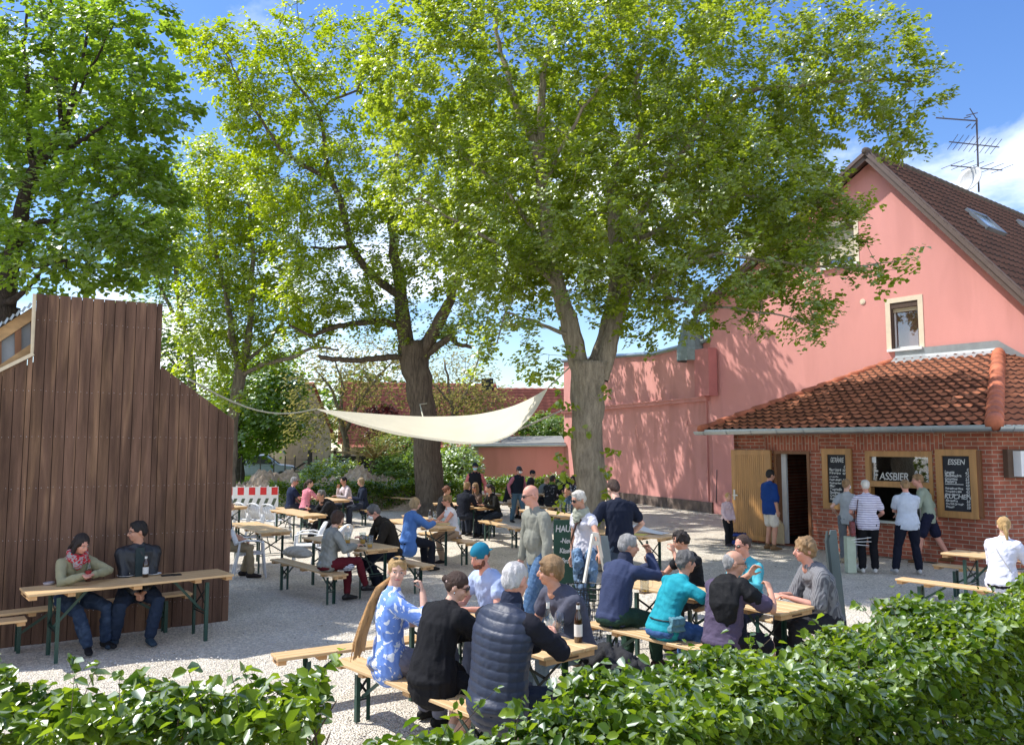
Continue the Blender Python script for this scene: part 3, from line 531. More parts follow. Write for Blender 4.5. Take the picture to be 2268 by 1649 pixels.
for A, B in ((TL, TR), (TR, HF.p(tr[0] + 2.6, TR.z - 1.9, .04))):
    mb = MB(); d = (B - A).normalized(); s = HF.n
    mb.quad(A + Vector((0, 0, -.02)) + s * .45 + Vector((0, 0, -.1)), B + s * .45 + Vector((0, 0, -.12)), B + s * .0 + Vector((0, 0, .13)), A + s * 0 + Vector((0, 0, .13)))
    mb.quad(A + Vector((0, 0, .1)) + s * .01, B + Vector((0, 0, .1)) + s * .01, B + Vector((0, 0, .32)) + s * .01, A + Vector((0, 0, .32)) + s * .01)
    P0(mb, 'lead_flashing', M('lead', (.33, .35, .36), .4, .15, 3, metal=.4), kiosk)
# gutter
def gutter(a, b, nrm):
    mb = MB(); seg = 10; n = 2; pts = [a, b]; vs = []
    for p in pts:
        for k in range(seg + 1):
            t = PI * k / seg; vs.append(p + nrm * (.08 * math.cos(t) * -1 + .07) + Vector((0, 0, -.085 * math.sin(t) * 1)))
        for k in range(seg, -1, -1):
            t = PI * k / seg; vs.append(p + nrm * (.074 * math.cos(t) * -1 + .07) + Vector((0, 0, -.078 * math.sin(t) * 1)))
    m = 2 * (seg + 1); mb.add(vs, [(i, (i + 1) % m, m + (i + 1) % m, m + i) for i in range(m)])
    l = (b - a).length; d = (b - a).normalized()
    for i in range(int(l / .7)): mb.tube([a + d * (.3 + .7 * i) + nrm * (.07 + .088 * math.cos(PI + PI * k / 8)) + Vector((0, 0, -.092 * math.sin(PI * k / 8))) for k in range(9)], [.008] * 9, 4)
    mb.bar(a + Vector((0, 0, -.02)), b + Vector((0, 0, -.02)), .012, .13); return P0(mb, 'gutter', ZINC, kiosk, False)
gutter(E0 - ex * .12 + Vector((0, 0, .0)), E1, KF.n); gutter(E1, E1 + exr * 7, KR.n)
# ================================================================ WOODEN STAGE SHACK
s0 = G(0, 1433); s1 = G(504, 1375); XF = Fr(s0, (s1 - s0).to_2d(), (.5, -1)); aE = (s1 - s0).length
shack = empty('wooden_shack', s0, 0, 'dark brown plank shack with stepped gable and tall central tower', 'shack')
S_ = lambda px, py, off=0: XF.uv(px, py, off)
pA, pB, pC, pD, pE = S_(0, 823), S_(74, 787), S_(80, 650), S_(356, 673), S_(356, 810); pF = S_(519, 930)
aL = pA[0] - 1.6; sll = (pB[1] - pA[1]) / (pB[0] - pA[0])
aE = pF[0]
def wtop(a):   # wall top at a
    if a < pB[0]: return pA[1] + sll * (a - pA[0])
    if a < pC[0] + .0: return pC[1]
    if a < pE[0]: return pC[1] + (pD[1] - pC[1]) * (a - pC[0]) / (pD[0] - pC[0])
    return pE[1] + (pF[1] - pE[1]) * (a - pE[0]) / (pF[0] - pE[0])
PLK = M('stained_planks', (.130, .074, .050), .75, .4, 2.2, .35, 45, spec=.15, stretch=(5, 5, .45), c2=(.215, .125, .075), pat=('noise', 0, .50, .70), pscale=1.6)
mb = MB(); a = aL; cuts = sorted([pB[0], pE[0]]); 
cols = []
while a < aE - .01:
    b = min(a + .125 * (1 + .0 * random.random()), aE)
    for c in cuts:
        if a < c - .004 < b: b = c
    if aE - b < .03: b = aE
    z0_ = -.04; e = .0035; za, zb = wtop(a + .001), wtop(b - .001); dy = random.uniform(-.003, .003)
    mb.prism([XF.p(a + e, z0_, 0 + dy), XF.p(b - e, z0_, 0 + dy), XF.p(b - e, zb, 0 + dy), XF.p(a + e, za, 0 + dy)], -XF.n * .025); cols.append((a, b)); a = b
# per-plank tint through vertices groups: a face attribute
n_pl = len(cols); o = P0(mb, 'plank_front', PLK, shack); at = o.data.attributes.new('tint', 'FLOAT', 'FACE'); tv = []
for i in range(n_pl): tv += [random.random()] * 6
at.data.foreach_set('value', tv)
m = PLK; nt = m.node_tree; b = nt.nodes['Principled BSDF']; src = b.inputs['Base Color'].links[0].from_socket; an = N(nt, 'ShaderNodeAttribute', attribute_name='tint'); mr = N(nt, 'ShaderNodeMapRange'); mr.inputs[3].default_value = .8; mr.inputs[4].default_value = 1.22
sc = N(nt, 'ShaderNodeVectorMath', operation='SCALE'); nt.links.new(an.outputs['Fac'], mr.inputs[0]); nt.links.new(src, sc.inputs[0]); nt.links.new(mr.outputs[0], sc.inputs[3]); nt.links.new(sc.outputs[0], b.inputs['Base Color'])
mb = MB(); sh_pts = [(aL, -.02), (aE - .02, -.02), (pF[0] - .02, pF[1] - .03), (pE[0] - .03, pE[1] - .03), (pD[0] - .03, pD[1] - .03), (pC[0] + .05, pC[1] - .03), (pB[0] + .05, pB[1] - .05), (aL, wtop(aL) - .05)]
mb.prism([XF.p(a, z, -.028) for a, z in sh_pts], -XF.n * .1); P0(mb, 'inner_frame', M('backing_dark', (.02, .012, .008), .8), shack)
body = [(aL, -.02), (aE - .05, -.02), (pF[0] - .05, pF[1] - .1), (pE[0] - .1, pE[1] - .12), (pE[0] - .1, pE[1] + .3), (pB[0] + .3, pE[1] + .3), (pB[0], pB[1] - .3), (aL, wtop(aL) - .3)]
P0(MB().prism([XF.p(a, z, -.13) for a, z in body], -XF.n * 2.6), 'rear_room', PLK, shack)
# nails
mb = MB()
for zpx in (720, 870, 968, 1076, 1185, 1345):
    zz = S_(250, zpx)[1]
    for a, b in cols:
        for q in (a + .028, b - .028):
            if zz < wtop((a + b) / 2) - .05: mb.ell(XF.p(q, zz + random.uniform(-.01, .01), .004), (.0036, .0036, .0036), nu=6, nv=4)
P0(mb, 'nail_heads', M('nail', (.6, .6, .6), .35, metal=.7), shack)
# clerestory on the left shoulder: sloping beams, panes, corrugated roof
BW = M('fresh_timber', (.45, .28, .13), .7, .25, 4, stretch=(1, 1, 3)); cy = -.35
u0, u1 = S_(-40, 800, cy), S_(80, 728, cy); l0, l1 = S_(-40, 822, cy), S_(76, 765, cy)
up_a, up_b = S_(0, 742, cy), S_(79, 690, cy); lo_a, lo_b = S_(0, 822, cy), S_(79, 768, cy)
k = 1.5
def ext(p, q): return (p[0] - (q[0] - p[0]) * k, p[1] - (q[1] - p[1]) * k)
UA, LA = ext(up_a, up_b), ext(lo_a, lo_b)
mb = MB(); mb.bar(XF.p(*UA, cy), XF.p(*up_b, cy), .1, .13); mb.bar(XF.p(*LA, cy), XF.p(*lo_b, cy), .1, .12)
cl = P0(mb, 'clerestory_frame', BW, shack)
mb = MB()
for t in (.02, .2, .42, .62, .8): 
    p = tuple(UA[i] + (up_b[i] - UA[i]) * (1 - t) for i in (0, 1)); q = tuple(LA[i] + (lo_b[i] - LA[i]) * (1 - t) for i in (0, 1)); mb.bar(XF.p(*p, cy), XF.p(*q, cy), .07, .07)
mb.build('mullion', OAK2, cl)
mb = MB(); mb.quad(XF.p(*UA, cy - .03), XF.p(*up_b, cy - .03), XF.p(*lo_b, cy - .03), XF.p(*LA, cy - .03)); mb.build('pane', M('milky_pane', (.26, .28, .30), .25, .25, 2), cl)
mb = MB(); mb.bar(XF.p(pA[0] - 1.5, wtop(pA[0] - 1.5) + .02, -.05), XF.p(pB[0], pB[1] + .02, -.05), .16, .04); mb.bar(XF.p(pB[0] - .01, pB[1], -.04), XF.p(pC[0] - .015, pC[1], -.04), .04, .04, up=XF.n); mb.build('trim', M('pale_trim', (.62, .52, .36), .6), cl)
mb = MB(); A = XF.p(UA[0], UA[1] + .1, cy + .12); B = XF.p(up_b[0], up_b[1] + .1, cy + .12); n = 60; vs = []
for i in range(n + 1):
    p = A.lerp(B, i / n) + Vector((0, 0, .018 * math.sin(i * 1.57))); vs += [p, p - XF.n * .7 + Vector((0, 0, .12))]
mb.add(vs, [(2 * i, 2 * i + 2, 2 * i + 3, 2 * i + 1) for i in range(n)]); P0(mb, 'corrugated_roof', M('corrugated', (.14, .145, .15), .4, .2, 5, metal=.6), shack)
# ================================================================ SAIL
SM = M('sail_cloth', (.72, .67, .54), .8, .05, 2, .15, 30); nt = SM.node_tree; b = nt.nodes['Principled BSDF']; tr = N(nt, 'ShaderNodeBsdfTranslucent'); tr.inputs[0].default_value = (.8, .77, .62, 1); mx = N(nt, 'ShaderNodeMixShader'); mx.inputs[0].default_value = .35
oo = [n for n in nt.nodes if n.type == 'OUTPUT_MATERIAL'][0]; nt.links.new(b.outputs[0], mx.inputs[1]); nt.links.new(tr.outputs[0], mx.inputs[2]); nt.links.new(mx.outputs[0], oo.inputs[0])
topc = [(700, 905, 16), (800, 914, 18), (935, 923, 20), (1050, 920, 19.5), (1130, 902, 18.2), (1180, 880, 16.9), (1215, 857, 16)]
botc = [(700, 905, 16), (790, 934, 15.2), (900, 962, 14.4), (1060, 983, 14), (1130, 966, 14.6), (1180, 920, 15.3), (1215, 857, 16)]
def interp(c, t):
    x = np.linspace(0, 1, len(c)); return [float(np.interp(t, x, [q[i] for q in c])) for i in range(3)]
def smooth_c(c, n=49):
    a = np.array([interp(c, i / (n - 1)) for i in range(n)])
    for _ in range(10): a[1:-1] = (a[:-2] + 2 * a[1:-1] + a[2:]) / 4
    return a
ta, ba = smooth_c(topc), smooth_c(botc); nu_, nv_ = 49, 15; V = []
for i in range(nu_):
    A = D(*ta[i]); B = D(*ba[i])
    for j in range(nv_):
        s = j / (nv_ - 1); p = A.lerp(B, s); w_ = math.sin(PI * s) * math.sin(PI * i / (nu_ - 1)); p.z -= .28 * w_; p.z += .012 * math.sin(i * .9 + j * .5) * w_ + .02 * math.sin(i * .35 - j * 1.1) * w_; V.append(p)
mb = MB().add(V, [(i * nv_ + j, i * nv_ + j + 1, (i + 1) * nv_ + j + 1, (i + 1) * nv_ + j) for i in range(nu_ - 1) for j in range(nv_ - 1)])
sail = empty('shade_sail', D(935, 940, 17), 0, 'cream shade sail sagging between the trees over the yard', 'shade sail'); P0(mb, 'cloth', SM, sail, True)
RM = M('rope', (.52, .50, .38), .8)
mb = MB(); A = S_(415, 838); A3 = XF.p(A[0], A[1], .0); B3 = D(700, 905, 16); pts = [A3.lerp(B3, t) - Vector((0, 0, .25 * math.sin(PI * t))) for t in np.linspace(0, 1, 12)]; mb.tube(pts, [.014] * 12, 5); P0(mb, 'rope', RM, sail)
mb = MB(); mb.tube([D(937, 924, 20), D(930, 895, 27), D(945, 893, 27.2)], [.018] * 3, 5); P0(mb, 'rope', RM, sail)
mb = MB(); mb.tube([D(1150, 950, 14.9), D(1252, 905, 34)], [.02, .03], 5); P0(mb, 'rope', RM, sail)
mb = MB(); mb.tube([D(1215, 857, 16), D(1275, 800, 16)], [.016] * 2, 5); P0(mb, 'rope', RM, sail)
# ================================================================ TREES
BARK_L = M('bark_lime', (.40, .335, .25), .95, .35, 3, 1.0, 14, .1, stretch=(6, 6, .9))
BARK_O = M('bark_oak', (.17, .135, .10), .95, .45, 3, 1.0, 14, .1, stretch=(6, 6, .8))
BARK_D = M('bark_dark', (.07, .055, .045), .95, .4, 3, .9, 14, .1, stretch=(5, 5, 1))
BARK_G = M('bark_grey', (.22, .19, .15), .95, .35, 3, .8, 14, .1, stretch=(5, 5, 1))
LF_LIME = leafmat('leaf_lime', (.115, .175, .018), (.265, .325, .042), .50)
LF_MAPLE = leafmat('leaf_maple', (.085, .155, .020), (.205, .300, .038), .54)
LF_OAK = leafmat('leaf_oak', (.120, .190, .014), (.290, .355, .034), .52)
LF_FAR = leafmat('leaf_far', (.070, .140, .020), (.170, .250, .045), .45, gloss=.1)
LF_OLIVE = leafmat('leaf_olive', (.12, .125, .035), (.26, .235, .08), .4, gloss=.0)
LF_RED = leafmat('leaf_red', (.07, .02, .02), (.16, .045, .04), .4, gloss=.1)
LF_HEDGE = leafmat('leaf_beech', (.042, .095, .010), (.190, .275, .030), .42, .48, .22)
def wob(pts, rad, n=4, amp=.3, seed=1):
    """subdivide a limb polyline with gentle crookedness"""
    r = np.random.default_rng(seed); P = []; Q = []
    for i in range(len(pts) - 1):
        a, b = pts[i], pts[i + 1]; l = (b - a).length
        for k in range(n):
            t = k / n; j = Vector(r.normal(size=3)) * l * .03 * amp * (0 if (i == 0 and k == 0) else 1); P.append(a.lerp(b, t) + j); Q.append(rad[i] + (rad[i + 1] - rad[i]) * t)
    P.append(pts[-1]); Q.append(rad[-1]); return P, Q
def gnarl(v, amp, k=9):
    return v
def trunkmesh(limbs, name, mat, parent, seg=14):
    V = []; F = []; o = 0
    for P, Q in limbs:
        n = len(P); P_ = [Vector(p) for p in P]; T = [(P_[min(i + 1, n - 1)] - P_[max(i - 1, 0)]).normalized() for i in range(n)]; x = Vector((1, 0, 0))
        sg = seg if Q[0] > .12 else (8 if Q[0] > .05 else 5)
        for i, (p, r, t) in enumerate(zip(P_, Q, T)):
            x = x - t * x.dot(t)
            if x.length < .05: x = Vector((0, 1, 0)) - t * t.y
            x.normalize(); y = t.cross(x)
            for k in range(sg):
                a = 2 * PI * k / sg; rr = r * (1 + (.09 * math.sin(5 * a + p.z * 1.3 + 1.7 * math.sin(p.z * 2.1)) + .05 * math.sin(3 * a - p.z * 2.3)) * (sg > 8)); V.append(p + x * math.cos(a) * rr + y * math.sin(a) * rr)
        F += [(o + i * sg + k, o + i * sg + (k + 1) % sg, o + (i + 1) * sg + (k + 1) % sg, o + (i + 1) * sg + k) for i in range(n - 1) for k in range(sg)]; F.append(tuple(range(o + (n - 1) * sg, o + n * sg))); o += n * sg
    mb = MB(); mb.v = V; mb.f = F; return P0(mb, name, mat, parent, True)
def tree(name, label, base, limbs, lobes, leafm, bark, ncl, nleaf, lsize, csize=.38, twig=.010, name_d=None, dens_shell=.55, width=.42, cat='tree', group=None, droop=.3, up=.55, tintf=None, hexa=False, seed=3):
    """limbs: list of [(px,py,d,width_px)...] ; lobes: (px,py,d,rx_px,ry_px,rdepth)"""
    global rng; keep = rng; rng = np.random.default_rng(seed); r = rng
    t = empty(name, base, 0, label, cat, group); LM = []; nodes = []; nrad = []
    for k, lb in enumerate(limbs):
        pts = [D(q[0], q[1], q[2]) for q in lb]; rad = [q[3] / 2 * q[2] / FP for q in lb]
        if k == 0:
            pts[0].z = -.05; pts = [pts[0]] + pts; pts[1] = pts[1] + Vector((0, 0, .35)) if len(lb) > 1 else pts[1]; rad = [rad[0] * 1.35] + [rad[0] * 1.02] + rad[1:]
        P, Q = wob(pts, rad, 5, .5, seed * 10 + k); LM.append((P, Q))
        for p, q in zip(P, Q):
            if k > 0 or p.z > 2.5: nodes.append(tuple(p)); nrad.append(q)
    trunkmesh(LM, 'trunk', bark, t)
    vol = np.array([(l[3] * l[4] * (l[2] / FP) ** 2) for l in lobes]); pr = vol / vol.sum(); C = []; Dn = []
    for l, n in zip(lobes, np.maximum(1, (pr * ncl).round().astype(int))):
        c = np.array(D(l[0], l[1], l[2])); sc = l[2] / FP; rad = np.array([l[3] * sc, l[5], l[4] * sc])
        u = unit(r.normal(size=(n, 3))); q = (r.random(n) ** (1 / (2.2 + dens_shell * 3)))[:, None]; p = c + u * q * rad; C.append(p); Dn.append(u)
    C = np.concatenate(C); Dn = np.concatenate(Dn); ok = C[:, 2] > .4; C = C[ok]; Dn = Dn[ok]
    nd = np.array(nodes); order = np.argsort(np.min(np.linalg.norm(C[:, None] - nd[None], axis=2), 1)) if len(nd) else np.arange(len(C))
    nodes = nd; rads = np.array(nrad); BV = []; BF = []; bo = 0; rt = nodes.mean(0)
    for i in order:
        c = C[i]; d = np.linalg.norm(nodes - c, axis=1); 
        d = d + .4 * np.maximum(0, nodes[:, 2] - c[2]); j = int(d.argmin()); a = nodes[j]; l = np.linalg.norm(c - a); r0 = min(rads[j] * .75, twig + .010 * l); r0 = max(r0, twig * .6)
        ns = 3 if l > .5 else 2; ts = np.linspace(0, 1, ns + 1); bend = r.normal(size=3) * l * .08; bend[2] += -.06 * l if l > 1 else 0
        P = a + (c - a) * ts[:, None] + bend * np.sin(PI * ts)[:, None]; rr = np.linspace(r0, twig * .45, ns + 1)
        tdir = unit((c - a)[None])[0]; x = np.cross(tdir, [0.3, .5, .8]); x /= np.linalg.norm(x) + 1e-9; y = np.cross(tdir, x)
        for p, q in zip(P, rr): BV += [p + (x * math.cos(g) + y * math.sin(g)) * q for g in (0, 2.09, 4.19)]
        BF += [(bo + s * 3 + k, bo + s * 3 + (k + 1) % 3, bo + s * 3 + 3 + (k + 1) % 3, bo + s * 3 + 3 + k) for s in range(ns) for k in range(3)]; bo += 3 * (ns + 1)
        nodes = np.concatenate([nodes, P[1:]]); rads = np.concatenate([rads, rr[1:]])
    attach(nmesh('branches', np.array(BV), np.array(BF), bark), t)
    # leaf sprays: several short shoots per cluster
    n = len(C); ns = 5; sh = unit(r.normal(size=(n, ns, 3)) + Dn[:, None] * .9 + np.array([0, 0, -.15])); L_ = csize * (.5 + .8 * r.random((n, ns, 1))); per = max(1, nleaf // ns)
    tt = r.random((n, ns, per, 1)) ** .8; pos = C[:, None, None] + sh[:, :, None] * L_[:, :, None] * tt + r.normal(size=(n, ns, per, 3)) * csize * .13
    ctint = r.random(n) * .5 + .25; tint = np.clip(np.repeat(ctint, ns * per) + r.normal(size=n * ns * per) * .22, 0, 1)
    nr = np.repeat(unit(Dn + np.array([-.6, 0, .9]) + r.normal(size=Dn.shape) * .35), ns * per, 0) * .5
    attach(leaves('crown', pos.reshape(-1, 3), lsize, leafm, None, up, width, hexa, droop, tint, nr), t)
    rng = keep; return t
# --- lime (big middle tree)
tree('lime_tree', 'big lime tree with forked grey trunk and wide bright green crown in the middle', G(1303, 1248), [
    [(1303, 1248, 15.8, 76), (1305, 1100, 15.8, 66), (1300, 960, 15.8, 66), (1303, 860, 15.8, 74), (1306, 800, 15.8, 84)],
    [(1290, 840, 15.8, 44), (1268, 740, 15.8, 44), (1242, 650, 15.9, 34), (1218, 560, 16, 28), (1203, 430, 16.1, 26), (1193, 330, 16.2, 24), (1145, 240, 16.3, 16), (1110, 120, 16.5, 10), (1090, 0, 16.6, 6)],
    [(1328, 840, 15.8, 42), (1350, 760, 15.8, 38), (1385, 650, 15.8, 28), (1400, 560, 15.8, 22), (1420, 470, 15.8, 16), (1480, 380, 15.6, 12), (1560, 280, 15.4, 9)],
    [(1312, 830, 16, 42), (1342, 740, 16.1, 34), (1370, 620, 16.3, 32), (1362, 520, 16.4, 28), (1352, 400, 16.6, 24), (1415, 300, 16.8, 20), (1410, 180, 16.9, 13), (1440, 40, 17, 8)],
    [(1197, 340, 16.2, 20), (1200, 250, 16.1, 20), (1202, 170, 16, 14), (1230, 60, 15.8, 9)],
    [(1400, 330, 16.6, 14), (1520, 300, 16, 13), (1640, 205, 15.4, 12), (1760, 190, 15, 9), (1900, 175, 14.6, 6), (2040, 180, 14.3, 3)],
    [(1385, 640, 15.9, 13), (1470, 600, 15.2, 11), (1600, 560, 14.6, 8), (1760, 590, 14.1, 6), (1900, 590, 13.8, 4), (1985, 580, 13.6, 2)],
    [(1370, 560, 16.2, 13), (1500, 480, 15.7, 11), (1640, 430, 15.2, 8), (1780, 450, 14.8, 5), (1890, 440, 14.5, 3)],
    [(1245, 640, 15.9, 12), (1150, 560, 15.4, 10), (1030, 500, 15, 7), (930, 440, 14.8, 4)],
    [(1218, 570, 16, 12), (1120, 420, 16.6, 9), (1000, 330, 17, 6), (900, 200, 17.3, 4)],
    [(1200, 420, 16, 12), (1240, 330, 15.2, 9), (1330, 180, 14.5, 6)],
    [(1395, 600, 15.9, 11), (1480, 660, 15, 8), (1600, 680, 14.2, 6), (1740, 700, 13.7, 4), (1840, 735, 13.4, 2)],
    [(1270, 745, 15.8, 11), (1200, 720, 15.3, 8), (1120, 690, 15, 5), (1100, 760, 14.9, 3)]],
    [(1120, 140, 16, 330, 200, 2.6), (1000, 400, 16, 170, 150, 2.0), (950, 180, 16.4, 150, 190, 2), (1160, 470, 15.6, 240, 180, 2.4), (1400, 190, 16, 300, 240, 3), (1400, 470, 15.6, 240, 200, 2.6), (1660, 170, 15.5, 240, 180, 2.6), (1850, 170, 15, 170, 150, 1.8),
     (2010, 215, 14.4, 90, 75, .9), (1990, 300, 14.3, 60, 45, .5), (1930, 110, 14.8, 110, 60, 1), (1580, 420, 15.2, 230, 130, 2.2), (1760, 470, 14.8, 120, 95, 1.2), (1860, 440, 14.5, 62, 36, .6), (1830, 540, 14.3, 90, 40, .7), (1600, 600, 14.6, 190, 75, 1.6), (1800, 610, 14, 120, 38, .8),
     (1930, 590, 13.7, 90, 24, .4), (1690, 690, 13.9, 140, 40, .9), (1820, 740, 13.5, 50, 18, .3), (1800, 665, 13.7, 60, 22, .4), (1530, 690, 14.6, 110, 40, 1), (1250, 620, 15.4, 210, 90, 2), (1090, 590, 15.4, 130, 80, 1.5), (1420, 640, 15.2, 120, 70, 1.5), (1110, 720, 15, 90, 55, 1), (1200, 800, 15, 60, 42, .8), (1060, 800, 15.1, 28, 30, .5),
     (1350, 720, 15.0, 35, 22, .5), (1470, 730, 14.8, 60, 40, .8), (1720, 420, 16, 110, 110, 1.6), (1690, 560, 15.5, 120, 80, 1.4), (1820, 500, 15, 90, 60, .9), (1380, 380, 20.5, 330, 230, 2.6), (1650, 420, 19.5, 190, 150, 2.2), (1150, 330, 20.5, 200, 160, 2.4), (1400, -60, 16, 400, 80, 2.5)],
    LF_LIME, BARK_L, 3300, 50, .092, .31, seed=5)
# trunk shoots on the lime
def shoots():
    r = np.random.default_rng(3); C = []
    for px, py, sx, sy, n in ((1245, 895, 22, 14, 16), (1262, 955, 18, 14, 12), (1238, 1010, 18, 14, 12), (1250, 1060, 20, 20, 22), (1345, 870, 16, 16, 14), (1352, 1000, 24, 10, 14), (1340, 1040, 14, 14, 12), (1350, 1090, 16, 30, 30), (1240, 1110, 14, 24, 16), (1300, 955, 10, 10, 6), (1262, 900, 12, 8, 8), (1215, 1150, 12, 8, 8), (1330, 1140, 16, 20, 18), (1240, 870, 12, 6, 6)):
        c = np.array(D(px, py, 15.35)); k = 15.35 / FP; C.append(c + r.normal(size=(n, 3)) * np.array([sx * k * .7, .08, sy * k * .8]) * .6)
    return np.concatenate(C)
tr = [o for o in COL.objects if o.name == 'lime_tree'][0]; attach(leaves('trunk_shoots', shoots(), .115, LF_LIME, None, .2, .45, droop=.8, hexa=True), tr)
# --- oak
tree('oak_tree', 'old oak with thick dark trunk and crooked limbs behind the shade sail', G(955, 1137), [
    [(955, 1137, 27.6, 62), (945, 1000, 27.6, 58), (936, 900, 27.6, 57), (918, 800, 27.6, 62), (912, 760, 27.6, 66)],
    [(905, 790, 27.6, 34), (893, 710, 27.6, 34), (885, 640, 27.6, 27), (874, 560, 27.8, 21), (866, 460, 28, 16), (880, 340, 28, 10), (900, 220, 28.2, 6)],
    [(930, 790, 27.6, 34), (955, 745, 27.4, 30), (985, 690, 27.2, 24), (1010, 620, 27, 16), (1040, 520, 26.8, 10), (1060, 420, 26.6, 6)],
    [(886, 655, 27.6, 18), (862, 640, 27.5, 18), (812, 598, 27.2, 17), (775, 540, 27, 15), (757, 455, 26.8, 13), (728, 385, 26.6, 12), (708, 260, 26.5, 9), (690, 226, 26.4, 7), (650, 180, 26.3, 5), (620, 90, 26.2, 3)],
    [(735, 400, 26.6, 12), (665, 362, 26, 10), (620, 330, 25.6, 9), (585, 275, 25.3, 7), (540, 200, 25, 5), (500, 120, 24.8, 3)],
    [(888, 725, 27.6, 16), (850, 710, 27.4, 15), (785, 716, 27, 12), (727, 728, 26.6, 11), (690, 745, 26.2, 8), (640, 720, 26, 5)],
    [(905, 790, 27.6, 14), (860, 790, 27.3, 15), (800, 798, 27, 13), (760, 796, 26.8, 12), (712, 792, 26.6, 11), (706, 786, 26.6, 6)],
    [(940, 790, 27.6, 18), (975, 762, 27.3, 15), (1000, 745, 27.1, 14), (1012, 762, 27, 10), (1045, 768, 26.9, 8)],
    [(690, 548, 26.8, 6), (735, 552, 26.9, 8), (778, 545, 27, 9)],
    [(705, 255, 26.5, 7), (730, 225, 26.6, 6), (790, 200, 26.8, 5), (820, 140, 27, 4)]],
    [(520, 150, 25.2, 95, 75, 2), (470, 110, 25, 60, 50, 1.2), (560, 90, 25.4, 50, 40, 1), (690, 100, 26.4, 90, 70, 2.4), (620, 200, 26, 110, 70, 2.4), (640, 290, 26.2, 150, 80, 2.8), (560, 270, 25.6, 60, 60, 1.5), (790, 170, 27, 110, 120, 3), (740, 420, 26.8, 170, 90, 3.2), (850, 400, 27.6, 130, 120, 3.2), (620, 420, 26.2, 70, 70, 2), (690, 520, 26.8, 120, 60, 2.6),
     (760, 620, 27, 120, 60, 2.6), (880, 560, 27.6, 90, 80, 2.6), (680, 640, 26.6, 90, 60, 2.2), (760, 700, 26.9, 110, 40, 2), (960, 560, 27, 90, 90, 2.6), (1000, 700, 26.9, 60, 60, 1.6), (860, 680, 27.5, 60, 50, 1.5), (690, 700, 26.5, 70, 40, 1.5), (930, 740, 28, 70, 40, 1.4), (1040, 450, 26.6, 90, 110, 2.4), (660, 760, 26.4, 50, 25, 1), (1160, 520, 28, 130, 110, 3.4), (1280, 430, 28.5, 130, 110, 3.4), (1380, 480, 28.8, 90, 90, 3), (1100, 300, 28, 130, 130, 3.4), (1120, 560, 34, 90, 60, 3), (1230, 530, 33, 110, 90, 3.2), (1180, 640, 31, 50, 30, 2), (1040, 500, 34.5, 90, 90, 3), (1330, 560, 30.5, 80, 80, 2.5)],  # lobes hidden behind the lime are added to shade the pink hall
    LF_OAK, BARK_O, 2100, 42, .125, .42, twig=.02, seed=9, width=.38)
# --- maple behind the shack
tree('maple_tree', 'dark trunked maple with dense green crown behind the wooden shack', G(-20, 1290), [
    [(-20, 1290, 14.4, 90), (-4, 1000, 14.4, 78), (4, 760, 14.4, 66), (8, 680, 14.4, 60)],
    [(8, 690, 14.4, 44), (22, 600, 14.4, 34), (42, 500, 14.4, 32), (62, 410, 14.3, 28), (98, 340, 14.2, 26), (140, 296, 14.1, 20), (150, 270, 14.1, 14)],
    [(96, 345, 14.2, 20), (150, 330, 14, 12), (200, 300, 13.8, 8), (290, 240, 13.6, 5)],
    [(75, 400, 14.3, 18), (60, 250, 14.5, 12), (56, 120, 14.6, 8), (58, 0, 14.7, 5)],
    [(140, 290, 14.1, 12), (125, 180, 14.1, 9), (115, 60, 14.1, 7), (110, -50, 14, 4)], [(148, 275, 14.1, 11), (180, 150, 14, 8), (200, 20, 13.9, 5)], [(120, 310, 14.1, 10), (190, 180, 13.6, 6), (250, 60, 13.3, 4)],
    [(8, 680, 14.4, 20), (60, 640, 14, 11), (90, 600, 13.8, 7)], [(30, 580, 14.4, 16), (90, 590, 13.6, 9), (110, 585, 13.4, 8), (200, 560, 13.2, 4)], [(45, 500, 14.4, 16), (120, 490, 13.8, 12), (150, 480, 13.6, 8), (260, 430, 13.2, 4)],
    [(10, 690, 14.5, 26), (-60, 560, 15, 20), (-120, 400, 15.2, 12)]],
    [(60, 60, 14.2, 190, 110, 2.4), (250, 110, 13.6, 110, 110, 1.8), (330, 40, 13.4, 55, 70, 1), (345, 230, 13.5, 70, 80, 1.1), (130, 220, 14.1, 120, 90, 2), (40, 300, 14.4, 120, 100, 2), (230, 330, 13.7, 130, 80, 1.6), (60, 470, 14.2, 150, 100, 2.2), (260, 450, 13.5, 120, 100, 1.6), (340, 400, 13.5, 60, 50, .9), (200, 560, 13.4, 170, 60, 1.6), (330, 540, 13.3, 80, 60, 1),
     (90, 600, 13.8, 90, 40, 1.4), (405, 245, 13.4, 26, 16, .3), (-160, 250, 15, 180, 280, 2.6), (-150, 560, 15, 120, 90, 2)],
    LF_MAPLE, BARK_D, 1450, 30, .10, .25, seed=12, width=.46)
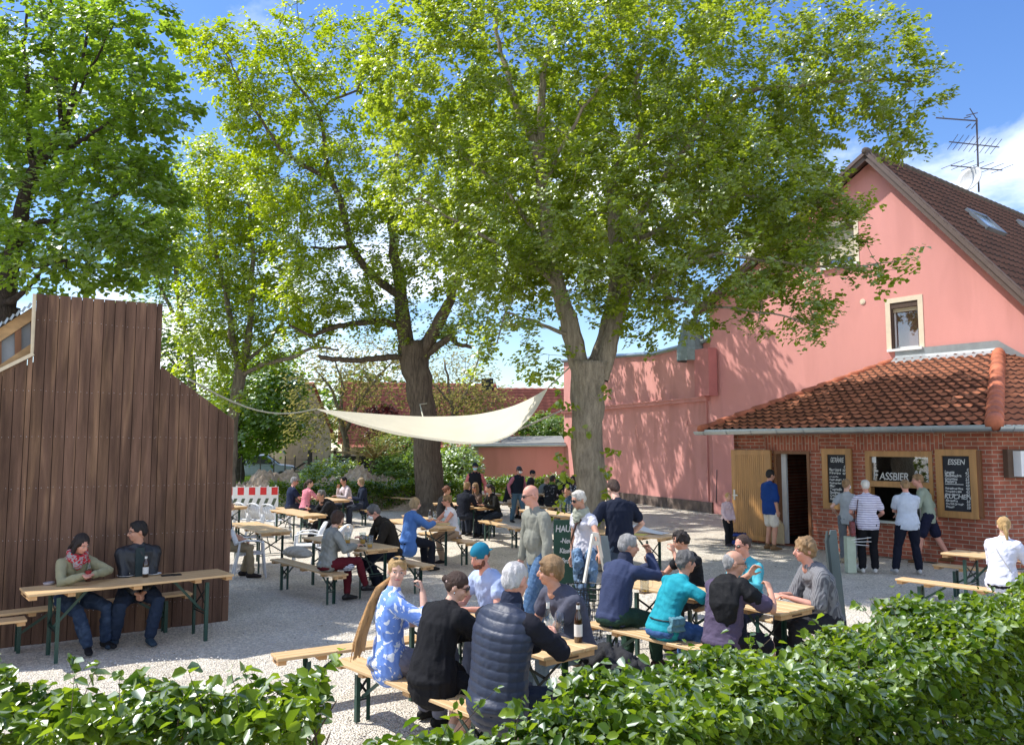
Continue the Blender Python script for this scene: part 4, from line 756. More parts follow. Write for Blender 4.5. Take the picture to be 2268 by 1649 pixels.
# --- trees further back on the left
tree('young_maple_tree', 'yellow green maple with forked pale trunk left of the oak', G(508, 1075), [
    [(508, 1090, 30, 26), (515, 930, 30, 24), (528, 850, 30, 26), (532, 815, 30, 28)], [(530, 815, 30, 17), (512, 740, 30, 15), (500, 640, 30, 11), (470, 520, 30, 7), (455, 400, 30, 4)],
    [(535, 815, 30, 18), (553, 730, 30, 15), (558, 640, 30, 11), (560, 540, 30, 9), (548, 440, 30, 6)], [(520, 835, 30, 10), (580, 808, 29.6, 10), (640, 792, 29.2, 9), (700, 768, 28.8, 7), (750, 775, 28.5, 4)], [(537, 810, 30, 10), (600, 750, 30, 7), (640, 690, 30, 4)]],
    [(520, 420, 30, 100, 80, 3), (470, 360, 30, 60, 60, 2), (580, 460, 30, 90, 90, 3), (460, 500, 30, 80, 80, 2.4), (560, 580, 30, 120, 80, 3), (470, 620, 30, 80, 70, 2.4), (620, 680, 30, 80, 60, 2.4), (520, 720, 30, 70, 50, 2), (450, 730, 30, 70, 50, 2), (450, 800, 29.6, 60, 40, 1.5), (600, 780, 30, 70, 30, 1.6), (500, 880, 29.6, 50, 30, 1.4)],
    LF_OAK, BARK_G, 850, 38, .135, .48, twig=.02, seed=21)
tree('slender_tree', 'slender grey stemmed tree beside the shack tower', G(432, 1060), [
    [(432, 1060, 34, 20), (428, 860, 34, 18), (412, 740, 34, 15), (395, 660, 34, 12), (390, 560, 34, 8), (385, 440, 34, 5)], [(408, 730, 34, 10), (365, 660, 34, 8), (340, 600, 34, 6), (320, 520, 34, 3)], [(428, 840, 34, 7), (380, 800, 34, 6), (350, 760, 34, 3)]],
    [(380, 440, 34, 80, 90, 3), (340, 560, 34, 70, 80, 2.6), (430, 600, 34, 60, 70, 2.4), (380, 700, 34, 70, 60, 2.4), (420, 790, 34, 60, 50, 2), (350, 820, 34, 60, 50, 2)],
    LF_FAR, BARK_G, 330, 32, .17, .7, twig=.022, seed=23)
tree('dark_garden_tree', 'dark dense broadleaf tree with crooked trunk in the meadow behind the fence', G(525, 1060), [
    [(530, 1062, 46, 22), (528, 980, 46, 18), (545, 900, 46, 12), (570, 850, 46, 8)], [(528, 1010, 46, 10), (505, 960, 46, 7), (490, 900, 46, 4)]],
    [(575, 870, 46, 90, 70, 4), (560, 950, 46, 70, 50, 3.5), (620, 920, 46, 50, 50, 3), (500, 920, 46, 40, 50, 2.5), (600, 830, 46, 70, 50, 3)],
    LF_MAPLE, BARK_D, 420, 36, .24, .9, twig=.03, seed=25)
def bush(name, label, px, py, d, rx, ry, rd, lm, n, ls=.12, bark=BARK_D, base=None, group='shrubs in front of the far houses', stems=3, seed=1, cat='shrub', lob=None):
    b = G(px, 984.5 + HC * FP / d); L_ = [[(px, 984.5 + HC * FP / d, d, 8)] + [(px + (q - stems / 2) * rx * .25, py + ry * .4, d, 6), (px + (q - stems / 2) * rx * .6, py - ry * .2, d, 4), (px + (q - stems / 2) * rx * .9, py - ry * .7, d, 2)] for q in range(stems)]
    return tree(name, label, b, L_, lob or [(px, py, d, rx, ry, rd)], lm, bark, n, 34, ls, .35, twig=.014, cat=cat, group=group, seed=seed)
tree('blossom_tree', 'sparse twiggy olive leaved tree behind the left end of the sail', G(775, 1040), [
    [(775, 1045, 42, 16), (765, 970, 42, 13), (752, 920, 42, 9), (735, 860, 42, 6), (700, 820, 42, 3)], [(762, 960, 42, 9), (800, 880, 42, 7), (850, 820, 42, 5), (880, 790, 42, 3)], [(755, 925, 42, 6), (760, 850, 42, 5), (740, 790, 42, 3)]],
    [(740, 870, 42, 100, 90, 4), (840, 840, 42, 90, 70, 4), (800, 790, 42, 110, 50, 4), (700, 940, 42, 60, 50, 3)], LF_OLIVE, BARK_G, 420, 12, .17, .8, twig=.03, seed=31)
tree('sparse_tree', 'thin reddish twigged tree between oak trunk and lime trunk', G(1010, 1030), [
    [(1000, 1050, 44, 12), (1005, 950, 44, 10), (1000, 880, 44, 7), (985, 800, 44, 4)], [(1003, 930, 44, 7), (1040, 850, 44, 5), (1060, 790, 44, 3)], [(1003, 900, 44, 6), (960, 850, 44, 4)]],
    [(1000, 850, 44, 70, 80, 4), (1060, 870, 44, 60, 60, 3), (960, 890, 44, 40, 60, 3), (1100, 900, 44, 60, 40, 3)], LF_OLIVE, BARK_G, 300, 10, .17, .8, twig=.03, seed=33)
bush('red_shrub', 'red leaved shrub behind the sail by the far roof', 850, 940, 41, 45, 40, 2, LF_RED, 70, .16, seed=35)
bush('green_shrub', 'bright green shrub left of the oak trunk', 880, 1010, 37, 55, 45, 2.0, LF_FAR, 190, .13, seed=36)
bush('tall_shrub', 'dark green shrub mass right behind the oak trunk', 1010, 1035, 37, 50, 50, 2.0, LF_MAPLE, 190, .13, seed=37)
bush('low_shrub', 'yellow green weeds and shrub by the collapsed shelter', 740, 1050, 34, 70, 24, 2, LF_OAK, 160, .12, seed=38)
bush('small_shrub', 'small green shrub behind the clipped hedge near the oak', 880, 1045, 33, 50, 40, 1.8, LF_FAR, 200, .12, seed=39)
bush('ivy_shrub', 'dark leafy shrub on the shed roof edge', 1205, 945, 47, 70, 26, 2, LF_FAR, 150, .16, seed=40)
# pollard willow
pw = empty('pollard_willow', D(834, 1095, 33), 0, 'pollarded willow with a spray of thin upright shoots', 'tree'); pw.location.z = 0
trunkmesh([([D(834, 1100, 33), D(832, 1060, 33), D(833, 1020, 33)], [.22, .2, .27])], 'trunk', BARK_D, pw)
mb = MB(); r_ = random.Random(4)
for i in range(110):
    a = r_.uniform(0, 2 * PI); e = r_.uniform(.15, 1.0); o = D(833, 1018, 33); q = Vector((math.cos(a) * math.cos(e), math.sin(a) * math.cos(e), math.sin(e))) * r_.uniform(.8, 1.5); mb.tube([o, o + q * .5 + Vector((0, 0, .05)), o + q], [.014, .01, .005], 3, cap=False)
P0(mb, 'branches', M('willow_shoot', (.32, .22, .09), .8, .3), pw)
C = np.array(D(833, 1000, 33)) + unit(rng.normal(size=(900, 3))) * np.array([1.2, 1.2, .8]) * (rng.random((900, 1)) ** .4) + [0, 0, .3]; attach(leaves('crown', C, .09, LF_OLIVE, None), pw)
# distant wood
def wood():
    C = []; 
    for i in range(46):
        x = -95 + i * 4.6 + rng.normal() * 2; y = 95 + rng.normal() * 8; h = rng.uniform(7, 13); n = 420
        C.append(np.array([x, y, h * .55]) + unit(rng.normal(size=(n, 3))) * np.array([4.5, 4, h * .5]) * rng.random((n, 1)) ** .35)
    return leaves('distant_wood', np.concatenate(C), .85, LF_FAR, None, .4)
tag(wood(), 'distant green treeline closing the view', kind='stuff')
# ================================================================ HEDGES
def hedge(name, label, a, b, wdt, h, n, ls, lm, z0=0., sparse=0, seed=1, stems=12, topn=.0, group=None, hexa=True, waist=0):
    global rng; keep = rng; rng = np.random.default_rng(seed); r = rng; a = np.array(a, float); b = np.array(b, float); Ln = np.linalg.norm(b - a); d = (b - a) / Ln; nn = np.array([-d[1], d[0]])
    t = empty(name, ((a[0] + b[0]) / 2, (a[1] + b[1]) / 2, 0), 0, label, 'hedge', group)
    # points near the shell of a rounded box, irregular
    s = r.random(n) * Ln; k = r.random(n); u = r.uniform(-1, 1, n); v = r.random(n)
    hh = h * (1 + .07 * np.sin(s * 2.1 + seed) + .06 * np.sin(s * 5.3 + 1) + .035 * np.sin(s * 13 + u * 4)); 
    depth = r.exponential(.07, n); topf = k < .45
    depth = depth + .09 * np.maximum(0, np.sin(s * 6.1 + v * 5) * np.sin(v * 9 + s * 2.3)); off = np.where(topf, u * wdt / 2, np.sign(u) * (wdt / 2 - depth + .03 * np.sin(s * 3 + v * 7))); z = np.where(topf, hh - depth + .03 * np.sin(s * 7 + u * 5), hh * (1 - (1 - v) ** 1.0 * (1 - z0)))
    z = np.where(topf, z, hh * (z0 + (1 - z0) * v ** .8)); sproud = r.random(n) < .06; z = z + sproud * topf * np.minimum(r.exponential(.06, n), .16)
    P = a[None] + d[None] * s[:, None] + nn[None] * off[:, None]; C = np.column_stack([P, z])
    if sparse:
        g = np.sin(s * 2.9 + 1) + np.sin(s * 5.1 + z * 6) * .8; keepm = (g > -sparse + (1 - s / Ln) * 0) | (z > h * .62); C = C[keepm]
    nr = np.zeros_like(C); C_ = C; n_ = len(C)
    # shoots sticking up
    ks = int(Ln * 13); ss = r.random(ks) * Ln; base = np.column_stack([a[None] + d[None] * ss[:, None] + nn[None] * r.uniform(-.5, .5, ks)[:, None] * wdt, np.full(ks, h * 1.0)]); dirv = unit(r.normal(size=(ks, 3)) * .6 + [0, 0, 1]); ln = r.uniform(.05, .22, ks)
    m = 7; tt = np.linspace(.2, 1, m)[None, :, None]; SH = (base[:, None] + dirv[:, None] * ln[:, None, None] * tt).reshape(-1, 3) + r.normal(size=(ks * m, 3)) * .008
    C = np.concatenate([C, SH]); tint = np.clip(r.normal(.45, .3, len(C)) + .3 * np.sin(C[:, 0] * 5 + C[:, 1] * 3) * np.sin(C[:, 1] * 7), 0, 1)
    attach(leaves('foliage', C, ls * (.75 + .5 * r.random(len(C))), lm, None, .30, .37, hexa, .3, tint), t)
    mb = MB()
    for i in range(int(Ln * stems)):
        q = r.random() * Ln; p = a + d * q + nn * r.uniform(-.25, .25) * wdt; p0 = Vector((p[0], p[1], 0)); p1 = p0 + Vector((r.normal() * .08, r.normal() * .08, h * .5)); p2 = p1 + Vector((r.normal() * .15, r.normal() * .15, h * .42)); mb.tube([p0, p1, p2], [.011, .008, .004], 5, cap=False)
    for i in range(ks): mb.tube([Vector(base[i]) - Vector(dirv[i]) * .1, Vector(base[i] + dirv[i] * ln[i])], [.003, .0015], 3, cap=False)
    P0(mb, 'stems', M('hedge_stem', (.11, .075, .05), .8, .3), t); rng = keep; return t
hedge('beech_hedge', 'thick clipped beech hedge running across the bottom right foreground', (-.42, 3.62), (7.6, 9.6), .92, .95, 60000, .063, LF_HEDGE, seed=4)
hedge('thin_beech_hedge', 'loose thin beech hedge in the bottom left foreground', (-4.6, 5.0), (-1.12, 4.88), .55, .89, 6200, .082, LF_HEDGE, z0=.15, sparse=.35, seed=6, stems=9)
hedge('low_hedge', 'low clipped hedge along the back of the yard left of the oak', G(598, 1139)[:2], (-1.9, 31.5), .8, .95, 11000, .10, LF_HEDGE, seed=8, stems=3, hexa=False, group='clipped hedges at the back of the yard')
hedge('low_hedge', 'short clipped hedge in front of the pink shed', (-2.2, 32.2), (2.4, 35), .8, .95, 7000, .10, LF_HEDGE, seed=9, stems=3, hexa=False, group='clipped hedges at the back of the yard')
# ================================================================ BEER TABLES, BENCHES
PINE = M('pine_boards', (.62, .415, .21), .42, .13, 2.5, .12, 50, spec=.45, stretch=(.35, 6, 6), c2=(.50, .29, .12), pat=('noise', 0, .50, .72), pscale=5)
PINE_E = M('pine_batten', (.56, .33, .15), .5, .15, 4, stretch=(1, 4, 4))
GREEN = M('green_steel', (.018, .06, .045), .38, .12, 5, spec=.5); DGREEN = M('dark_steel', (.014, .02, .022), .4, .15)
def trestle(mb, ax, w, h):   # angle-iron pair handled per leg
    pass
def make_table(name, label, L_, W_, H_, cat, group, boards):
    t = empty(name, (0, 0, 0), 0, label, cat, group); mb = MB(); bw = W_ / boards
    for i in range(boards): mb.box((0, -W_ / 2 + bw * (i + .5), H_ - .014), (L_, bw - .005, .028))
    o = mb.build('tabletop' if cat == 'table' else 'seat', PINE, t)
    bv = o.modifiers.new('b', 'BEVEL'); bv.width = .004; bv.segments = 1
    for x in (-L_ / 2 + .05, -L_ / 2 + .42, 0, L_ / 2 - .42, L_ / 2 - .05): MB().box((x, 0, H_ - .028 - .0225), (.075 if abs(x) > .1 else .09, W_ - .06, .04)).build('batten', PINE_E, t)
    for s in (-1, 1):
        x0 = s * (L_ / 2 - .30); z1 = H_ - .075
        for q in (-1, 1):
            y0 = q * (W_ / 2 - .06); mb = MB(); mb.box((x0, y0, z1 / 2), (.04, .004, z1)); mb.box((x0 - s * .018, y0 - q * .018, z1 / 2), (.004, .034, z1)); mb.build('leg', GREEN, t)
        mb = MB(); yb = W_ / 2 - .06
        mb.bar((x0, -yb, z1 * .93), (x0, yb, z1 * .52), .022, .006, up=(1, 0, 0)); mb.bar((x0 + .01, yb, z1 * .93), (x0 + .01, -yb, z1 * .52), .022, .006, up=(1, 0, 0)); mb.bar((x0, -yb, z1 * .45), (x0, yb, z1 * .45), .012, .012)
        mb.build('cross_brace', DGREEN, t)
        mb = MB(); mb.bar((x0, 0, z1 * .50), (x0 - s * .33, 0, z1 + .02), .03, .008, up=(0, 1, 0)); mb.bar((x0, -yb, z1 * .5), (x0, yb, z1 * .5), .03, .01); mb.build('folding_strut', GREEN, t)
    # maker's stamp on the end batten (dark rounded slot)
    mb = MB(); mb.box((L_ / 2 - .05 + .04, 0, H_ - .05), (.006, W_ * .28, .012)); mb.box((-L_ / 2 + .05 - .04, 0, H_ - .05), (.006, W_ * .28, .012)); mb.build('stamp', M('burnt_stamp', (.10, .05, .02), .8), t)
    return t
TD = Vector((-.645, .764, 0)); TN = Vector((.764, .645, 0)); used = {}
def place(kind, c, ang, label):
    src = {'table': 'beer_table', 'bench': 'beer_bench'}[kind]
    if kind not in used:
        o = make_table('beer_table', label, 2.2, .58, .77, 'table', 'pine beer tables with green folding legs', 4) if kind == 'table' else make_table('beer_bench', label, 2.2, .25, .47, 'bench', 'pine beer benches with green folding legs', 3)
        used[kind] = o; o.location = (c[0], c[1], 0); o.rotation_euler = (0, 0, ang); return o
    return dup(used[kind], (c[0], c[1], 0), ang, label)
def along(kind, end, d, label):   # end = centre of near end, d = unit dir towards far end
    d = Vector((d[0], d[1], 0)).normalized(); c = Vector((end[0], end[1] + .15 - .008 * end[1], 0)) + d * 1.1; place(kind, c, math.atan2(d.y, d.x), label); return c
AD = Vector((.775, .632, 0)); AN = Vector((.632, -.775, 0))
along('table', (-5.3, 8.92), AD, 'beer table in front of the wooden shack with the seated couple behind it')
along('bench', (-5.86, 9.22), AD, 'beer bench against the wooden shack wall under the seated couple')
along('bench', (-5.32, 9.02), (-.80, -.60), 'beer bench end at the left picture edge left of the couple')
along('table', (.46, 6.31), TD, 'beer table in the centre foreground between puffer vest man and blond man')
along('bench', (-.03, 5.66), (-.66, .751), 'nearest beer bench under floral woman, black dress woman and vest man')
along('bench', (.98, 6.79), TD, 'beer bench on the far side of the foreground table with black bag on it')
along('bench', (-2.13, 7.38), (.86, .51), 'empty three plank bench left of the woman in the blue floral top')
along('table', (2.75, 7.9), (-.62, .785), 'beer table of the right hand group beside the grey post')
along('bench', (2.26, 7.12), (-.64, .768), 'beer bench under the navy sweater man and turquoise shirt woman')
along('bench', (3.33, 8.33), (-.62, .785), 'beer bench under the striped shirt man at the right hand group')
along('table', (-1.97, 12.6), TD, 'beer table between woman in maroon trousers and man with white mask')
along('bench', (-2.49, 12.0), TD, 'beer bench under the woman in maroon trousers with a striped bag on it')
along('bench', (-1.3, 12.9), TD, 'beer bench under the man with white mask in black jacket')
along('table', (-4.3, 15.0), (-.55, .83), 'beer table beside the white plastic chairs at the shack corner')
along('table', (-4.42, 18.5), (-.58, .81), 'sunlit beer table where the man in black jacket leans with folded hands')
along('bench', (-3.75, 19.0), (-.58, .81), 'beer bench under the leaning man in black jacket')
along('table', (-4.9, 23.6), (-.62, .78), 'far beer table of the four people near the low hedge')
along('bench', (-4.15, 23.9), (-.62, .78), 'far beer bench under the blonde woman in dark coat')
along('bench', (-5.7, 23.2), (-.62, .78), 'far beer bench under the pink blouse woman')
along('table', (-1.32, 15.75), (-.52, .854), 'beer table between the blue jacket woman and white sleeveless top woman')
along('bench', (-1.95, 15.35), (-.52, .854), 'beer bench under the woman in blue jacket')
along('bench', (-.78, 15.95), (-.52, .854), 'beer bench under the woman in white sleeveless top')
along('table', (-.62, 20.9), (-.6, .8), 'beer table of the four dark dressed friends right of the oak')
along('bench', (-.32, 20.9), (-.6, .8), 'beer bench under the woman in black sweater right of the oak')
along('bench', (-1.55, 20.4), (-.6, .8), 'beer bench left side of the dark dressed friends by the oak')
along('table', (-.6, 26.4), (-.3, .954), 'far beer table in front of the shed hedge with a woman in black')
along('bench', (.1, 25.6), (-.3, .954), 'far beer bench under the long haired woman in black')
along('table', (1.35, 18.3), (-.42, .907), 'beer table with two empty glasses behind the grey sweater man')
along('bench', (.18, 18.6), (-.42, .907), 'empty beer bench left of the table with two empty glasses')
along('bench', (2.2, 18.7), (-.42, .907), 'beer bench under the woman in denim jacket')
along('table', (2.0, 25.2), (-.5, .866), 'far beer table in front of the pink hall with drinks')
along('bench', (1.2, 24.8), (-.5, .866), 'far beer bench under the man in black and grey jacket')
along('table', (2.72, 14.25), (-.78, .62), 'beer table with papers where the man in navy polo stands')
along('table', (7.95, 10.6), TD, 'beer table near the kiosk at the right edge with a glass of dark beer')
along('bench', (6.92, 10.02), TD, 'beer bench under the woman in white at the right edge')
along('bench', (8.15, 11.4), TD, 'beer bench between the kiosk wall and the right edge table')
along('table', (-2.6, 29.5), (-.6, .8), 'distant beer table half hidden behind the oak trunk')
along('bench', (-3.1, 28.6), (-.7, .7), 'distant beer bench half hidden behind the oak trunk')
along('table', (-7.0, 21.0), (-.75, .66), 'distant beer table just behind the shack corner')
# ================================================================ WHITE PLASTIC CHAIRS
PL = M('white_plastic', (.72, .73, .74), .35, .03, spec=.5)
def make_chair(label):
    t = empty('plastic_chair', (0, 0, 0), 0, label, 'chair', 'white plastic garden chairs')
    mb = MB(); V = []; n = 8
    for i in range(n + 1):
        for j in range(n + 1): x = -.22 + .44 * i / n; y = -.21 + .44 * j / n; V.append((x, y, .43 - .02 * math.cos(x * 5) - .015 * (j / n < .2)))
    mb.add(V, [(i * (n + 1) + j, (i + 1) * (n + 1) + j, (i + 1) * (n + 1) + j + 1, i * (n + 1) + j + 1) for i in range(n) for j in range(n)]); o = mb.build('seat', PL, t, True); s = o.modifiers.new('s', 'SOLIDIFY'); s.thickness = .02
    mb = MB(); P = []
    for k in range(13): a = PI * k / 12; P.append((-.25 * math.cos(a), -.20 - .10 * math.sin(a) ** .7 - .05, .60 + .24 * math.sin(a) ** .6))
    mb.tube(P, [(.045, .016)] * 13, 6, side=(0, 1, 0))
    for k in range(5): x = -.15 + .075 * k; mb.bar((x * .8, -.21, .43), (x, -.31, .80 - .10 * abs(x) / .15 * .4), .07, .016, up=(0, 1, 0))
    mb.build('backrest', PL, t, True)
    for sx in (-1, 1): 
        mb = MB(); mb.tube([(sx * .25, -.26, .62), (sx * .28, -.1, .66), (sx * .28, .12, .65), (sx * .26, .2, .60)], [(.045, .016)] * 4, 6, side=(1, 0, 0)); mb.build('armrest', PL, t, True)
        for y0, y1, zt in ((.2, .26, .62), (-.2, -.3, .62)):
            mb = MB(); mb.tube([(sx * .26, y0, zt), (sx * .235, (y0 * .8 + y1 * .2), .42), (sx * .27, y1, 0.0)], [(.055, .022), (.055, .024), (.036, .02)], 6, side=(1, 0, 0)); mb.build('leg', PL, t, True)
    return t
c0 = make_chair('white plastic chair under the man in beige trousers at the shack corner'); q = G(545, 1272); c0.location = (q.x + .12, q.y - .15, 0); c0.rotation_euler = (0, 0, R(-70))
for x, y, rz, lb in ((-4.0, 16.1, 100, 'white plastic chair behind the two chairs pushed against the table'), (-3.45, 15.7, 75, 'white plastic chair facing the table beside the folded jacket bench')): dup(c0, (x, y, 0), R(rz), lb)
for i, lb in enumerate(('leftmost of three white plastic chairs in front of the barrier', 'middle white plastic chair in front of the red white barrier', 'rightmost of three white plastic chairs in front of the barrier')): dup(c0, (-7.0 + .45 * i, 21.8 - .25 * i, 0), R(-30), lb)
# ================================================================ BARRIER
ba = empty('construction_barrier', G(557, 1147), R(8), 'red and white plastic construction barrier by the hedge', 'barrier'); WP = M('barrier_white', (.74, .73, .70), .5, .05); RP_ = M('barrier_red', (.62, .03, .03), .5, .08)
ba.scale = (.82, 1, .93); mb = MB(); mb.box((0, 0, .93), (2.0, .05, .28)); mb.box((0, 0, .17), (2.0, .05, .16)); mb.box((0, 0, .55), (2.0, .03, .5)); mb.build('panel', WP, ba)
for i in range(5): MB().box((-.86 + i * .43, -.002, .93), (.24, .056, .26)).build('red_stripe', RP_, ba)
for i in range(5): MB().box((-.86 + i * .43, -.002, .17), (.2, .056, .13)).build('red_stripe', RP_, ba)
for i in range(6): MB().prism([(-.8 + i * .3, -.02, .38), (-.68 + i * .3, -.02, .38), (-.55 + i * .3, -.02, .68), (-.67 + i * .3, -.02, .68)], (0, .04, 0)).build('slot', M('slot_dark', (.10, .12, .08), .9), ba)
mb = MB()
for i in range(7): mb.box((-.9 + i * .3, 0, 1.09), (.05, .04, .06))
mb.build('top_pegs', WP, ba); mb = MB(); mb.box((.7, 0, .04), (.2, .7, .08)); mb.build('foot', M('rubber', (.03, .03, .03), .8), ba); mb = MB(); mb.box((-.7, 0, .04), (.2, .7, .08)); mb.build('foot', MATS['rubber'], ba)
# ================================================================ BICYCLE mostly hidden behind the shack corner
bi = empty('bicycle', (-7.35, 20.0, 0), R(8), 'black bicycle parked by the shack corner', 'bicycle'); BK = M('black_rubber', (.02, .02, .02), .6)
for x in (0, -1.05):
    P = [(x + .34 * math.cos(2 * PI * k / 28), 0, .35 + .34 * math.sin(2 * PI * k / 28)) for k in range(29)]; wh = MB().tube(P, [.018] * 29, 6, cap=False).build('wheel', BK, bi, True)
    mb = MB()
    for k in range(18): a = 2 * PI * k / 18; mb.tube([(x, .0, .35), (x + .33 * math.cos(a), 0, .35 + .33 * math.sin(a))], [.0015] * 2, 3, cap=False)
    mb.build('spokes', M('chrome', (.6, .6, .6), .2, metal=1), wh)
mb = MB()
for a, b in (((-1.05, 0, .35), (-.65, 0, .32)), ((-.65, 0, .32), (-.8, 0, .85)), ((-.65, 0, .32), (-.12, 0, .75)), ((-.75, 0, .75), (-.14, 0, .85)), ((-1.05, 0, .35), (-.77, 0, .78)), ((0, 0, .35), (-.16, 0, .98))): mb.tube([a, b], [.017] * 2, 8)
mb.build('frame', M('bike_black', (.03, .03, .035), .3), bi, True); MB().tube([(-.95, 0, .9), (-.72, 0, .92)], [(.07, .03), (.03, .02)], 8, side=(0, 1, 0)).build('saddle', BK, bi, True); MB().tube([(-.2, -.28, 1.0), (-.15, 0, 1.0), (-.2, .28, 1.0)], [.013] * 3, 6).build('handlebar', BK, bi, True)
# ================================================================ SMALL THINGS
BG = glassmat('bottle_glass', (.10, .035, .01), .03, .10); CG = glassmat('clear_glass', (.92, .95, .95), .02, .06); BEER = M('beer', (.75, .38, .04), .2, .05); FOAM = M('foam', (.8, .78, .7), .8); COLA = M('dark_drink', (.10, .012, .008), .1); LABEL = M('label_white', (.70, .70, .66), .6, .05); LABR = M('label_red', (.5, .05, .05), .6)
def bottle(p, label, dark=True, h=.26, lab=LABEL, group='bottles on the tables'):
    t = empty('bottle', p, 0, label, 'bottle', group); r = .033; k = h / .26
    mb = MB().lathe([(.001, 0), (r, .003), (r, .14 * k), (r * .9, .165 * k), (.016, .2 * k), (.0135, .235 * k), (.0135, h - .01), (.016, h - .01), (.016, h), (.001, h)], seg=16)
    mb.build('glass_body', M('brown_bottle', (.035, .014, .006), .06, .1, spec=.9) if dark else CG, t, True)
    MB().lathe([(r + .0008, .04 * k), (r + .0008, .12 * k)], seg=16).build('label', lab, t, True); MB().lathe([(.0145, .205 * k), (.0155, .245 * k)], seg=12).build('neck_label', lab, t, True)
    if not dark: MB().lathe([(.001, .005), (r - .003, .006), (r - .003, .05), (.001, .05)], seg=12).build('drink', COLA, t, True)
    return t
def glass(p, label, fill=.0, fm=None, h=.17, r=.036, foam=False, handle=False, tall=False):
    t = empty('glass', p, 0, label, 'glass', 'drinking glasses on the tables'); r2 = r * (1.15 if not tall else 1.3)
    MB().lathe([(.001, 0), (r, 0), (r2, h), (r2 - .002, h), (r - .003, .012), (.001, .012)], seg=16).build('glass_body', CG, t, True)
    if fill: 
        z = .012 + (h - .012) * fill; rr = r + (r2 - r) * fill - .004; MB().lathe([(.001, .0125), (r - .004, .0125), (rr, z), (.001, z)], seg=16).build('drink', fm or BEER, t, True)
        if foam: MB().lathe([(.001, z + .001), (rr, z + .001), (rr, z + .02), (.001, z + .025)], seg=16).build('foam', FOAM, t, True)
    if handle: MB().tube([(r2, 0, h * .8), (r2 + .035, 0, h * .75), (r2 + .035, 0, h * .35), (r, 0, h * .25)], [.006] * 4, 6).build('handle', CG, t, True)
    return t
def plate(p, label, r=.1, food=True):
    t = empty('plate', p, 0, label, 'plate', 'white plates on the shack table'); MB().lathe([(.001, .004), (r * .6, .004), (r, .016), (r, .019), (r * .6, .008), (.001, .008)], seg=20).build('dish', WHITE, t, True)
    if food:
        c = MB(); c.prism([(-.05, -.03, .01), (.05, -.01, .01), (-.04, .04, .01)], (0, 0, .035)); c.build('cake', M('cake', (.70, .62, .42), .8, .2, 40), t)
    return t
Z = .772
def T_(px, py): return G(px, py, Z)
b_ = T_(195, 1287); bottle(b_, 'half empty cola bottle in front of the scarf woman', False, .27, LABR)
bottle(T_(322, 1277), 'brown beer bottle with round label in front of the man at the shack'); plate(T_(279, 1276), 'white plate with a slice of cake left of the beer bottle'); plate(T_(338, 1272), 'white plate behind the beer bottle at the shack', food=False)
t = empty('ashtray', T_(108, 1294), 0, 'clear glass ashtray at the left table end', 'ashtray'); MB().lathe([(.001, .0), (.055, 0), (.06, .03), (.05, .03), (.045, .01), (.001, .01)], seg=14).build('bowl', M('ash_glass', (.35, .30, .30), .1), t, True)
for i, (px, py, lb) in enumerate(((372, 1274, 'black wallet lying on the shack table'), (391, 1273, 'black phone lying beside the wallet on the shack table'))):
    o = MB().box((0, 0, .008), (.15 - .05 * i, .08, .014)).build('wallet' if i == 0 else 'phone', M('black_leather', (.015, .015, .017), .4), None, loc=T_(px, py), rot=R(35)); tag(o, lb, 'wallet' if i == 0 else 'phone')
# drinks on the centre table
bottle(T_(1281, 1421), 'brown beer bottle on the near corner of the foreground table', h=.31); bottle(T_(1214, 1411), 'clear bottle standing behind the beer mug the vest man holds', False, .30)
MUGP = Vector((.23, 6.62, Z)); glass(T_(1221, 1412), 'nearly empty glass mug held by the man in the puffer vest', .14, M('last_drink', (.45, .10, .05), .3), .16, .04, handle=True, foam=True)
glass(T_(1428, 1311), 'clear glass mug in front of the man in navy sweater', .05, BEER, .17, .045, handle=True); glass(T_(1240, 1400), 'clear water glass left of the brown bottle', 0)
# centre-left table
for px, py, f, lb in ((770, 1204, .3, 'glass with beer rest beside the woman in grey jacket'), (803, 1205, .35, 'left one of two beer glasses before the masked man'), (819, 1213, .25, 'right one of two beer glasses before the masked man')): glass(T_(px, py), lb, f, BEER, .19, .042, tall=True)
t = MB().box((0, 0, .006), (.2, .13, .012)).build('menu_card', M('card_dark', (.03, .03, .03), .6), None, loc=T_(795, 1209), rot=.4); tag(t, 'dark menu card on the table of the masked man', 'menu card')
bottle(T_(952, 1153), 'left brown bottle before the blue jacket woman', h=.25); bottle(T_(989, 1155), 'brown bottle beside the white top woman', h=.25); glass(T_(963, 1158), 'empty tulip beer glass between two brown bottles', .05, FOAM, .24, .034, tall=True)
t = MB().box((0, 0, .02), (.26, .16, .04)).build('takeaway_box', M('card_tan', (.55, .45, .25), .8), None, loc=T_(981, 1161), rot=.2); tag(t, 'flat cardboard food box on the table of the white top woman', 'box')
glass(T_(1020, 1112), 'left beer mug before the brown sweater woman', .7, M('ale', (.5, .3, .12), .3), .15, .05, handle=True); glass(T_(1036, 1113), 'round glass of ale right of the beer mug', .6, MATS['ale'], .2, .04, tall=True)
glass(T_(1239, 1133), 'left empty beer glass before the denim jacket woman', .06, FOAM, .2, .04, tall=True); glass(T_(1260, 1135), 'right empty beer glass before the denim jacket woman', .06, FOAM, .2, .04, tall=True)
glass(T_(1236, 1092), 'full yellow beer on the far table by the pink hall', .8, BEER, .19, .045, foam=True)
glass(T_(2244, 1233), 'tall glass of dark red beer on the right edge table', .86, COLA, .2, .042, foam=True)
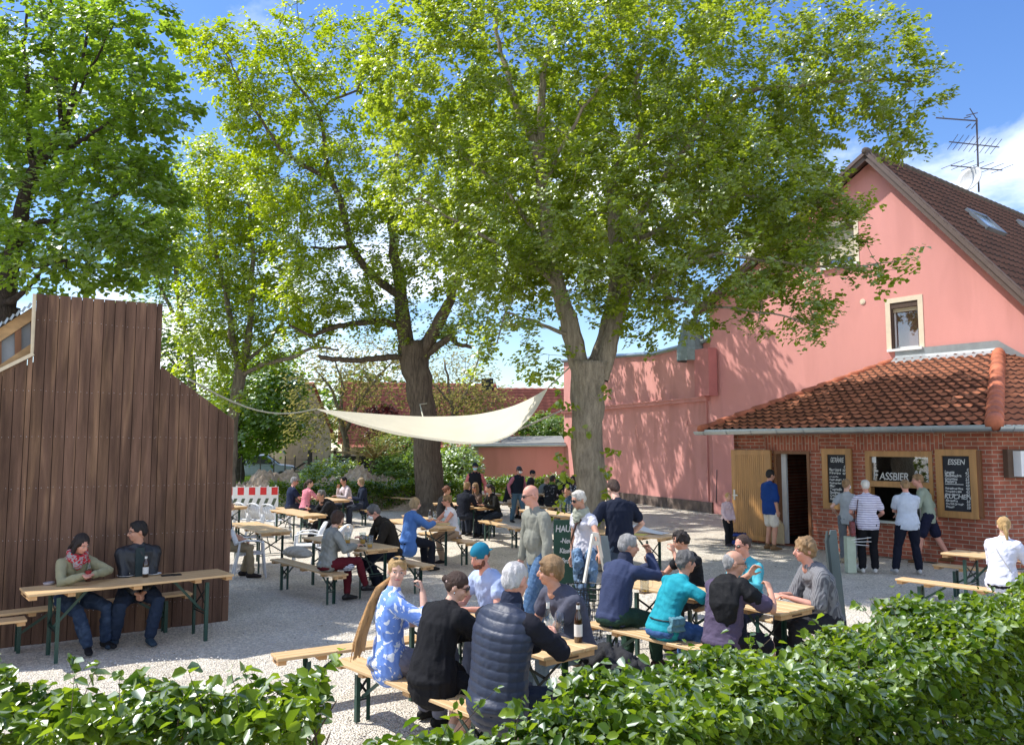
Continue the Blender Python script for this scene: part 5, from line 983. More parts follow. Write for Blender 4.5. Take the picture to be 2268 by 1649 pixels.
t = empty('sunglasses', T_(681, 1161), .3, 'folded sunglasses lying on the table by the white chairs', 'sunglasses'); mb = MB(); mb.ell((-.035, 0, .02), (.028, .004, .02)); mb.ell((.035, 0, .02), (.028, .004, .02)); mb.bar((-.01, 0, .025), (.01, 0, .025), .004); mb.tube([(-.06, 0, .02), (-.06, .1, .006)], [.002] * 2, 4); mb.tube([(.06, 0, .02), (.06, .1, .006)], [.002] * 2, 4); mb.build('frame', BLACK, t)
# papers on table with the standing polo man
mb = MB(); pts = []
for i in range(7): 
    u = i / 6; 
    for j in range(2): pts.append((-.3 + .6 * u, -.18 + .36 * j, .01 + .12 * (1 - u) ** 2))
mb.add(pts, [(2 * i, 2 * i + 2, 2 * i + 3, 2 * i + 1) for i in range(6)]); o = mb.build('paper_sheet', M('paper', (.76, .76, .74), .7, .02), None, True, loc=T_(1440, 1180), rot=-.6); tag(o, 'large curling white paper sheet on the standing man\'s table', 'paper')
o = MB().box((0, 0, .004), (.3, .21, .006)).build('notepad', M('yellow_pad', (.75, .66, .15), .7), None, loc=T_(1412, 1183), rot=-.5); tag(o, 'yellow pad under the curling white paper', 'notepad')
# jacket + striped bag + black bag
def lump(name, label, cat, p, size, mat, amp, k, seed, rz=0, base=None):
    mb = MB(); mb.ell((0, 0, size[2] * .5), (size[0] / 2, size[1] / 2, size[2] / 2)); mb.ell((size[0] * .22, 0, size[2] * .4), (size[0] / 3, size[1] / 2.2, size[2] / 2.4)); mb.ell((-size[0] * .25, .02, size[2] * .36), (size[0] / 3, size[1] / 2.1, size[2] / 2.7))
    me = bake(mb, .012, 3, folds(amp, k, seed)); o = link(name, me, mat, None, True, p, rz); return tag(o, label, cat)
lump('folded_jacket', 'crumpled beige grey jacket on the end of the bench', 'jacket', G(660, 1234, .47), (.72, .3, .17), M('grey_cloth', (.46, .43, .37), .85, .15, 8, .3), .032, 7, 2, R(-45))
lump('striped_bag', 'small navy and white striped pouch on the bench beside the woman', 'bag', G(755, 1262, .47), (.42, .22, .17), M('stripe_pouch', (.07, .08, .14), .8, .05, c2=(.7, .7, .74), pat=('wave', 'Z', .4, .6), pscale=11), .008, 9, 3, R(-20))
lump('black_bag', 'black and grey jacket heaped on the bench end beside the blond man', 'jacket', G(1352, 1497, .47), (.62, .3, .24), M('black_cloth', (.018, .018, .02), .85, .2, 6, .4), .035, 12, 5, R(-48))
# ---------------------------------------------------------------- green menu A-board
def aboard():
    p = Vector((.98, 11.9, 0)); t = empty('chalkboard_sign', p, 0, 'dark green standing chalkboard listing HAUS cakes and EIS', 'sign')
    F = Fr(p - Vector((.38, 0, 0)), (1, .12), (0, -1)); mb = MB(); H = 1.22
    F.box(mb, 0, .62, .1, 1.27, 0, .025); P0(mb, 'board', M('green_board', (.022, .062, .04), .75, .15, 3), t)
    mb = MB(); F.box(mb, .02, .06, 0, .1, 0, .025); F.box(mb, .56, .6, 0, .1, 0, .025); P0(mb, 'feet', M('pale_wood', (.62, .52, .36), .6), t)
    mb = MB(); mb.bar(F.p(.1, 1.2, -.02), F.p(.1, 0, -.5), .04, .03); mb.bar(F.p(.52, 1.2, -.02), F.p(.52, 0, -.5), .04, .03); P0(mb, 'stand', MATS['pale_wood'], t)
    zt = 1.3
    for s, a, z, sz in (('HAUSG.', .02, zt - .20, .17), ('-New York', .09, zt - .36, .13), ('Käsekuchen', .08, zt - .50, .12), ('-Brownie', .09, zt - .64, .12), ('EIS', .16, zt - 1.02, .16)): text(s, F, a, z, .028, sz * .78, TXT, t, sx=.8)
    return t
aboard()
# easel A-frame (white wood) by the bin + grey board
ea = empty('wooden_easel', (0, 0, 0), 0, 'small white wooden A-frame easel beside the basket', 'easel'); ea.location = (1.1, 9.9, 0)
PWD = M('white_wood', (.70, .66, .56), .6); k = 9.9
A = D(1313, 1182, k); mb = MB(); mb.bar(A, D(1294, 1290, k - .1), .03, .03); ea2 = P0(mb, 'leg', PWD, ea); mb = MB(); mb.bar(D(1323, 1184, k), D(1340, 1270, k + .1), .03, .03); P0(mb, 'leg', PWD, ea)
mb = MB(); mb.bar(A, D(1325, 1184, k), .03, .05); mb.bar(D(1309, 1200, k), D(1327, 1203, k), .02, .05); P0(mb, 'crossbar', PWD, ea)
mb = MB(); mb.prism([D(1330, 1186, k + .12), D(1346, 1186, k + .3), D(1356, 1258, k + .2), D(1338, 1262, k)], (.0, .02, 0)); P0(mb, 'panel', M('grey_panel', (.16, .20, .20), .5), ea)
# waste basket
wb = empty('waste_basket', G(1290, 1395) * 1, 0, 'black wire waste basket lined with a dark bag behind the blond man', 'basket'); wb.location = (.90, 10.2, 0)
mb = MB()
for k_ in range(20):
    a = 2 * PI * k_ / 20; mb.tube([(.2 * math.cos(a), .2 * math.sin(a), 0), (.25 * math.cos(a), .25 * math.sin(a), .62)], [.004] * 2, 4, cap=False)
for z in np.linspace(0.02, .62, 10): r0 = .2 + .05 * z / .62; mb.tube([(r0 * math.cos(2 * PI * j / 20), r0 * math.sin(2 * PI * j / 20), z) for j in range(21)], [.004] * 21, 4, cap=False)
mb.build('wire_cage', M('wire_black', (.03, .03, .03), .4, metal=.5), wb)
mb = MB(); mb.lathe([(.001, .05), (.18, .06), (.235, .6), (.27, .63), (.265, .55), (.272, .42)], seg=24); me = bake(mb, .012, 2, folds(.012, 18, 7)); link('bin_liner', me, M('bin_bag', (.025, .027, .03), .3, .3, 10), wb, True)
# hand sanitizer / menu post
po = empty('grey_post', G(1866, 1405), 0, 'slim dark grey metal post with pointed top at the hedge', 'post'); pg = M('post_grey', (.085, .115, .12), .42, .08, spec=.5)
pb = G(1868, 1425); Hp = 1.33; px_ = pb.x; py_ = pb.y
def postprism(x0, x1, xm, tz, mat, nm, y0, y1, tilt=-.10):
    sh = lambda x, z: (px_ + x + tilt * z / Hp, py_ + y0, z)
    mb = MB(); pts = [sh(x0, 0), sh(x1, 0), sh(x1, tz - .0), sh(xm, tz), sh(x0, tz - .12)]; mb.prism(pts, (0, y1 - y0, 0)); return P0(mb, nm, mat, po)
po.location = (px_, py_, 0); postprism(-.04, .065, .0, Hp, pg, 'column', 0, .04); postprism(-.075, -.042, -.045, Hp - .01, M('post_edge', (.04, .055, .06), .35), 'edge_profile', -.01, .05)
bx = D(1886, 1183, 15.3); t = empty('parcel_box', (bx.x, bx.y, 0), 0, 'pale green slim stand with white leaflets beside the waiting women', 'stand')
a_, b_ = D(1872, 1187, 15.3), D(1893, 1246, 15.3); mb = MB(); mb.box(((a_.x + b_.x) / 2, 15.3, (a_.z) / 2), (b_.x - a_.x, .15, a_.z)); P0(mb, 'cabinet', M('pale_green', (.42, .48, .36), .5), t)
mb = MB()
for i in range(3): mb.box((b_.x + .12, 15.3, a_.z - .03 - .06 * i), (.4 - .08 * i, .2, .008), Matrix.Rotation(-.12 + .1 * i, 3, 'Y'))
P0(mb, 'leaflets', WHITE, t)
o = empty('food_tray', D(1900, 1260, 14.9), 0, 'white polystyrene food tray lying near the pale stand', 'food box'); o.location = G(1903, 1262, .0) ; mb = MB(); mb.lathe([(.001, 0), (.13, 0), (.19, .05), (.2, .055), (.19, .06), (.125, .012), (.001, .012)], seg=4); ob = mb.build('tray', WHITE, o)
MB().lathe([(.001, .07), (.14, .1), (.19, .062), (.2, .06)], seg=4).build('lid', WHITE, o); o.scale = (.8, .8, .9)
# bread peel & crates at the door
pp = G(1730, 1205) ; pe = empty('bread_peel', pp, 0, 'wooden pizza peel leaning by the kiosk door', 'peel'); mb = MB(); c = KF.p(dr[0] + .12, 0, .16)
mb.prism([KF.p(dr[0] + .02, .06, .2), KF.p(dr[0] + .36, .06, .2), KF.p(dr[0] + .36, .5, .2), KF.p(dr[0] + .24, .62, .2), KF.p(dr[0] + .22, 1.0, .2), KF.p(dr[0] + .17, 1.0, .2), KF.p(dr[0] + .15, .62, .2), KF.p(dr[0] + .02, .5, .2)], KF.n * .02); P0(mb, 'blade', M('peel_wood', (.42, .33, .20), .7), pe)
cr_ = G(1630, 1206); t = empty('bottle_crate', cr_, R(-40), 'blue plastic bottle crate beside the open wooden door', 'crate'); mb = MB()
for dx, dy, sx, sy in ((0, .14, .4, .02), (0, -.14, .4, .02), (.19, 0, .02, .28), (-.19, 0, .02, .28)):
    mb.box((dx, dy, .06), (sx, sy, .12)); mb.box((dx, dy, .25), (sx, sy, .06))
for dx, dy in ((.19, .14), (-.19, .14), (.19, -.14), (-.19, -.14)): mb.box((dx, dy, .17), (.03, .03, .12))
mb.box((0, 0, .01), (.38, .28, .02)); mb.build('crate_body', M('crate_blue', (.02, .06, .28), .45), t); mb = MB()
for i in range(5):
    for j in range(3): mb.lathe([(.03, .02), (.03, .2), (.012, .26), (.012, .3)], (-.14 + .07 * i, -.08 + .08 * j, 0), 8)
mb.build('bottles', MATS['brown_bottle'] if 'brown_bottle' in MATS else BLACK, t)
# hooks of grass rods: broom by the wall
bm_ = empty('broom', KF.p(-1.25, 0, -2.5), 0, 'thin pole leaning at the pink wall left of the door', 'pole'); a_ = D(1586, 1110, 27.4); 
mb = MB(); mb.tube([G(1586, 1134), D(1588, 1040, 27.0)], [.02, .015], 6); P0(mb, 'shaft', M('shaft_grey', (.08, .08, .08), .5), bm_)
# ================================================================ FAR BACKGROUND
def farhouse(label, p, rz, L_, W_, h, rh, wall, grp='far village houses'):
    t = empty('village_house', p, rz, label, 'house', grp); mb = MB(); mb.prism([(-L_ / 2, -W_ / 2, 0), (-L_ / 2, W_ / 2, 0), (-L_ / 2, W_ / 2, h), (-L_ / 2, 0, h + rh), (-L_ / 2, -W_ / 2, h)], (L_, 0, 0)); mb.build('wall', wall, t)
    o_ = .4; k = 24
    for s in (-1, 1):
        f = Vector((0, s * W_ / 2 + s * o_, h - rh * o_ / (W_ / 2))); A = Vector((-L_ / 2 - .3, f.y, f.z + .06)); B = Vector((L_ / 2 + .3, f.y, f.z + .06)); C = Vector((-L_ / 2 - .3, 0, h + rh + .06))
        if s > 0: A, B = B, A; C = Vector((L_ / 2 + .3, 0, h + rh + .06))
        ob = tiles('roof', A, B, C, T_FAR, None, .6, .42, amp=.03, step=.05); ob.parent = t
    return t
FW = M('far_tan_wall', (.46, .33, .22), .9, .2, 1.2); 
h1 = farhouse('tan brick house with red roof left behind the twiggy trees', (-22.5, 74, -.3), R(-12), 9, 9, 3.6, 4.6, FW)
for x in (-3, -.5, 2.5): 
    w_ = MB().box((x, -4.53, 2.2), (1.1, .08, 1.3)).build('window', WHITE, h1); MB().box((x, -4.585, 2.2), (.9, .03, 1.1)).build('pane', GLASS, w_)
for x in (-2.6, 1.2): MB().box((x, -2.8, 6.3), (.9, .9, .08), Matrix.Rotation(R(45), 3, 'X')).build('skylight', GLASS, h1)
h2 = farhouse('long low house with dark red roof behind the shed', (1.5, 62, -.3), R(4), 26, 11, 2.7, 4.2, M('far_wall', (.4, .3, .25), .9, .2))
MB().box((-3.4, -.3, 7.2), (.9, .7, .9)).build('chimney', BLACK, h2); MB().box((8.2, -3.2, 4.9), (1.1, 1.3, .08), Matrix.Rotation(R(37), 3, 'X')).build('skylight', M('sky_glass2', (.35, .42, .48), .1), h2)
h3 = farhouse('red roofed house half hidden behind the oak trunk', (-7.5, 66, -.3), R(10), 12, 9, 3.0, 4.6, FW)
# parked estate car in the meadow
def car():
    t = empty('parked_car', (0, 0, 0), 0, 'light blue grey van parked behind the meadow fence', 'car'); p = D(575, 1010, 52); t.location = (p.x, p.y, 0.05); t.rotation_euler = (0, 0, R(15)); CP = M('car_paint', (.36, .43, .50), .25, .03, spec=.6, metal=.3)
    prof = [(-2.2, .35), (2.2, .35), (2.25, .8), (2.1, .98), (1.25, 1.08), (.45, 1.68), (-1.9, 1.75), (-2.2, 1.1)]
    mb = MB().prism([(x, -.85, z) for x, z in prof], (0, 1.7, 0)); o = mb.build('body', CP, t); b = o.modifiers.new('b', 'BEVEL'); b.width = .09; b.segments = 3
    for s in (-1, 1):
        MB().prism([(x, s * .855, z) for x, z in ((-1.8, 1.1), (-.8, 1.1), (-.8, 1.6), (-1.75, 1.62))], (0, s * .01, 0)).build('side_window', GLASS, t); MB().prism([(x, s * .855, z) for x, z in ((-.7, 1.1), (.95, 1.1), (.4, 1.58), (-.7, 1.6))], (0, s * .01, 0)).build('side_window', GLASS, t)
        MB().ell((2.17, s * .6, .78), (.08, .16, .1)).build('headlight', WHITE, t, True); MB().ell((.9, s * .98, 1.12), (.07, .1, .07)).build('mirror', CP, t, True)
        for x in (-1.4, 1.4): w_ = MB().tube([(x, s * .78, .33), (x, s * .9, .33)], [.33, .33], 20, side=(1, 0, 0), cap=False).build('wheel', BK, t); MB().tube([(x, s * .9, .33), (x, s * .91, .33)], [.2, .18], 14, side=(1, 0, 0), cap=False).build('rim', MATS['chrome'], w_)
    MB().prism([(1.22, -.72, 1.12), (1.22, .72, 1.12), (.52, .62, 1.64), (.52, -.62, 1.64)], (.03, 0, .03)).build('windscreen', GLASS, t)
car()
# wire fence in the meadow
fe = empty('wire_fence', (-12, 42, 0), 0, 'sagging wire mesh garden fence with dark posts across the meadow', 'fence'); FM = M('fence_post', (.06, .055, .05), .8)
xs_ = [505, 533, 575, 605, 630, 652, 685, 700, 728, 745]
pts = [G(x, 984.5 + HC * FP / (41 + .4 * i)) for i, x in enumerate(xs_)]
for i, p in enumerate(pts):
    big = i in (6,); mb = MB(); mb.tube([p, p + Vector((0, 0, 1.75 if not big else 2.0))], [.03 if not big else .12] * 2, 6); P0(mb, 'post', FM, fe)
mb = MB()
for a, b in zip(pts, pts[1:]):
    for z in (.1, .5, .9, 1.3, 1.6): mb.tube([a + Vector((0, 0, z)), (a + b) / 2 + Vector((0, 0, z - .05)), b + Vector((0, 0, z))], [.006] * 3, 3, cap=False)
    n = 14
    for i in range(n): q = a.lerp(b, i / n); mb.tube([q + Vector((0, 0, .1)), q + Vector((0, 0, 1.6))], [.004] * 2, 3, cap=False)
mb.tube([pts[6] + Vector((0, 0, 1.6)), pts[6] + Vector((-2.2, -.2, 0))], [.05] * 2, 5); P0(mb, 'wire_mesh', FM, fe)
# ruined lean-to
rs = empty('collapsed_shelter', D(790, 1030, 39.5), 0, 'collapsed dark timber lean-to between the background shrubs', 'shelter'); rs.location.z = 0; o_ = rs.location; mb = MB()
for x in (-1.1, 0, 1.2): mb.bar(o_ + Vector((x, 0, 0)), o_ + Vector((x + .05, 0, 2.2)), .12)
mb.bar(o_ + Vector((-1.3, 0, 2.0)), o_ + Vector((1.6, 0, 1.9)), .12); mb.bar(o_ + Vector((.2, -.2, .2)), o_ + Vector((1.6, -.2, 1.3)), .14); mb.bar(o_ + Vector((-.3, -.2, 1.5)), o_ + Vector((.5, -.2, .1)), .1); P0(mb, 'timber_frame', M('old_timber', (.24, .17, .11), .9, .3), rs)
mb = MB(); mb.box(o_ + Vector((.1, 1.2, .9)), (2.8, .1, 1.8)); P0(mb, 'back_wall', M('dark_plank', (.035, .03, .025), .9), rs)
# earth mound
def mound():
    n = 90; m = 26; V = []; r = np.random.default_rng(5)
    for i in range(n + 1):
        for j in range(m + 1):
            x = -13 + 10.5 * i / n; y = 29.5 + 3.5 * j / m; s = math.sin(PI * j / m) * min(1, 6 * min(i, n - i) / n); V.append((x, y, s * (1.1 + .25 * math.sin(x * 1.9) + .15 * math.sin(x * 5 + y * 3)) + .12 * r.normal() * s * .7 - .01))
    mb = MB().add(V, [(i * (m + 1) + j, (i + 1) * (m + 1) + j, (i + 1) * (m + 1) + j + 1, i * (m + 1) + j + 1) for i in range(n) for j in range(m)]); return mb.build('earth_mound', M('dry_earth', (.42, .33, .25), .95, .3, 6, 1, 10), None, False)
tag(mound(), kind='structure')
def grass():
    n = 52000; x = rng.uniform(-24, 1, n); y = rng.uniform(33.2, 56, n); h = rng.uniform(.12, .42, n) * (1 + (y > 40) * .3); C = np.column_stack([x, y, np.zeros(n)]); a = rng.uniform(0, 6.28, n); dx = np.cos(a) * .02; dy = np.sin(a) * .02; l = rng.normal(size=(n, 2)) * .08
    V = np.stack([C + np.column_stack([-dx, -dy, 0 * x]), C + np.column_stack([dx, dy, 0 * x]), C + np.column_stack([l[:, 0], l[:, 1], h])], 1).reshape(-1, 3); i = np.arange(n)[:, None] * 3; return nmesh('meadow_grass', V, i + np.array([[0, 1, 2]]), LF_FAR, None, rng.random(n))
tag(grass(), 'rough meadow grass beyond the earth mound', kind='stuff')
def litter():
    n = 900; x = rng.uniform(-6, 9, n); y = rng.uniform(5, 22, n); C = np.column_stack([x, y, np.full(n, .012)]); return leaves('fallen_scales', C, .03, M('dry_scale', (.16, .12, .07), .9), None, 3, .5)
tag(litter(), 'dry bud scales and bits scattered over the gravel', kind='stuff')
# ================================================================ PEOPLE
SKIN = {k: M('skin_' + k, c, .55, .10, 14, .08, 80, spec=.4) for k, c in dict(fair=(.62, .36, .26), tan=(.52, .27, .18), red=(.60, .29, .21), mid=(.56, .32, .22)).items()}
HAIRC = dict(brown=(.055, .028, .018), dark=(.022, .015, .013), black=(.012, .010, .010), grey=(.30, .29, .28), lgrey=(.52, .50, .49), dgrey=(.12, .115, .11), blond=(.46, .29, .12), dblond=(.28, .17, .08), ash=(.34, .24, .13), white=(.62, .58, .50), red=(.16, .06, .03), longb=(.44, .24, .09))
HAIR = {k: M('hair_' + k, c, .55, .35, 5, .8, 55, spec=.4, stretch=(3, 3, .6)) for k, c in HAIRC.items()}
def CL(name, c, **k):
    k.setdefault('bump', .25); k.setdefault('bs', 35); return M('cloth_' + name, c, k.pop('rough', .88), k.pop('var', .10), k.pop('vs', 5), spec=.15, **k)
def V3(*a): return Vector(a)
def ik(a, b, l1, l2, pole):
    d = b - a; L_ = min(d.length, (l1 + l2) * .995); dn = d.normalized(); x = (l1 * l1 - l2 * l2 + L_ * L_) / (2 * L_); h = math.sqrt(max(l1 * l1 - x * x, 0)); p = pole - dn * pole.dot(dn); p = p.normalized() if p.length > 1e-4 else V3(0, 0, -1)
    return a + dn * x + p * h, a + dn * L_
def rotv(v, ax, deg): return Matrix.Rotation(R(deg), 3, ax) @ v
def hand(mb, w, d, palm, side, curl=.35, k=1.0, spread=.12):
    """w wrist, d direction of the hand, palm normal (facing), side +1 when thumb lies along palm x d"""
    d = d.normalized(); palm = (palm - d * palm.dot(d)).normalized(); lat = d.cross(palm).normalized() * side  # towards thumb
    mb.tube([w - d * .01, w + d * .03 * k, w + d * .085 * k], [(.027 * k, .019 * k), (.038 * k, .017 * k), (.041 * k, .014 * k)], 10, side=lat)
    for i, (o, l) in enumerate(((.030, .074), (.010, .082), (-.010, .077), (-.029, .060))):
        b = w + d * .082 * k + lat * o * k; u = (d + lat * o * spread * 10).normalized(); c = curl * (1 + .08 * i); pts = [b]; q = u
        for s_, f in ((.45, .7), (.30, 1.0), (.25, .8)):
            q = (Matrix.Rotation(c * f * 1.35, 3, palm.cross(u) * -1) @ q) if False else (q * math.cos(c * f) + palm * math.sin(c * f) if s_ == .45 else q * math.cos(c * f) + (palm - u * 0 - q * palm.dot(q)).normalized() * math.sin(c * f)); q.normalize(); pts.append(pts[-1] + q * l * s_ * k)
        mb.tube(pts, [.0092 * k, .0090 * k, .0083 * k, .0070 * k], 8, side=lat)
    b = w + d * .022 * k + lat * .028 * k; u = (d * .75 + lat * .85 + palm * .35 * (1 + curl)).normalized(); u2 = (d * 1.0 + lat * (.35 - .5 * curl) + palm * (.2 + curl * .8)).normalized()
    mb.tube([b, b + u * .035 * k, b + u * .035 * k + u2 * .032 * k, b + u * .035 * k + u2 * .056 * k], [.015 * k, .012 * k, .0105 * k, .0085 * k], 8, side=palm)
PN = 0
def person(label, x, y, head, H=1.72, sit=False, seat=.475, lean=6, twist=0, roll=0, hunch=8, yaw=0, pitch=5, tilt=0, wd=1.0, fem=False, belly=0, hands=(None, None), curl=(.35, .35), palms=(None, None), hdir=(None, None), feet=None, knees=None,
           skin='fair', hair='short', hc='brown', top='tee', tc=(.3, .3, .3), tmat=None, bot='long', bc=(.03, .035, .05), bmat=None, shoe=(.02, .02, .02), shoemat=None, face=True, glasses=None, mask=None, beard=None, vox=.011, acc=(), group=None, sleeve=None, loose=.012, hem=None, z0=0, lipc=None, shoes=True, collar=None, torso=1.0, elb=(None, None)):
    global PN; PN += 1; seed = PN * 7 + 3; k = H / 1.75; fk = .93 if fem else 1.0
    root = empty('person', (x, y, z0), R(head - 90), label, 'person', group)
    # ---- joints
    hipz = (seat + .105 * k) if sit else .925 * k; P = V3(0, 0, hipz); up = V3(0, 0, 1); fw = V3(0, 1, 0)
    def sp(deg, r): v = rotv(up, 'X', -deg); return rotv(v, 'Y', r)
    tl = torso; W = P + sp(lean * .6, roll * .6) * .182 * k * tl; Cc = W + sp(lean, roll) * .18 * k * tl; Ct = Cc + sp(lean + hunch, roll) * .11 * k * tl; NB = Ct + sp(lean + hunch * 1.5, roll) * .065 * k * tl
    lat = rotv(rotv(V3(1, 0, 0), 'Z', twist), 'Y', roll * .8); lat0 = V3(1, 0, 0); latw = rotv(V3(1, 0, 0), 'Z', twist * .4); tf = rotv(fw, 'Z', twist)
    shw = (.146 if fem else .166) * k * wd; SH = [Ct + lat * s * shw + sp(lean, roll) * (-.028) * k for s in (-1, 1)]
    hd = rotv(rotv(V3(0, 0, 1), 'X', -(lean * .35 + pitch * .35)), 'Y', roll * .4 + tilt * .5); HB = NB + hd * .052 * k + tf * .014
    hm = Matrix.Rotation(R(yaw), 3, 'Z') @ Matrix.Rotation(R(-pitch), 3, 'X') @ Matrix.Rotation(R(tilt), 3, 'Y'); hk = k * (1.0 if not fem else .96) if H > 1.4 else k * 1.15
    HC_ = HB + hm @ V3(0, .012, .105) * hk
    def h(px, py, pz): return HC_ + hm @ (V3(px, py, pz) * hk)
    # ---- legs
    hw = .092 * k * (1.06 if fem else 1); HP = [P + lat0 * s * hw for s in (-1, 1)]
    if feet is None: feet = [(-.12, .42, .085), (.12, .42, .085)] if sit else [(-.11, -.02, .085), (.11, .02, .085)]
    AN_ = [V3(*f[:3]) for f in feet]; KN = []; AK = []
    for i in (0, 1):
        pole = V3(*(knees[i] if knees else ((-.25 if i == 0 else .25) if sit else 0, 1.0, .5 if sit else 0))); kn, a = ik(HP[i], AN_[i], .43 * k, .42 * k, pole); KN.append(kn); AK.append(a)
    # ---- arms
    EL = []; WR = []
    for i, s in enumerate((-1, 1)):
        t = hands[i]; t = V3(*t) if t is not None else (SH[i] + V3(s * .09, .05, -.50 * k))
        pole = V3(*elb[i]) if elb[i] else (V3(s * .7, -.8, -.6)); e, w_ = ik(SH[i], t, .285 * k, .25 * k, pole); EL.append(e); WR.append(w_)
    # ---- body mesh
    mb = MB(); a_ = wd * k; f_ = k * (1 + .25 * (wd - 1))
    if fem: sec = [(P - up * .07 * k, .150, .105), (P, .172, .118), (P.lerp(W, .5), .155, .108), (W, .128, .092), (Cc, .142, .102), (Ct, .134, .088), (Ct.lerp(NB, .55), .098, .070), (NB, .062, .056)]
    else: sec = [(P - up * .07 * k, .145, .105), (P, .160, .115), (P.lerp(W, .5), .155, .108), (W, .148, .105), (Cc, .165, .115), (Ct, .156, .098), (Ct.lerp(NB, .55), .112, .076), (NB, .068, .060)]
    body = MB(); L_sec = [lat0, lat0, lat0, latw, lat, lat, lat]
    bs = .88 if top else 1; body.tube([q[0] for q in sec], [(q[1] * a_ * (bs if j < len(sec) - 1 else .95), q[2] * f_ * (bs if j < len(sec) - 1 else .95)) for j, q in enumerate(sec)], 18, side=tuple(lat))
    body.tube([NB - hd * .03, NB + hd * .03 * k, HB + hm @ V3(0, .01, .03) * hk], [.062 * f_, .056 * k * fk, .054 * k * fk], 12)
    for i in (0, 1):
        rr = [q * k * fk * (1 + .5 * (wd - 1)) for q in ((.056, .046, .040, .038, .026) if top == 'none' else (.046, .042, .039, .037, .026))]; body.tube([SH[i], SH[i].lerp(EL[i], .5), EL[i], EL[i].lerp(WR[i], .35), WR[i]], rr, 12); body.ell(SH[i], (rr[0] * 1.08,) * 3); body.tube([SH[i].lerp(Ct, .6), SH[i]], [rr[0]] * 2, 10)
    for i in (0, 1): body.tube([HP[i], HP[i].lerp(KN[i], .4), KN[i], KN[i].lerp(AK[i], .3), AK[i]], [q * k * (1 + .5 * (wd - 1)) for q in (.088, .076, .056, .054, .036)], 12)
    # head
    HMm = hm
    def hell(c, r): body.ell(h(*c), tuple(q * hk for q in r), HMm, 16, 11)
    hell((0, -.008, .028), (.074, .094, .088)); hell((0, .022, -.030), (.060, .068, .078)); hell((0, .052, -.078), (.034, .030, .030)); hell((0, -.03, -.02), (.062, .062, .07)); hell((0, .070, .024), (.048, .022, .016)); hell((-.03, .062, -.03), (.026, .022, .022)); hell((.03, .062, -.03), (.026, .022, .022))
    body.tube([h(0, .084, .014), h(0, .102, -.014), h(0, .108, -.030)], [.009 * hk, .012 * hk, .0145 * hk], 8, side=tuple(hm @ V3(1, 0, 0))); hell((0, .078, -.055), (.026, .016, .014))
    for s in (-1, 1): body.ell(h(s * .076, -.012, -.006), (.010 * hk, .020 * hk, .032 * hk), hm @ Matrix.Rotation(R(-12), 3, 'X'), 8, 6)
    for i, s in enumerate((-1, 1)):
        d = (V3(*hdir[i]) if hdir[i] else (WR[i] - EL[i])).normalized(); pn = V3(*palms[i]) if palms[i] else (V3(-s, .2, 0) if abs(d.z) > .7 else V3(0, 0, -1))
        pn = pn - d * pn.dot(d); cr = d.cross(pn.normalized()); want = V3(0, 1, 0) if abs(d.z) > .7 else (V3(-s, 0, 0) if abs(pn.z) > .6 else V3(0, 0, 1)); side = 1 if cr.dot(want) > 0 else -1
        hand(body, WR[i], d, pn, side, curl[i], k * fk)
    if fem: 
        for s in (-1, 1): body.ell(Cc + lat * s * .07 * k + tf * .062 * k, (.05 * k, .045 * k, .05 * k))
    if belly: body.ell(W + tf * .04 * k, (.135 * a_, (.085 + belly) * k, .16 * k))
    bare = []
    link('body', bake(body, vox if vox < .0105 else vox * .9, 2, None, .5), SKIN[skin], root, True)
    # ---- top garment
    of = loose
    slv = sleeve if sleeve is not None else dict(tee=.42, long=2.0, jacket=2.0, none=0, vest=0, blouse=1.3)[top if top in ('tee', 'long', 'jacket', 'none', 'vest', 'blouse') else 'tee']
    if top == 'jacket': of = max(of, .024)
    if top == 'vest': of = max(of, .042)
    def torso_shell(of, hemz=0):
        g = MB(); hm_ = hem if hem is not None else .05
        low = P - up * (.02 + hm_) * k * (1 if not sit else .35)
        ss = [(low,) + sec[1][1:]] + sec[1:-1] + [(Ct.lerp(NB, .88), .066, .058)]
        if not sit: ss[0] = (low, sec[0][1] * 1.02, sec[0][2] * 1.0)
        g.tube([q[0] for q in ss], [(q[1] * a_ + of, q[2] * f_ + of) for q in ss[:-1]] + [(ss[-1][1] * a_ + of * .3, ss[-1][2] * f_ + of * .3)], 18, side=tuple(lat), flat0=not sit)
        if fem:
            for s in (-1, 1): g.ell(Cc + lat * s * .07 * k + tf * .07 * k, (.058 * k + of, .053 * k + of, .058 * k + of))
        if belly: g.ell(W + tf * .04 * k, (.135 * a_ + of, (.085 + belly) * k + of, .16 * k + of))
        if sit: g.ell(P + V3(0, -.01, -.01), (sec[1][1] * a_ + of * .8, sec[1][2] * f_ + .02 + of, .085 * k))
        return g
    def sleeves(g, amt, of):
        for i in (0, 1):
            S_h, E, Wr = SH[i], EL[i], WR[i]; kk = k * fk * (1 + .5 * (wd - 1)); pts = [S_h + (E - S_h).normalized() * .015]; rs = [.057 * kk + of]; g.ell(S_h, (.054 * kk + of,) * 3); g.tube([S_h.lerp(Ct, .65) + V3(0, 0, .012), S_h], [.052 * kk + of * .8] * 2, 12)
            if amt <= 0: continue
            if amt <= 1: pts += [S_h.lerp(E, amt * .5), S_h.lerp(E, amt)]; rs += [.050 * kk + of * 1.2, (.047 + .004 * (1 - amt)) * kk + of * 1.5]
            else:
                q = min(amt - 1, .93); pts += [S_h.lerp(E, .5), E, E.lerp(Wr, q * .5), E.lerp(Wr, q)]; rs += [.048 * kk + of, .044 * kk + of, .040 * kk + of * .9, (.034 if q > .6 else .038) * kk + of * .7]
            g.tube(pts, rs, 12)
    TM = tmat or CL('t%d' % PN, tc)
    fa = .0062 if vox < .0105 else .0055
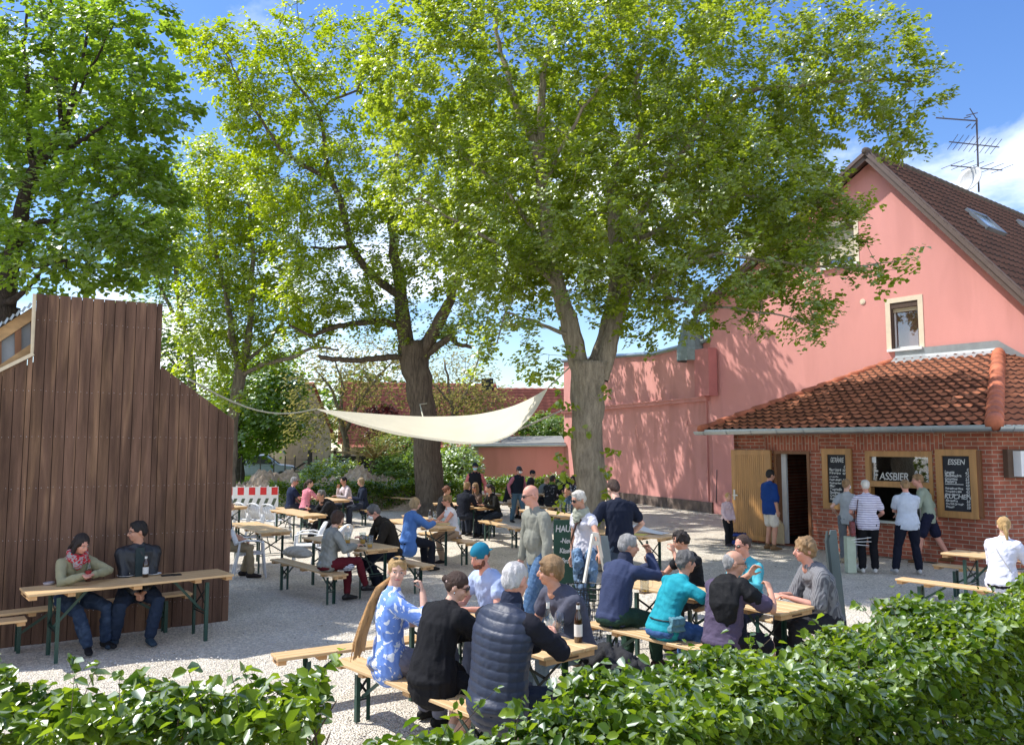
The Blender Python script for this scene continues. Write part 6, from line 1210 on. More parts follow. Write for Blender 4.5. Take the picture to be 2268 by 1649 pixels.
    nm = dict(tee='shirt', long='sweater', jacket='jacket', none='sleeveless_top', vest='shirt', blouse='blouse').get(top, 'shirt')
    g = torso_shell(of if top != 'vest' else .02)
    sleeves(g, slv if top != 'vest' else 2.0, of if top not in ('vest',) else .014)
    if top == 'vest':
        link('sweater', bake(g, vox, 3, folds(fa, 16, seed)), acc_mat(acc, 'under') or CL('u%d' % PN, (.02, .022, .03)), root, True)
        g = torso_shell(.040); 
        for i in (0, 1): g.tube([SH[i].lerp(Ct, .45), SH[i].lerp(Ct, .02)], [.070 * k, .066 * k], 12)
        if hem != 0:
            def puff(v):
                z = v[:, 2] - hipz; ph = (z / .062 + .25 * np.sin(v[:, 0] * 7)) % 1; return .0085 * np.abs(np.sin(PI * ph)) ** .35 - .004 + folds(.0022, 12, seed)(v)
        else: puff = folds(.004, 12, seed)
        link('vest', bake(g, vox * .85, 2, puff), TM, root, True)
    elif top: link(nm, bake(g, vox, 3, folds(fa * (1.3 if top == 'jacket' else 1), 13, seed, (1, 1, .8))), TM, root, True)
    if collar:
        c_ = MB(); cm = MATS.get(collar[1]) if isinstance(collar[1], str) else CL('col%d' % PN, collar[1]); hh = collar[0]
        n = 18; pts = []; 
        base = NB + hd * .0; xx = lat; yy = tf
        for j, (dz, r) in enumerate(((-.02, .088), (hh * .5, .074), (hh, .070))):
            pts.append((base + hd * dz * k, (r * k * fk + .006, (r * .93) * k * fk + .006)))
        c_.tube([p[0] for p in pts], [p[1] for p in pts], 16, side=tuple(lat)); link('collar', bake(c_, vox * .9, 2, folds(.004, 25, seed)), cm, root, True)
    # ---- bottom
    BM = bmat or CL('b%d' % PN, bc)
    g = MB(); o2 = .013; legf = dict(long=1.93, short=.85, capri=1.5, slim=1.93, leg=0)[bot]; g.tube([P - up * .05 * k, P, P + (W - P) * .45], [(.152 * a_ + o2 * .5, .11 * f_ + o2 * .5), (sec[1][1] * a_ + o2 * .6, sec[1][2] * f_ + o2 * .6), (sec[2][1] * a_ + o2 * .2, sec[2][2] * f_ + o2 * .2)], 16, side=(1, 0, 0))
    sl = .0 if bot == 'slim' else .008
    for i in (0, 1):
        kk = k * (1 + .5 * (wd - 1)); pts = [HP[i], HP[i].lerp(KN[i], .45)]; rs = [.090 * kk + o2, .080 * kk + o2 + sl * .5]
        if legf <= 1: pts += [HP[i].lerp(KN[i], legf)]; rs += [.070 * kk + o2 + .018]
        else: q = legf - 1; pts += [KN[i], KN[i].lerp(AK[i], q * .45), KN[i].lerp(AK[i], q)]; rs += [.060 * kk + o2, .056 * kk + o2 * .8 + sl, .042 * kk + o2 * .8 + sl * 1.6]
        g.tube(pts, rs, 12)
    if sit: g.ell(P + V3(0, -.03, -.035), (.165 * a_ + o2, .12 * f_ + o2, .075 * k))
    link('shorts' if bot == 'short' else 'trousers', bake(g, vox, 2, folds(fa, 15, seed + 1)), BM, root, True)
    if shoes:
        SMt = shoemat or CL('s%d' % PN, shoe, rough=.6)
        for i in (0, 1):
            g = MB(); ft = (AK[i] - KN[i]); fd = V3(feet[i][0] * .6, 1, 0) if len(feet[i]) < 4 else V3(math.sin(R(feet[i][3])), math.cos(R(feet[i][3])), 0); fd.normalize(); gz = AK[i].z - .085 * k
            b = V3(AK[i].x, AK[i].y, gz); pt = [b - fd * .055 * k + V3(0, 0, .045), b + fd * .02 * k + V3(0, 0, .048), b + fd * .10 * k + V3(0, 0, .036), b + fd * .165 * k + V3(0, 0, .028)]
            g.tube(pt, [(.036 * k, .044 * k), (.040 * k, .047 * k), (.047 * k, .035 * k), (.040 * k, .024 * k)], 10, side=tuple(fd.cross(up))); g.tube([AK[i] + V3(0, 0, .03), b + V3(0, 0, .05)], [.043 * k, .044 * k], 10)
            me = bake(g, .009, 2); link('shoe', me, SMt, root, True)
    # ---- face features
    if face:
        ex = .031
        for s in (-1, 1):
            if not (glasses == 'sun' or glasses == 'wrap'):
                MB().ell(h(s * ex, .083, .005), tuple(q * hk for q in (.0125, .006, .0065)), hm, 10, 7).build('eye', M('eye_white', (.55, .52, .48), .3), root, True)
                MB().ell(h(s * ex, .0872, .005), tuple(q * hk for q in (.0058, .0035, .0058)), hm, 8, 6).build('iris', M('iris', (.03, .02, .015), .2), root, True)
            MB().tube([h(s * (ex - .018), .087, .022), h(s * ex, .088, .027), h(s * (ex + .02), .078, .022)], [.0028 * hk, .0036 * hk, .002 * hk], 6).build('eyebrow', HAIR[hc if hc in ('brown', 'dark', 'black', 'grey', 'dgrey') else 'dblond'], root, True)
        if not mask: MB().tube([h(-.024, .084, -.057), h(-.01, .0925, -.0555), h(.01, .0925, -.0555), h(.024, .084, -.057)], [(.003 * hk, .002 * hk), (.0065 * hk, .004 * hk), (.0065 * hk, .004 * hk), (.003 * hk, .002 * hk)], 8, side=(0, 0, 1)).build('mouth', M('lips', (.42, .14, .12), .5) if not lipc else M('lips2', lipc, .4), root, True)
    if glasses:
        g = MB(); fr_ = BLACK
        if glasses in ('sun', 'wrap'):
            for s in (-1, 1): g.ell(h(s * .033, .094, .004), tuple(q * hk for q in ((.031 if glasses == 'wrap' else .028), .007, .017 if glasses == 'wrap' else .023)), hm @ Matrix.Rotation(R(-14 * s), 3, 'Z'), 14, 8)
            g.tube([h(-.012, .103, .010), h(.012, .103, .010)], [.003 * hk] * 2, 5)
            lens = g.build('sunglasses', M('sun_lens', (.010, .010, .012), .12, spec=.9), root, True)
        else:
            for s in (-1, 1): P_ = [h(s * .033 + .024 * math.cos(q), .100 - abs(.2 * math.cos(q)) * .0, .003 + .018 * math.sin(q)) for q in np.linspace(0, 2 * PI, 15)]; g.tube(P_, [.0022 * hk] * 15, 4, cap=False)
            g.tube([h(-.01, .101, .008), h(.01, .101, .008)], [.002 * hk] * 2, 4); lens = g.build('glasses', M('specs', (.05, .045, .04), .3), root)
        g = MB()
        for s in (-1, 1): g.tube([h(s * .060, .088, .010), h(s * .078, .03, .010), h(s * .079, -.03, .004)], [.0028 * hk] * 3, 4)
        g.build('temples', fr_, lens)
    if mask: g = MB(); g.ell(h(0, .066, -.048), tuple(q * hk for q in (.058, .052, .050)), hm, 14, 10); mo = g.build('face_mask', M('mask_' + mask, (.78, .78, .76) if mask == 'white' else (.35, .55, .58), .7), root, True); MB().tube([h(.05, .06, -.04), h(.078, -.01, -.01)], [.0015] * 2, 3).build('ear_loop', WHITE, mo); MB().tube([h(-.05, .06, -.04), h(-.078, -.01, -.01)], [.0015] * 2, 3).build('ear_loop', WHITE, mo)
    if beard: g = MB(); g.ell(h(0, .048, -.078), tuple(q * hk for q in (.050, .050, .040)), hm); g.ell(h(-.045, .02, -.055), tuple(q * hk for q in (.02, .03, .04)), hm); g.ell(h(.045, .02, -.055), tuple(q * hk for q in (.02, .03, .04)), hm); link('beard', bake(g, .007, 1, folds(.003, 80, seed)), HAIR[beard], root, True)
    # ---- hair
    g = MB(); HM = HAIR[hc]; hv = .008 if vox < .0105 else .010; rough = .0045
    def he(c, r, m=None): g.ell(h(*c), tuple(q * hk for q in r), hm if m is None else hm @ m, 16, 11)
    if hair in ('short', 'crop', 'curly', 'bun', 'pony', 'long', 'bob', 'spiky', 'longtail', 'sideswept'):
        t_ = dict(short=.010, crop=.004, curly=.020, bun=.008, pony=.007, long=.012, bob=.018, spiky=.014, longtail=.009, sideswept=.015)[hair]
        he((0, -.016, .040), (.076 + t_, .092 + t_ * .7, .082 + t_)); he((0, -.048, .005), (.070 + t_ * .6, .058 + t_, .070 + t_))
        if hair in ('short', 'spiky', 'curly', 'sideswept'):
            for s in (-1, 1): he((s * .066, .008, .022), (.012 + t_ * .5, .032, .028))
            he((0, .042, .088), (.055, .036, .024 + t_ * .5))
        if hair == 'sideswept': he((-.02, .062, .075), (.05, .03, .02)); he((.03, .055, .082), (.04, .03, .02))
        if hair == 'bun': he((0, -.118, .03 if not 'highbun' in acc else .075), (.036, .034, .034))
        if hair == 'pony': g.tube([h(0, -.10, .03), h(0, -.14, .01), h(0.01, -.155, -.08), h(.015, -.14, -.20)], [.022 * hk, .030 * hk, .032 * hk, .012 * hk], 8)
        if hair == 'bob': 
            he((0, -.045, -.04), (.086, .062, .075))
            for s in (-1, 1): he((s * .076, .005, -.02), (.022, .045, .075))
            he((0, .06, .07), (.06, .03, .02))
        if hair == 'long':
            for s in (-1, 1): g.tube([h(s * .072, .01, .03), h(s * .082, .0, -.06), h(s * .078, .01, -.16), h(s * .07, .03, -.23)], [(.020 * hk, .034 * hk), (.024 * hk, .036 * hk), (.024 * hk, .034 * hk), (.010 * hk, .02 * hk)], 8)
            g.tube([h(0, -.07, .0), h(0, -.095, -.10), h(0, -.10, -.2)], [(.08 * hk, .04 * hk), (.075 * hk, .035 * hk), (.05 * hk, .02 * hk)], 10)
        if hair == 'longtail':
            he((0, .05, .088), (.05, .03, .02))
    if hair == 'bald': he((0, -.052, -.004), (.070, .050, .045)); [he((s * .070, -.01, .008), (.010, .045, .028)) for s in (-1, 1)]
    if hair == 'thin': he((0, -.030, .020), (.0775, .080, .078)); he((0, -.05, -.01), (.072, .052, .06))
    am = dict(curly=.010, spiky=.012, bob=.005, sideswept=.006, short=.005).get(hair, .004)
    if g.v: link('hair', bake(g, hv, 1, hairdisp(am, 22 if hair in ('curly', 'spiky') else 14, seed + 2)), HM, root, True)
    if hair in ('cap', 'helmet', 'basecap', 'backcap'):
        g2 = MB()
        g2.ell(h(0, -.012, .038), tuple(q * hk for q in (.086, .104, .088)), hm @ Matrix.Rotation(R(-6), 3, 'X'), 18, 12); vv = g2; cm = dict(cap=CL('cap_dark', (.02, .025, .035)), helmet=M('helmet', (.03, .03, .035), .3, .5, 30), basecap=CL('cap_dark', (.02, .025, .035)), backcap=CL('cap_teal', (.015, .16, .25)))[hair]
        if hair == 'basecap': vv.prism([h(-.06, .07, .055), h(.06, .07, .055), h(.045, .145, .035), h(-.045, .145, .035)], hm @ V3(0, 0, .008))
        if hair == 'backcap': vv.prism([h(-.06, -.07, .02), h(.06, -.07, .02), h(.045, -.155, .0), h(-.045, -.155, .0)], hm @ V3(0, 0, .008))
        # cut below brim
        link('helmet' if hair == 'helmet' else 'cap', bake(vv, .008, 1), cm, root, True); g3 = MB(); g3.ell(h(0, -.05, -.005), tuple(q * hk for q in (.076, .056, .05)), hm); link('hair', bake(g3, .009, 1, folds(.004, 40, seed)), HM, root, True)
    return dict(root=root, h=h, hm=hm, NB=NB, SH=SH, EL=EL, WR=WR, P=P, W=W, Cc=Cc, Ct=Ct, KN=KN, AK=AK, lat=lat, tf=tf, hk=hk, k=k)
def hairdisp(am, k, seed):
    a = folds(am, k, seed, (1, 1, .6)); b = folds(.0028, 48, seed + 1, (1, 1, .25)); return lambda v: a(v) + b(v)
def acc_mat(acc, key):
    for a in acc:
        if isinstance(a, tuple) and a[0] == key: return a[1]
def part(p, name, mb, mat, smooth=True): return mb.build(name, mat, p['root'], smooth)
def bpart(p, name, mb, mat, vox=.009, sm=2, disp=None): return link(name, bake(mb, vox, sm, disp), mat, p['root'], True)
NEAR = .009; MID = .013; FAR = .017
def on(p0, d, px):   # point on ground line at pixel column
    p0 = Vector((p0[0], p0[1] + .15 - .008 * p0[1])); d = Vector((d[0], d[1])).normalized(); r = (px - PW / 2) / FP * .9961   # small pitch effect ignored
    r = (px - PW / 2) / FP; t = (r * p0.y - p0.x) / (d.x - r * d.y); q = p0 + d * t; return q.x, q.y
hC = 40.2   # facing across the tables, away from camera side
# ---------------- foreground table, near bench
BC = ((-.03, 5.66), (-.66, .751))
def seatxy(base, px, back=0, ang=None):
    x, y = on(base[0], base[1], px); return x, y
FLORAL = CL('floral', (.17, .29, .68), c2=(.78, .80, .84), pat=('noise', 0, .545, .565), pscale=7.5)
x, y = seatxy(BC, 868); p = person('woman in blue floral top with very long blond ponytail turned smiling to the camera', x, y, hC - 5, H=1.74, sit=True, seat=.48, lean=2, hunch=6, twist=-18, yaw=-112, pitch=2, tilt=-6, fem=True, wd=1.12, skin='fair', hair='longtail', hc='blond', tmat=FLORAL, top='blouse', sleeve=1.35, hem=.22, bc=(.2, .2, .25), loose=.022,
    hands=((-.16, .42, .80), (.22, .19, 1.15)), elb=(None, (.6, .1, -.9)), hdir=(None, (-.3, -.1, .9)), palms=(None, (-.5, -.8, 0)), curl=(.4, 1.0), vox=NEAR, lipc=(.5, .16, .14), torso=1.06)
h = p['h']; g = MB(); pr_ = [h(-.02, -.06, .02), h(-.04, -.10, -.01), V3(-.05, -.05, 1.18), V3(-.08, -.115, 1.05), V3(-.09, -.165, .90), V3(-.09, -.215, .76), V3(-.08, -.24, .62)]; rr_ = random.Random(5)
for i in range(26):
    u_, v_ = rr_.uniform(-1, 1), rr_.uniform(-1, 1); sp_ = [.25, .5, .62, .85, 1.0, 1.15, 1.25]; e_ = rr_.uniform(.75, 1.08); q_ = [c + V3(.018 * v_, .052 * u_, .02 * u_) * w_ + V3(rr_.gauss(0, .004), rr_.gauss(0, .005), 0) for c, w_ in zip(pr_, sp_)]
    q_[-1] = q_[-2].lerp(q_[-1], e_); g.tube(q_, [.014, .014, .0125, .013, .013, .010, .004], 6)
bpart(p, 'ponytail', g, HAIR['longb'], .0065, 0)
g = MB(); [g.ell(h(s * .03, .03, .118), (.026, .02, .01), p['hm'], 10, 7) for s in (-1, 1)]; part(p, 'sunglasses_on_head', g, MATS.get('sun_lens') or M('sun_lens', (.01, .01, .012), .12, spec=.9))
BLK = CL('black_dress', (.012, .012, .014)); x, y = seatxy(BC, 962)
p = person('woman in loose black dress with bun and sunglasses between floral woman and vest man', x, y, hC + 2, H=1.72, sit=True, seat=.48, lean=14, hunch=18, yaw=-48, pitch=16, fem=True, wd=1.22, skin='fair', hair='bun', hc='brown', top='blouse', sleeve=1.85, tmat=BLK, bmat=BLK, bot='short', hem=.3, loose=.036, glasses='sun', hands=((-.12, .52, .80), (.10, .58, .86)), hdir=(None, (.2, .6, .4)), curl=(.4, .7), shoe=(.6, .58, .52), vox=NEAR, feet=((-.12, .30, .085), (.1, .12, .085)), torso=1.04)
h = p['h']; g = MB(); g.tube([h(-.03, -.095, .02), h(.0, -.10, .045), h(.03, -.095, .02)], [.012] * 3, 8); part(p, 'hair_tie', g, M('scrunchie', (.55, .40, .36), .8)); g = MB(); g.ell(h(.078, -.002, -.045), (.006, .006, .012)); part(p, 'earring', g, MATS['chrome'])
x, y = seatxy(BC, 1112); x -= .03; y -= .02
PUF = M('puffer_navy', (.016, .024, .050), .52, .12, 5, .15, 40, spec=.55)
p = person('broad grey haired man in navy quilted vest seen from behind holding a mug', x, y, hC + 6, H=1.90, sit=True, seat=.48, lean=9, hunch=12, yaw=6, pitch=8, wd=1.20, skin='red', hair='crop', hc='lgrey', top='vest', tmat=PUF, bc=(.02, .025, .04), hands=((-.05, .50, .86), (.12, .47, .95)), elb=((-.7, -.4, -.6), (.95, -.1, -.55)), curl=(.8, .85), hdir=((.4, .8, .1), (-.6, .7, .3)), palms=((.5, -.6, 0), (-.5, .2, .1)), hem=.18, vox=NEAR, acc=(('under', CL('black_fleece', (.016, .016, .022))),), face=False, torso=1.10, collar=(.05, (.02, .025, .045)))
# ---------------- far bench of that table
BF = ((.98, 6.79), TD)
x, y = seatxy(BF, 1275); p = person('blond man in dark grey T-shirt leaning forward on his elbow across the table', x, y, hC + 180 - 14, H=1.86, sit=True, lean=22, hunch=18, roll=-4, twist=6, yaw=-34, pitch=2, wd=1.08, skin='tan', hair='sideswept', hc='dblond', top='tee', sleeve=.5, tmat=CL('tee_slate', (.075, .078, .105)), bmat=CL('jeans_light', (.26, .36, .46), c2=(.34, .43, .52), pat=('noise', 0, .4, .7), pscale=8), hands=((.10, .46, .82), (.16, .50, .82)), hdir=((.9, .3, 0), (-.7, .6, 0)), palms=((0, 0, -1), (0, 0, -1)), elb=((-.5, -.2, -.9), (.5, -.2, -.9)), curl=(.3, .4), vox=NEAR, shoe=(.05, .05, .06), loose=.018)
x, y = seatxy(BF, 1098); p = person('red bearded man with teal backwards cap and pale blue T-shirt', x, y, hC + 180, H=1.80, sit=True, lean=12, hunch=10, yaw=6, pitch=18, wd=1.0, skin='red', hair='backcap', hc='red', beard='red', top='tee', tmat=CL('tee_paleblue', (.38, .46, .66)), bc=(.1, .12, .18), hands=((-.14, .42, .80), (.16, .42, .80)), curl=(.4, .4), vox=NEAR, face=True, loose=.018)
# ---------------- right group
BD = ((2.26, 7.12), (-.64, .768)); NV = CL('navy_knit', (.040, .052, .105))
x, y = seatxy(BD, 1352); p = person('grey haired man in navy half zip sweater resting chin on his hands', x, y, hC - 2, H=1.80, sit=True, lean=17, hunch=14, yaw=-32, pitch=6, wd=1.08, skin='tan', hair='short', hc='grey', top='long', tmat=NV, bc=(.022, .05, .035), hands=((.05, .50, 1.05), (.10, .46, 1.18)), elb=((-.4, .5, -.9), (.7, .3, -.9)), hdir=((.3, .2, .9), (-.1, -.15, .9)), palms=((0, -.9, .3), (0, -.9, .2)), curl=(1.2, 1.0), vox=NEAR, shoe=(.06, .03, .03), collar=(.06, (.03, .035, .06)), loose=.018, torso=1.04, feet=((-.12, .34, .085), (.16, .50, .085)))
part(p, 'neck_tag', MB().box(p['NB'] - V3(0, .085, .06), (.035, .004, .018)), M('tag_pink', (.75, .45, .42), .6))
TQ = CL('turquoise_sport', (.015, .25, .31), c2=(.025, .31, .37), pat=('noise', 0, .4, .6), pscale=5)
x, y = seatxy(BD, 1462); p = person('short grey haired woman in bright turquoise sport shirt and blue jeans seen from behind', x, y, hC - 12, H=1.70, sit=True, lean=24, hunch=12, roll=6, yaw=-8, pitch=4, fem=True, wd=1.20, skin='tan', hair='spiky', hc='dgrey', top='tee', sleeve=.5, tmat=TQ, bot='capri', bmat=CL('jeans_blue', (.035, .09, .22), c2=(.06, .13, .30), pat=('noise', 0, .4, .7), pscale=9), hands=((-.12, .52, .82), (.24, .50, .84)), elb=((-.7, .1, -.6), (.9, .0, -.5)), curl=(.4, .5), vox=NEAR, shoe=(.08, .06, .05), face=False, feet=((-.08, .28, .085), (.16, .30, .085)), hem=.1)
g = MB(); P = p['P']; W_ = p['W']; n = 16; c = P.lerp(W_, .62); g.tube([c + V3(.188 * math.cos(a), .145 * math.sin(a) + .01, -.02) for a in np.linspace(0, 2 * PI, 25)], [(.006, .014)] * 25, 6, side=(0, 0, 1), cap=False); part(p, 'waist_strap', g, BLACK)
g = MB(); g.prism([P + V3(.19, -.12, .0), P + V3(.19, .06, .0), P + V3(.19, .07, .13), P + V3(.19, -.08, .13)], V3(.06, 0, 0)); bpart(p, 'belt_bag', g, CL('bag_teal', (.10, .22, .26)), .01, 3, folds(.012, 18, 4))
x, y = seatxy(BD, 1588); PUR = CL('plum_tee', (.090, .070, .115))
p = person('balding grey haired man in plum T-shirt with black jacket over his shoulder', x, y, hC - 6, H=1.76, sit=True, lean=11, hunch=16, yaw=-34, pitch=4, wd=1.14, belly=.03, skin='tan', hair='thin', hc='grey', top='tee', sleeve=.7, tmat=PUR, bot='short', bc=(.015, .015, .02), glasses='clear', hands=((-.02, .42, 1.12), (.20, .44, 1.00)), elb=((-.8, -.1, -.6), (.8, .1, -.7)), hdir=((.2, .5, .7), (-.5, .3, .6)), curl=(.7, .7), vox=NEAR, feet=((-.1, .34, .085), (.2, .42, .085)), hem=.12, loose=.02)
g = MB(); SH_ = p['SH'][1]; Ct = p['Ct']
g.tube([Ct + V3(-.02, -.02, .085), Ct + V3(.06, -.12, .04), Ct + V3(.09, -.17, -.12), Ct + V3(.10, -.165, -.26)], [(.10, .04), (.15, .055), (.15, .06), (.10, .05)], 12, side=(1, .3, 0)); g.tube([Ct + V3(.16, -.02, .05), SH_ + V3(.05, 0, .0), SH_.lerp(p['EL'][1], .55)], [.072, .078, .07], 12); g.tube([Ct + V3(.10, -.17, -.2), Ct + V3(.12, -.15, -.36), Ct + V3(.10, -.14, -.44)], [.045, .034, .026], 8)
bpart(p, 'draped_jacket', g, CL('black_jacket', (.012, .012, .013), rough=.7), .009, 2, folds(.006, 12, 12)); g = MB(); g.tube([Ct + V3(.0, -.075, .088), Ct + V3(.0, -.165, .02), Ct + V3(-.0, -.215, -.12), Ct + V3(-.01, -.20, -.25)], [.007] * 4, 5); part(p, 'white_piping', g, WHITE)
BE = ((3.33, 8.33), (-.62, .785)); STR = CL('stripe_shirt', (.115, .115, .125), c2=(.23, .23, .235), pat=('wave', 'X', .35, .6), pscale=17)
x, y = seatxy(BE, 1812); x += .02; p = person('man with wavy greying hair in dark striped shirt at the right end of the table', x, y, hC + 180 - 32, H=1.84, sit=True, lean=14, hunch=20, twist=-6, yaw=-4, pitch=2, wd=1.13, belly=.05, skin='red', hair='curly', hc='dblond', top='tee', sleeve=.95, tmat=STR, bc=(.03, .03, .035), hands=((-.08, .42, .80), (.12, .44, .80)), curl=(.5, .5), vox=NEAR, hem=.16, loose=.02)
x, y = seatxy(BE, 1652); p = person('dark haired woman with sunglasses and turquoise cardigan facing the camera', x, y, hC + 180 - 2, H=1.68, sit=True, lean=6, hunch=8, yaw=-12, pitch=10, fem=True, wd=1.0, skin='red', hair='bun', hc='brown', top='blouse', sleeve=1.8, tmat=CL('aqua_cardigan', (.08, .38, .44)), glasses='wrap', hands=((-.14, .42, .86), (.05, .44, .82)), curl=(.4, .4), vox=NEAR, bc=(.04, .05, .08), loose=.016, torso=1.02)
g = MB(); C_ = p['Ct']; g.prism([C_ + V3(-.045, .108, .045), C_ + V3(.045, .108, .045), C_ + V3(0, .128, -.11)], (0, .004, 0)); part(p, 'neckline', g, SKIN['red'], False)
x, y = seatxy(BE, 1532); p = person('dark haired woman in black T-shirt leaning her cheek on her hand behind the turquoise shirt', x, y, hC + 180 - 10, H=1.70, sit=True, lean=12, hunch=14, yaw=-38, pitch=16, fem=True, wd=1.04, skin='tan', hair='spiky', hc='dark', top='tee', tc=(.016, .016, .018), hands=((-.02, .34, 1.10), (.22, .42, .84)), elb=((-.5, .6, -.8), None), hdir=((.2, .1, .9), None), curl=(.9, .4), vox=.010, bc=(.03, .03, .03))
# ---------------- couple at the shack
BS = ((-4.1, 10.44), (-.775, -.632)); hS = -51
x, y = seatxy(BS, 176); p = person('woman in olive sweater and red scarf looking down at her food by the shack', x, y, hS + 14, H=1.70, sit=True, lean=10, hunch=16, roll=2, yaw=14, pitch=24, fem=True, wd=1.05, skin='red', hair='long', hc='dark', top='long', tmat=CL('olive_knit', (.30, .28, .17)), bmat=CL('jeans_dark', (.022, .038, .075), c2=(.045, .07, .12), pat=('noise', 0, .45, .7), pscale=6), hands=((-.06, .38, .87), (.06, .42, .88)), elb=((-.9, .1, -.2), (.7, -.2, -.5)), hdir=((.8, .5, .05), (.2, .95, .1)), curl=(.4, .25), vox=.010, feet=((-.28, .30, .085, -10), (-.02, .42, .085, 20)), shoe=(.015, .015, .017), loose=.016)
g = MB(); NB_ = p['NB']
for a, r_, z_ in ((0, .085, .0), (1, .092, -.03), (2, .088, .03)): g.tube([NB_ + V3(r_ * math.cos(q), r_ * math.sin(q) + .02, z_ + .012 * math.sin(2 * q + a) - .03 * math.sin(q)) for q in np.linspace(0, 2 * PI, 17)], [.030] * 17, 8, cap=False)
g.ell(NB_ + V3(.03, .11, -.08), (.055, .04, .07)); bpart(p, 'scarf', g, CL('scarf_red', (.42, .02, .03), c2=(.30, .30, .30), pat=('noise', 0, .48, .56), pscale=16), .009, 2, folds(.008, 28, 8))
x, y = seatxy(BS, 318); p = person('dark haired man with glasses in black bomber jacket sitting against the shack', x, y, hS - 4, H=1.80, sit=True, lean=0, hunch=6, yaw=-84, pitch=4, wd=1.10, skin='tan', hair='short', hc='black', top='jacket', tmat=M('black_bomber', (.014, .016, .020), .45, .15, 6, .2, 40, spec=.5), bmat=CL('jeans_navy', (.020, .032, .060)), glasses='clear', hands=((-.05, .26, .60), (.07, .28, .60)), elb=((-.4, -.9, -.5), (.4, -.9, -.5)), hdir=((.7, .5, -.3), (-.7, .5, -.3)), curl=(.8, .8), vox=.010, feet=((-.10, .36, .085, -5), (.26, .22, .085, 30)), shoe=(.03, .05, .075))
g = MB(); C_ = p['Ct']; g.prism([C_ + V3(-.05, .115, .04), C_ + V3(.05, .115, .04), C_ + V3(.055, .15, -.18), C_ + V3(.05, .155, -.34), C_ + V3(-.05, .155, -.34), C_ + V3(-.055, .15, -.18)], (0, .006, 0)); part(p, 'tshirt_front', g, CL('tee_green', (.035, .050, .050)), False)
# ---------------- standing people near the centre
p = person('bald man with dark sunglasses and olive grey sweater walking past the tables', .335, 10.2, -148, H=1.88, lean=4, yaw=-14, pitch=12, wd=1.02, belly=.035, skin='red', hair='none', hc='grey', glasses='wrap', top='long', tmat=CL('sage_knit', (.235, .235, .195)), bmat=CL('jeans_mid', (.06, .12, .22), c2=(.11, .18, .29), pat=('noise', 0, .4, .7), pscale=9), hands=((-.32, .12, .84), (.34, .05, .86)), vox=.010, feet=((-.13, .30, .10), (.12, -.18, .10)), shoe=(.05, .04, .03), loose=.02, hem=.08)
p = person('white blond woman with round sunglasses, grey scarf and white T-shirt', .955, 10.85, -140, H=1.78, lean=2, yaw=-10, pitch=14, fem=True, wd=1.02, skin='tan', hair='short', hc='white', glasses='sun', top='tee', sleeve=.3, tmat=CL('white_tee', (.66, .64, .68), c2=(.10, .10, .12), pat=('voro', 0, .06, .02), pscale=9), bmat=CL('jeans_mix', (.05, .07, .10), c2=(.18, .27, .40), pat=('noise', 0, .5, .58), pscale=3.5), hands=((-.50, .22, .98), (.26, -.02, .86)), vox=.010, feet=((-.12, .26, .10), (.12, -.16, .10)), shoe=(.3, .3, .3))
g = MB(); NB_ = p['NB']
for a, r_, z_ in ((0, .080, .02), (1, .088, -.01), (2, .092, -.045)): g.tube([NB_ + V3(r_ * math.cos(q), r_ * math.sin(q) + .015, z_ - .02 * math.sin(q)) for q in np.linspace(0, 2 * PI, 17)], [.026] * 17, 8, cap=False)
g.ell(NB_ + V3(0, .10, -.10), (.06, .04, .08)); bpart(p, 'scarf', g, CL('scarf_sage', (.34, .35, .27)), .010, 2, folds(.006, 30, 4))
g = MB(); g.tube([p['SH'][0] + V3(.06, .0, .06), p['Cc'] + V3(-.03, .17, .02), p['W'] + V3(.10, .15, -.04), p['P'] + V3(.20, .0, .0)], [(.018, .004)] * 4, 6, side=(.8, 0, .6)); part(p, 'bag_strap', g, CL('strap_brown', (.06, .035, .03)))
g = MB(); P = p['P']; g.tube([P + V3(-.02, .16, .02), P + V3(-.10, .20, -.10), P + V3(-.06, .20, -.22)], [.06, .07, .045], 10); g.tube([P + V3(-.16, .05, .03), P + V3(-.20, .06, -.2), P + V3(-.18, .05, -.36)], [.06, .075, .05], 10); bpart(p, 'tied_jacket', g, CL('denim_tied', (.12, .21, .34), c2=(.20, .30, .42), pat=('noise', 0, .4, .7), pscale=9), .011, 2, folds(.014, 18, 3))
p = person('dark haired man in navy polo shirt seen from behind at the paper covered table', 1.52, 11.6, 104, H=1.90, lean=10, hunch=14, yaw=6, pitch=28, wd=1.12, skin='fair', hair='short', hc='brown', top='tee', sleeve=.62, tmat=CL('navy_polo', (.013, .017, .032)), bc=(.05, .07, .10), hands=((-.26, .22, 1.02), (.24, .26, 1.05)), elb=((-.9, -.3, -.4), (.9, -.3, -.4)), vox=.010, face=False, hem=.12, loose=.02)
# ---------------- kiosk queue
q = G(1612, 1209); p = person('small blond girl in pale pink jacket and black leggings by the kiosk door', q.x, q.y, -62, H=1.22, lean=0, yaw=-12, skin='fair', hair='bun', hc='blond', top='jacket', tmat=CL('pink_jacket', (.66, .50, .52)), bot='slim', bc=(.015, .015, .018), hands=((-.10, .12, .62), (.12, .12, .62)), vox=.011, fem=True, shoe=(.05, .04, .05), feet=((-.07, .0, .06), (.08, .06, .06)))
q = G(1707, 1216); p = person('stout man in blue shirt and white shorts waiting at the open kiosk door', q.x, q.y, 12, H=1.80, lean=-2, yaw=4, wd=1.14, belly=.08, skin='tan', hair='short', hc='black', glasses='clear', top='tee', sleeve=.9, tmat=CL('royal_shirt', (.012, .045, .19)), bot='short', bc=(.62, .58, .50), hands=((-.20, .06, .84), (.20, .08, .86)), vox=MID, shoe=(.20, .12, .06), hem=.14, loose=.03)
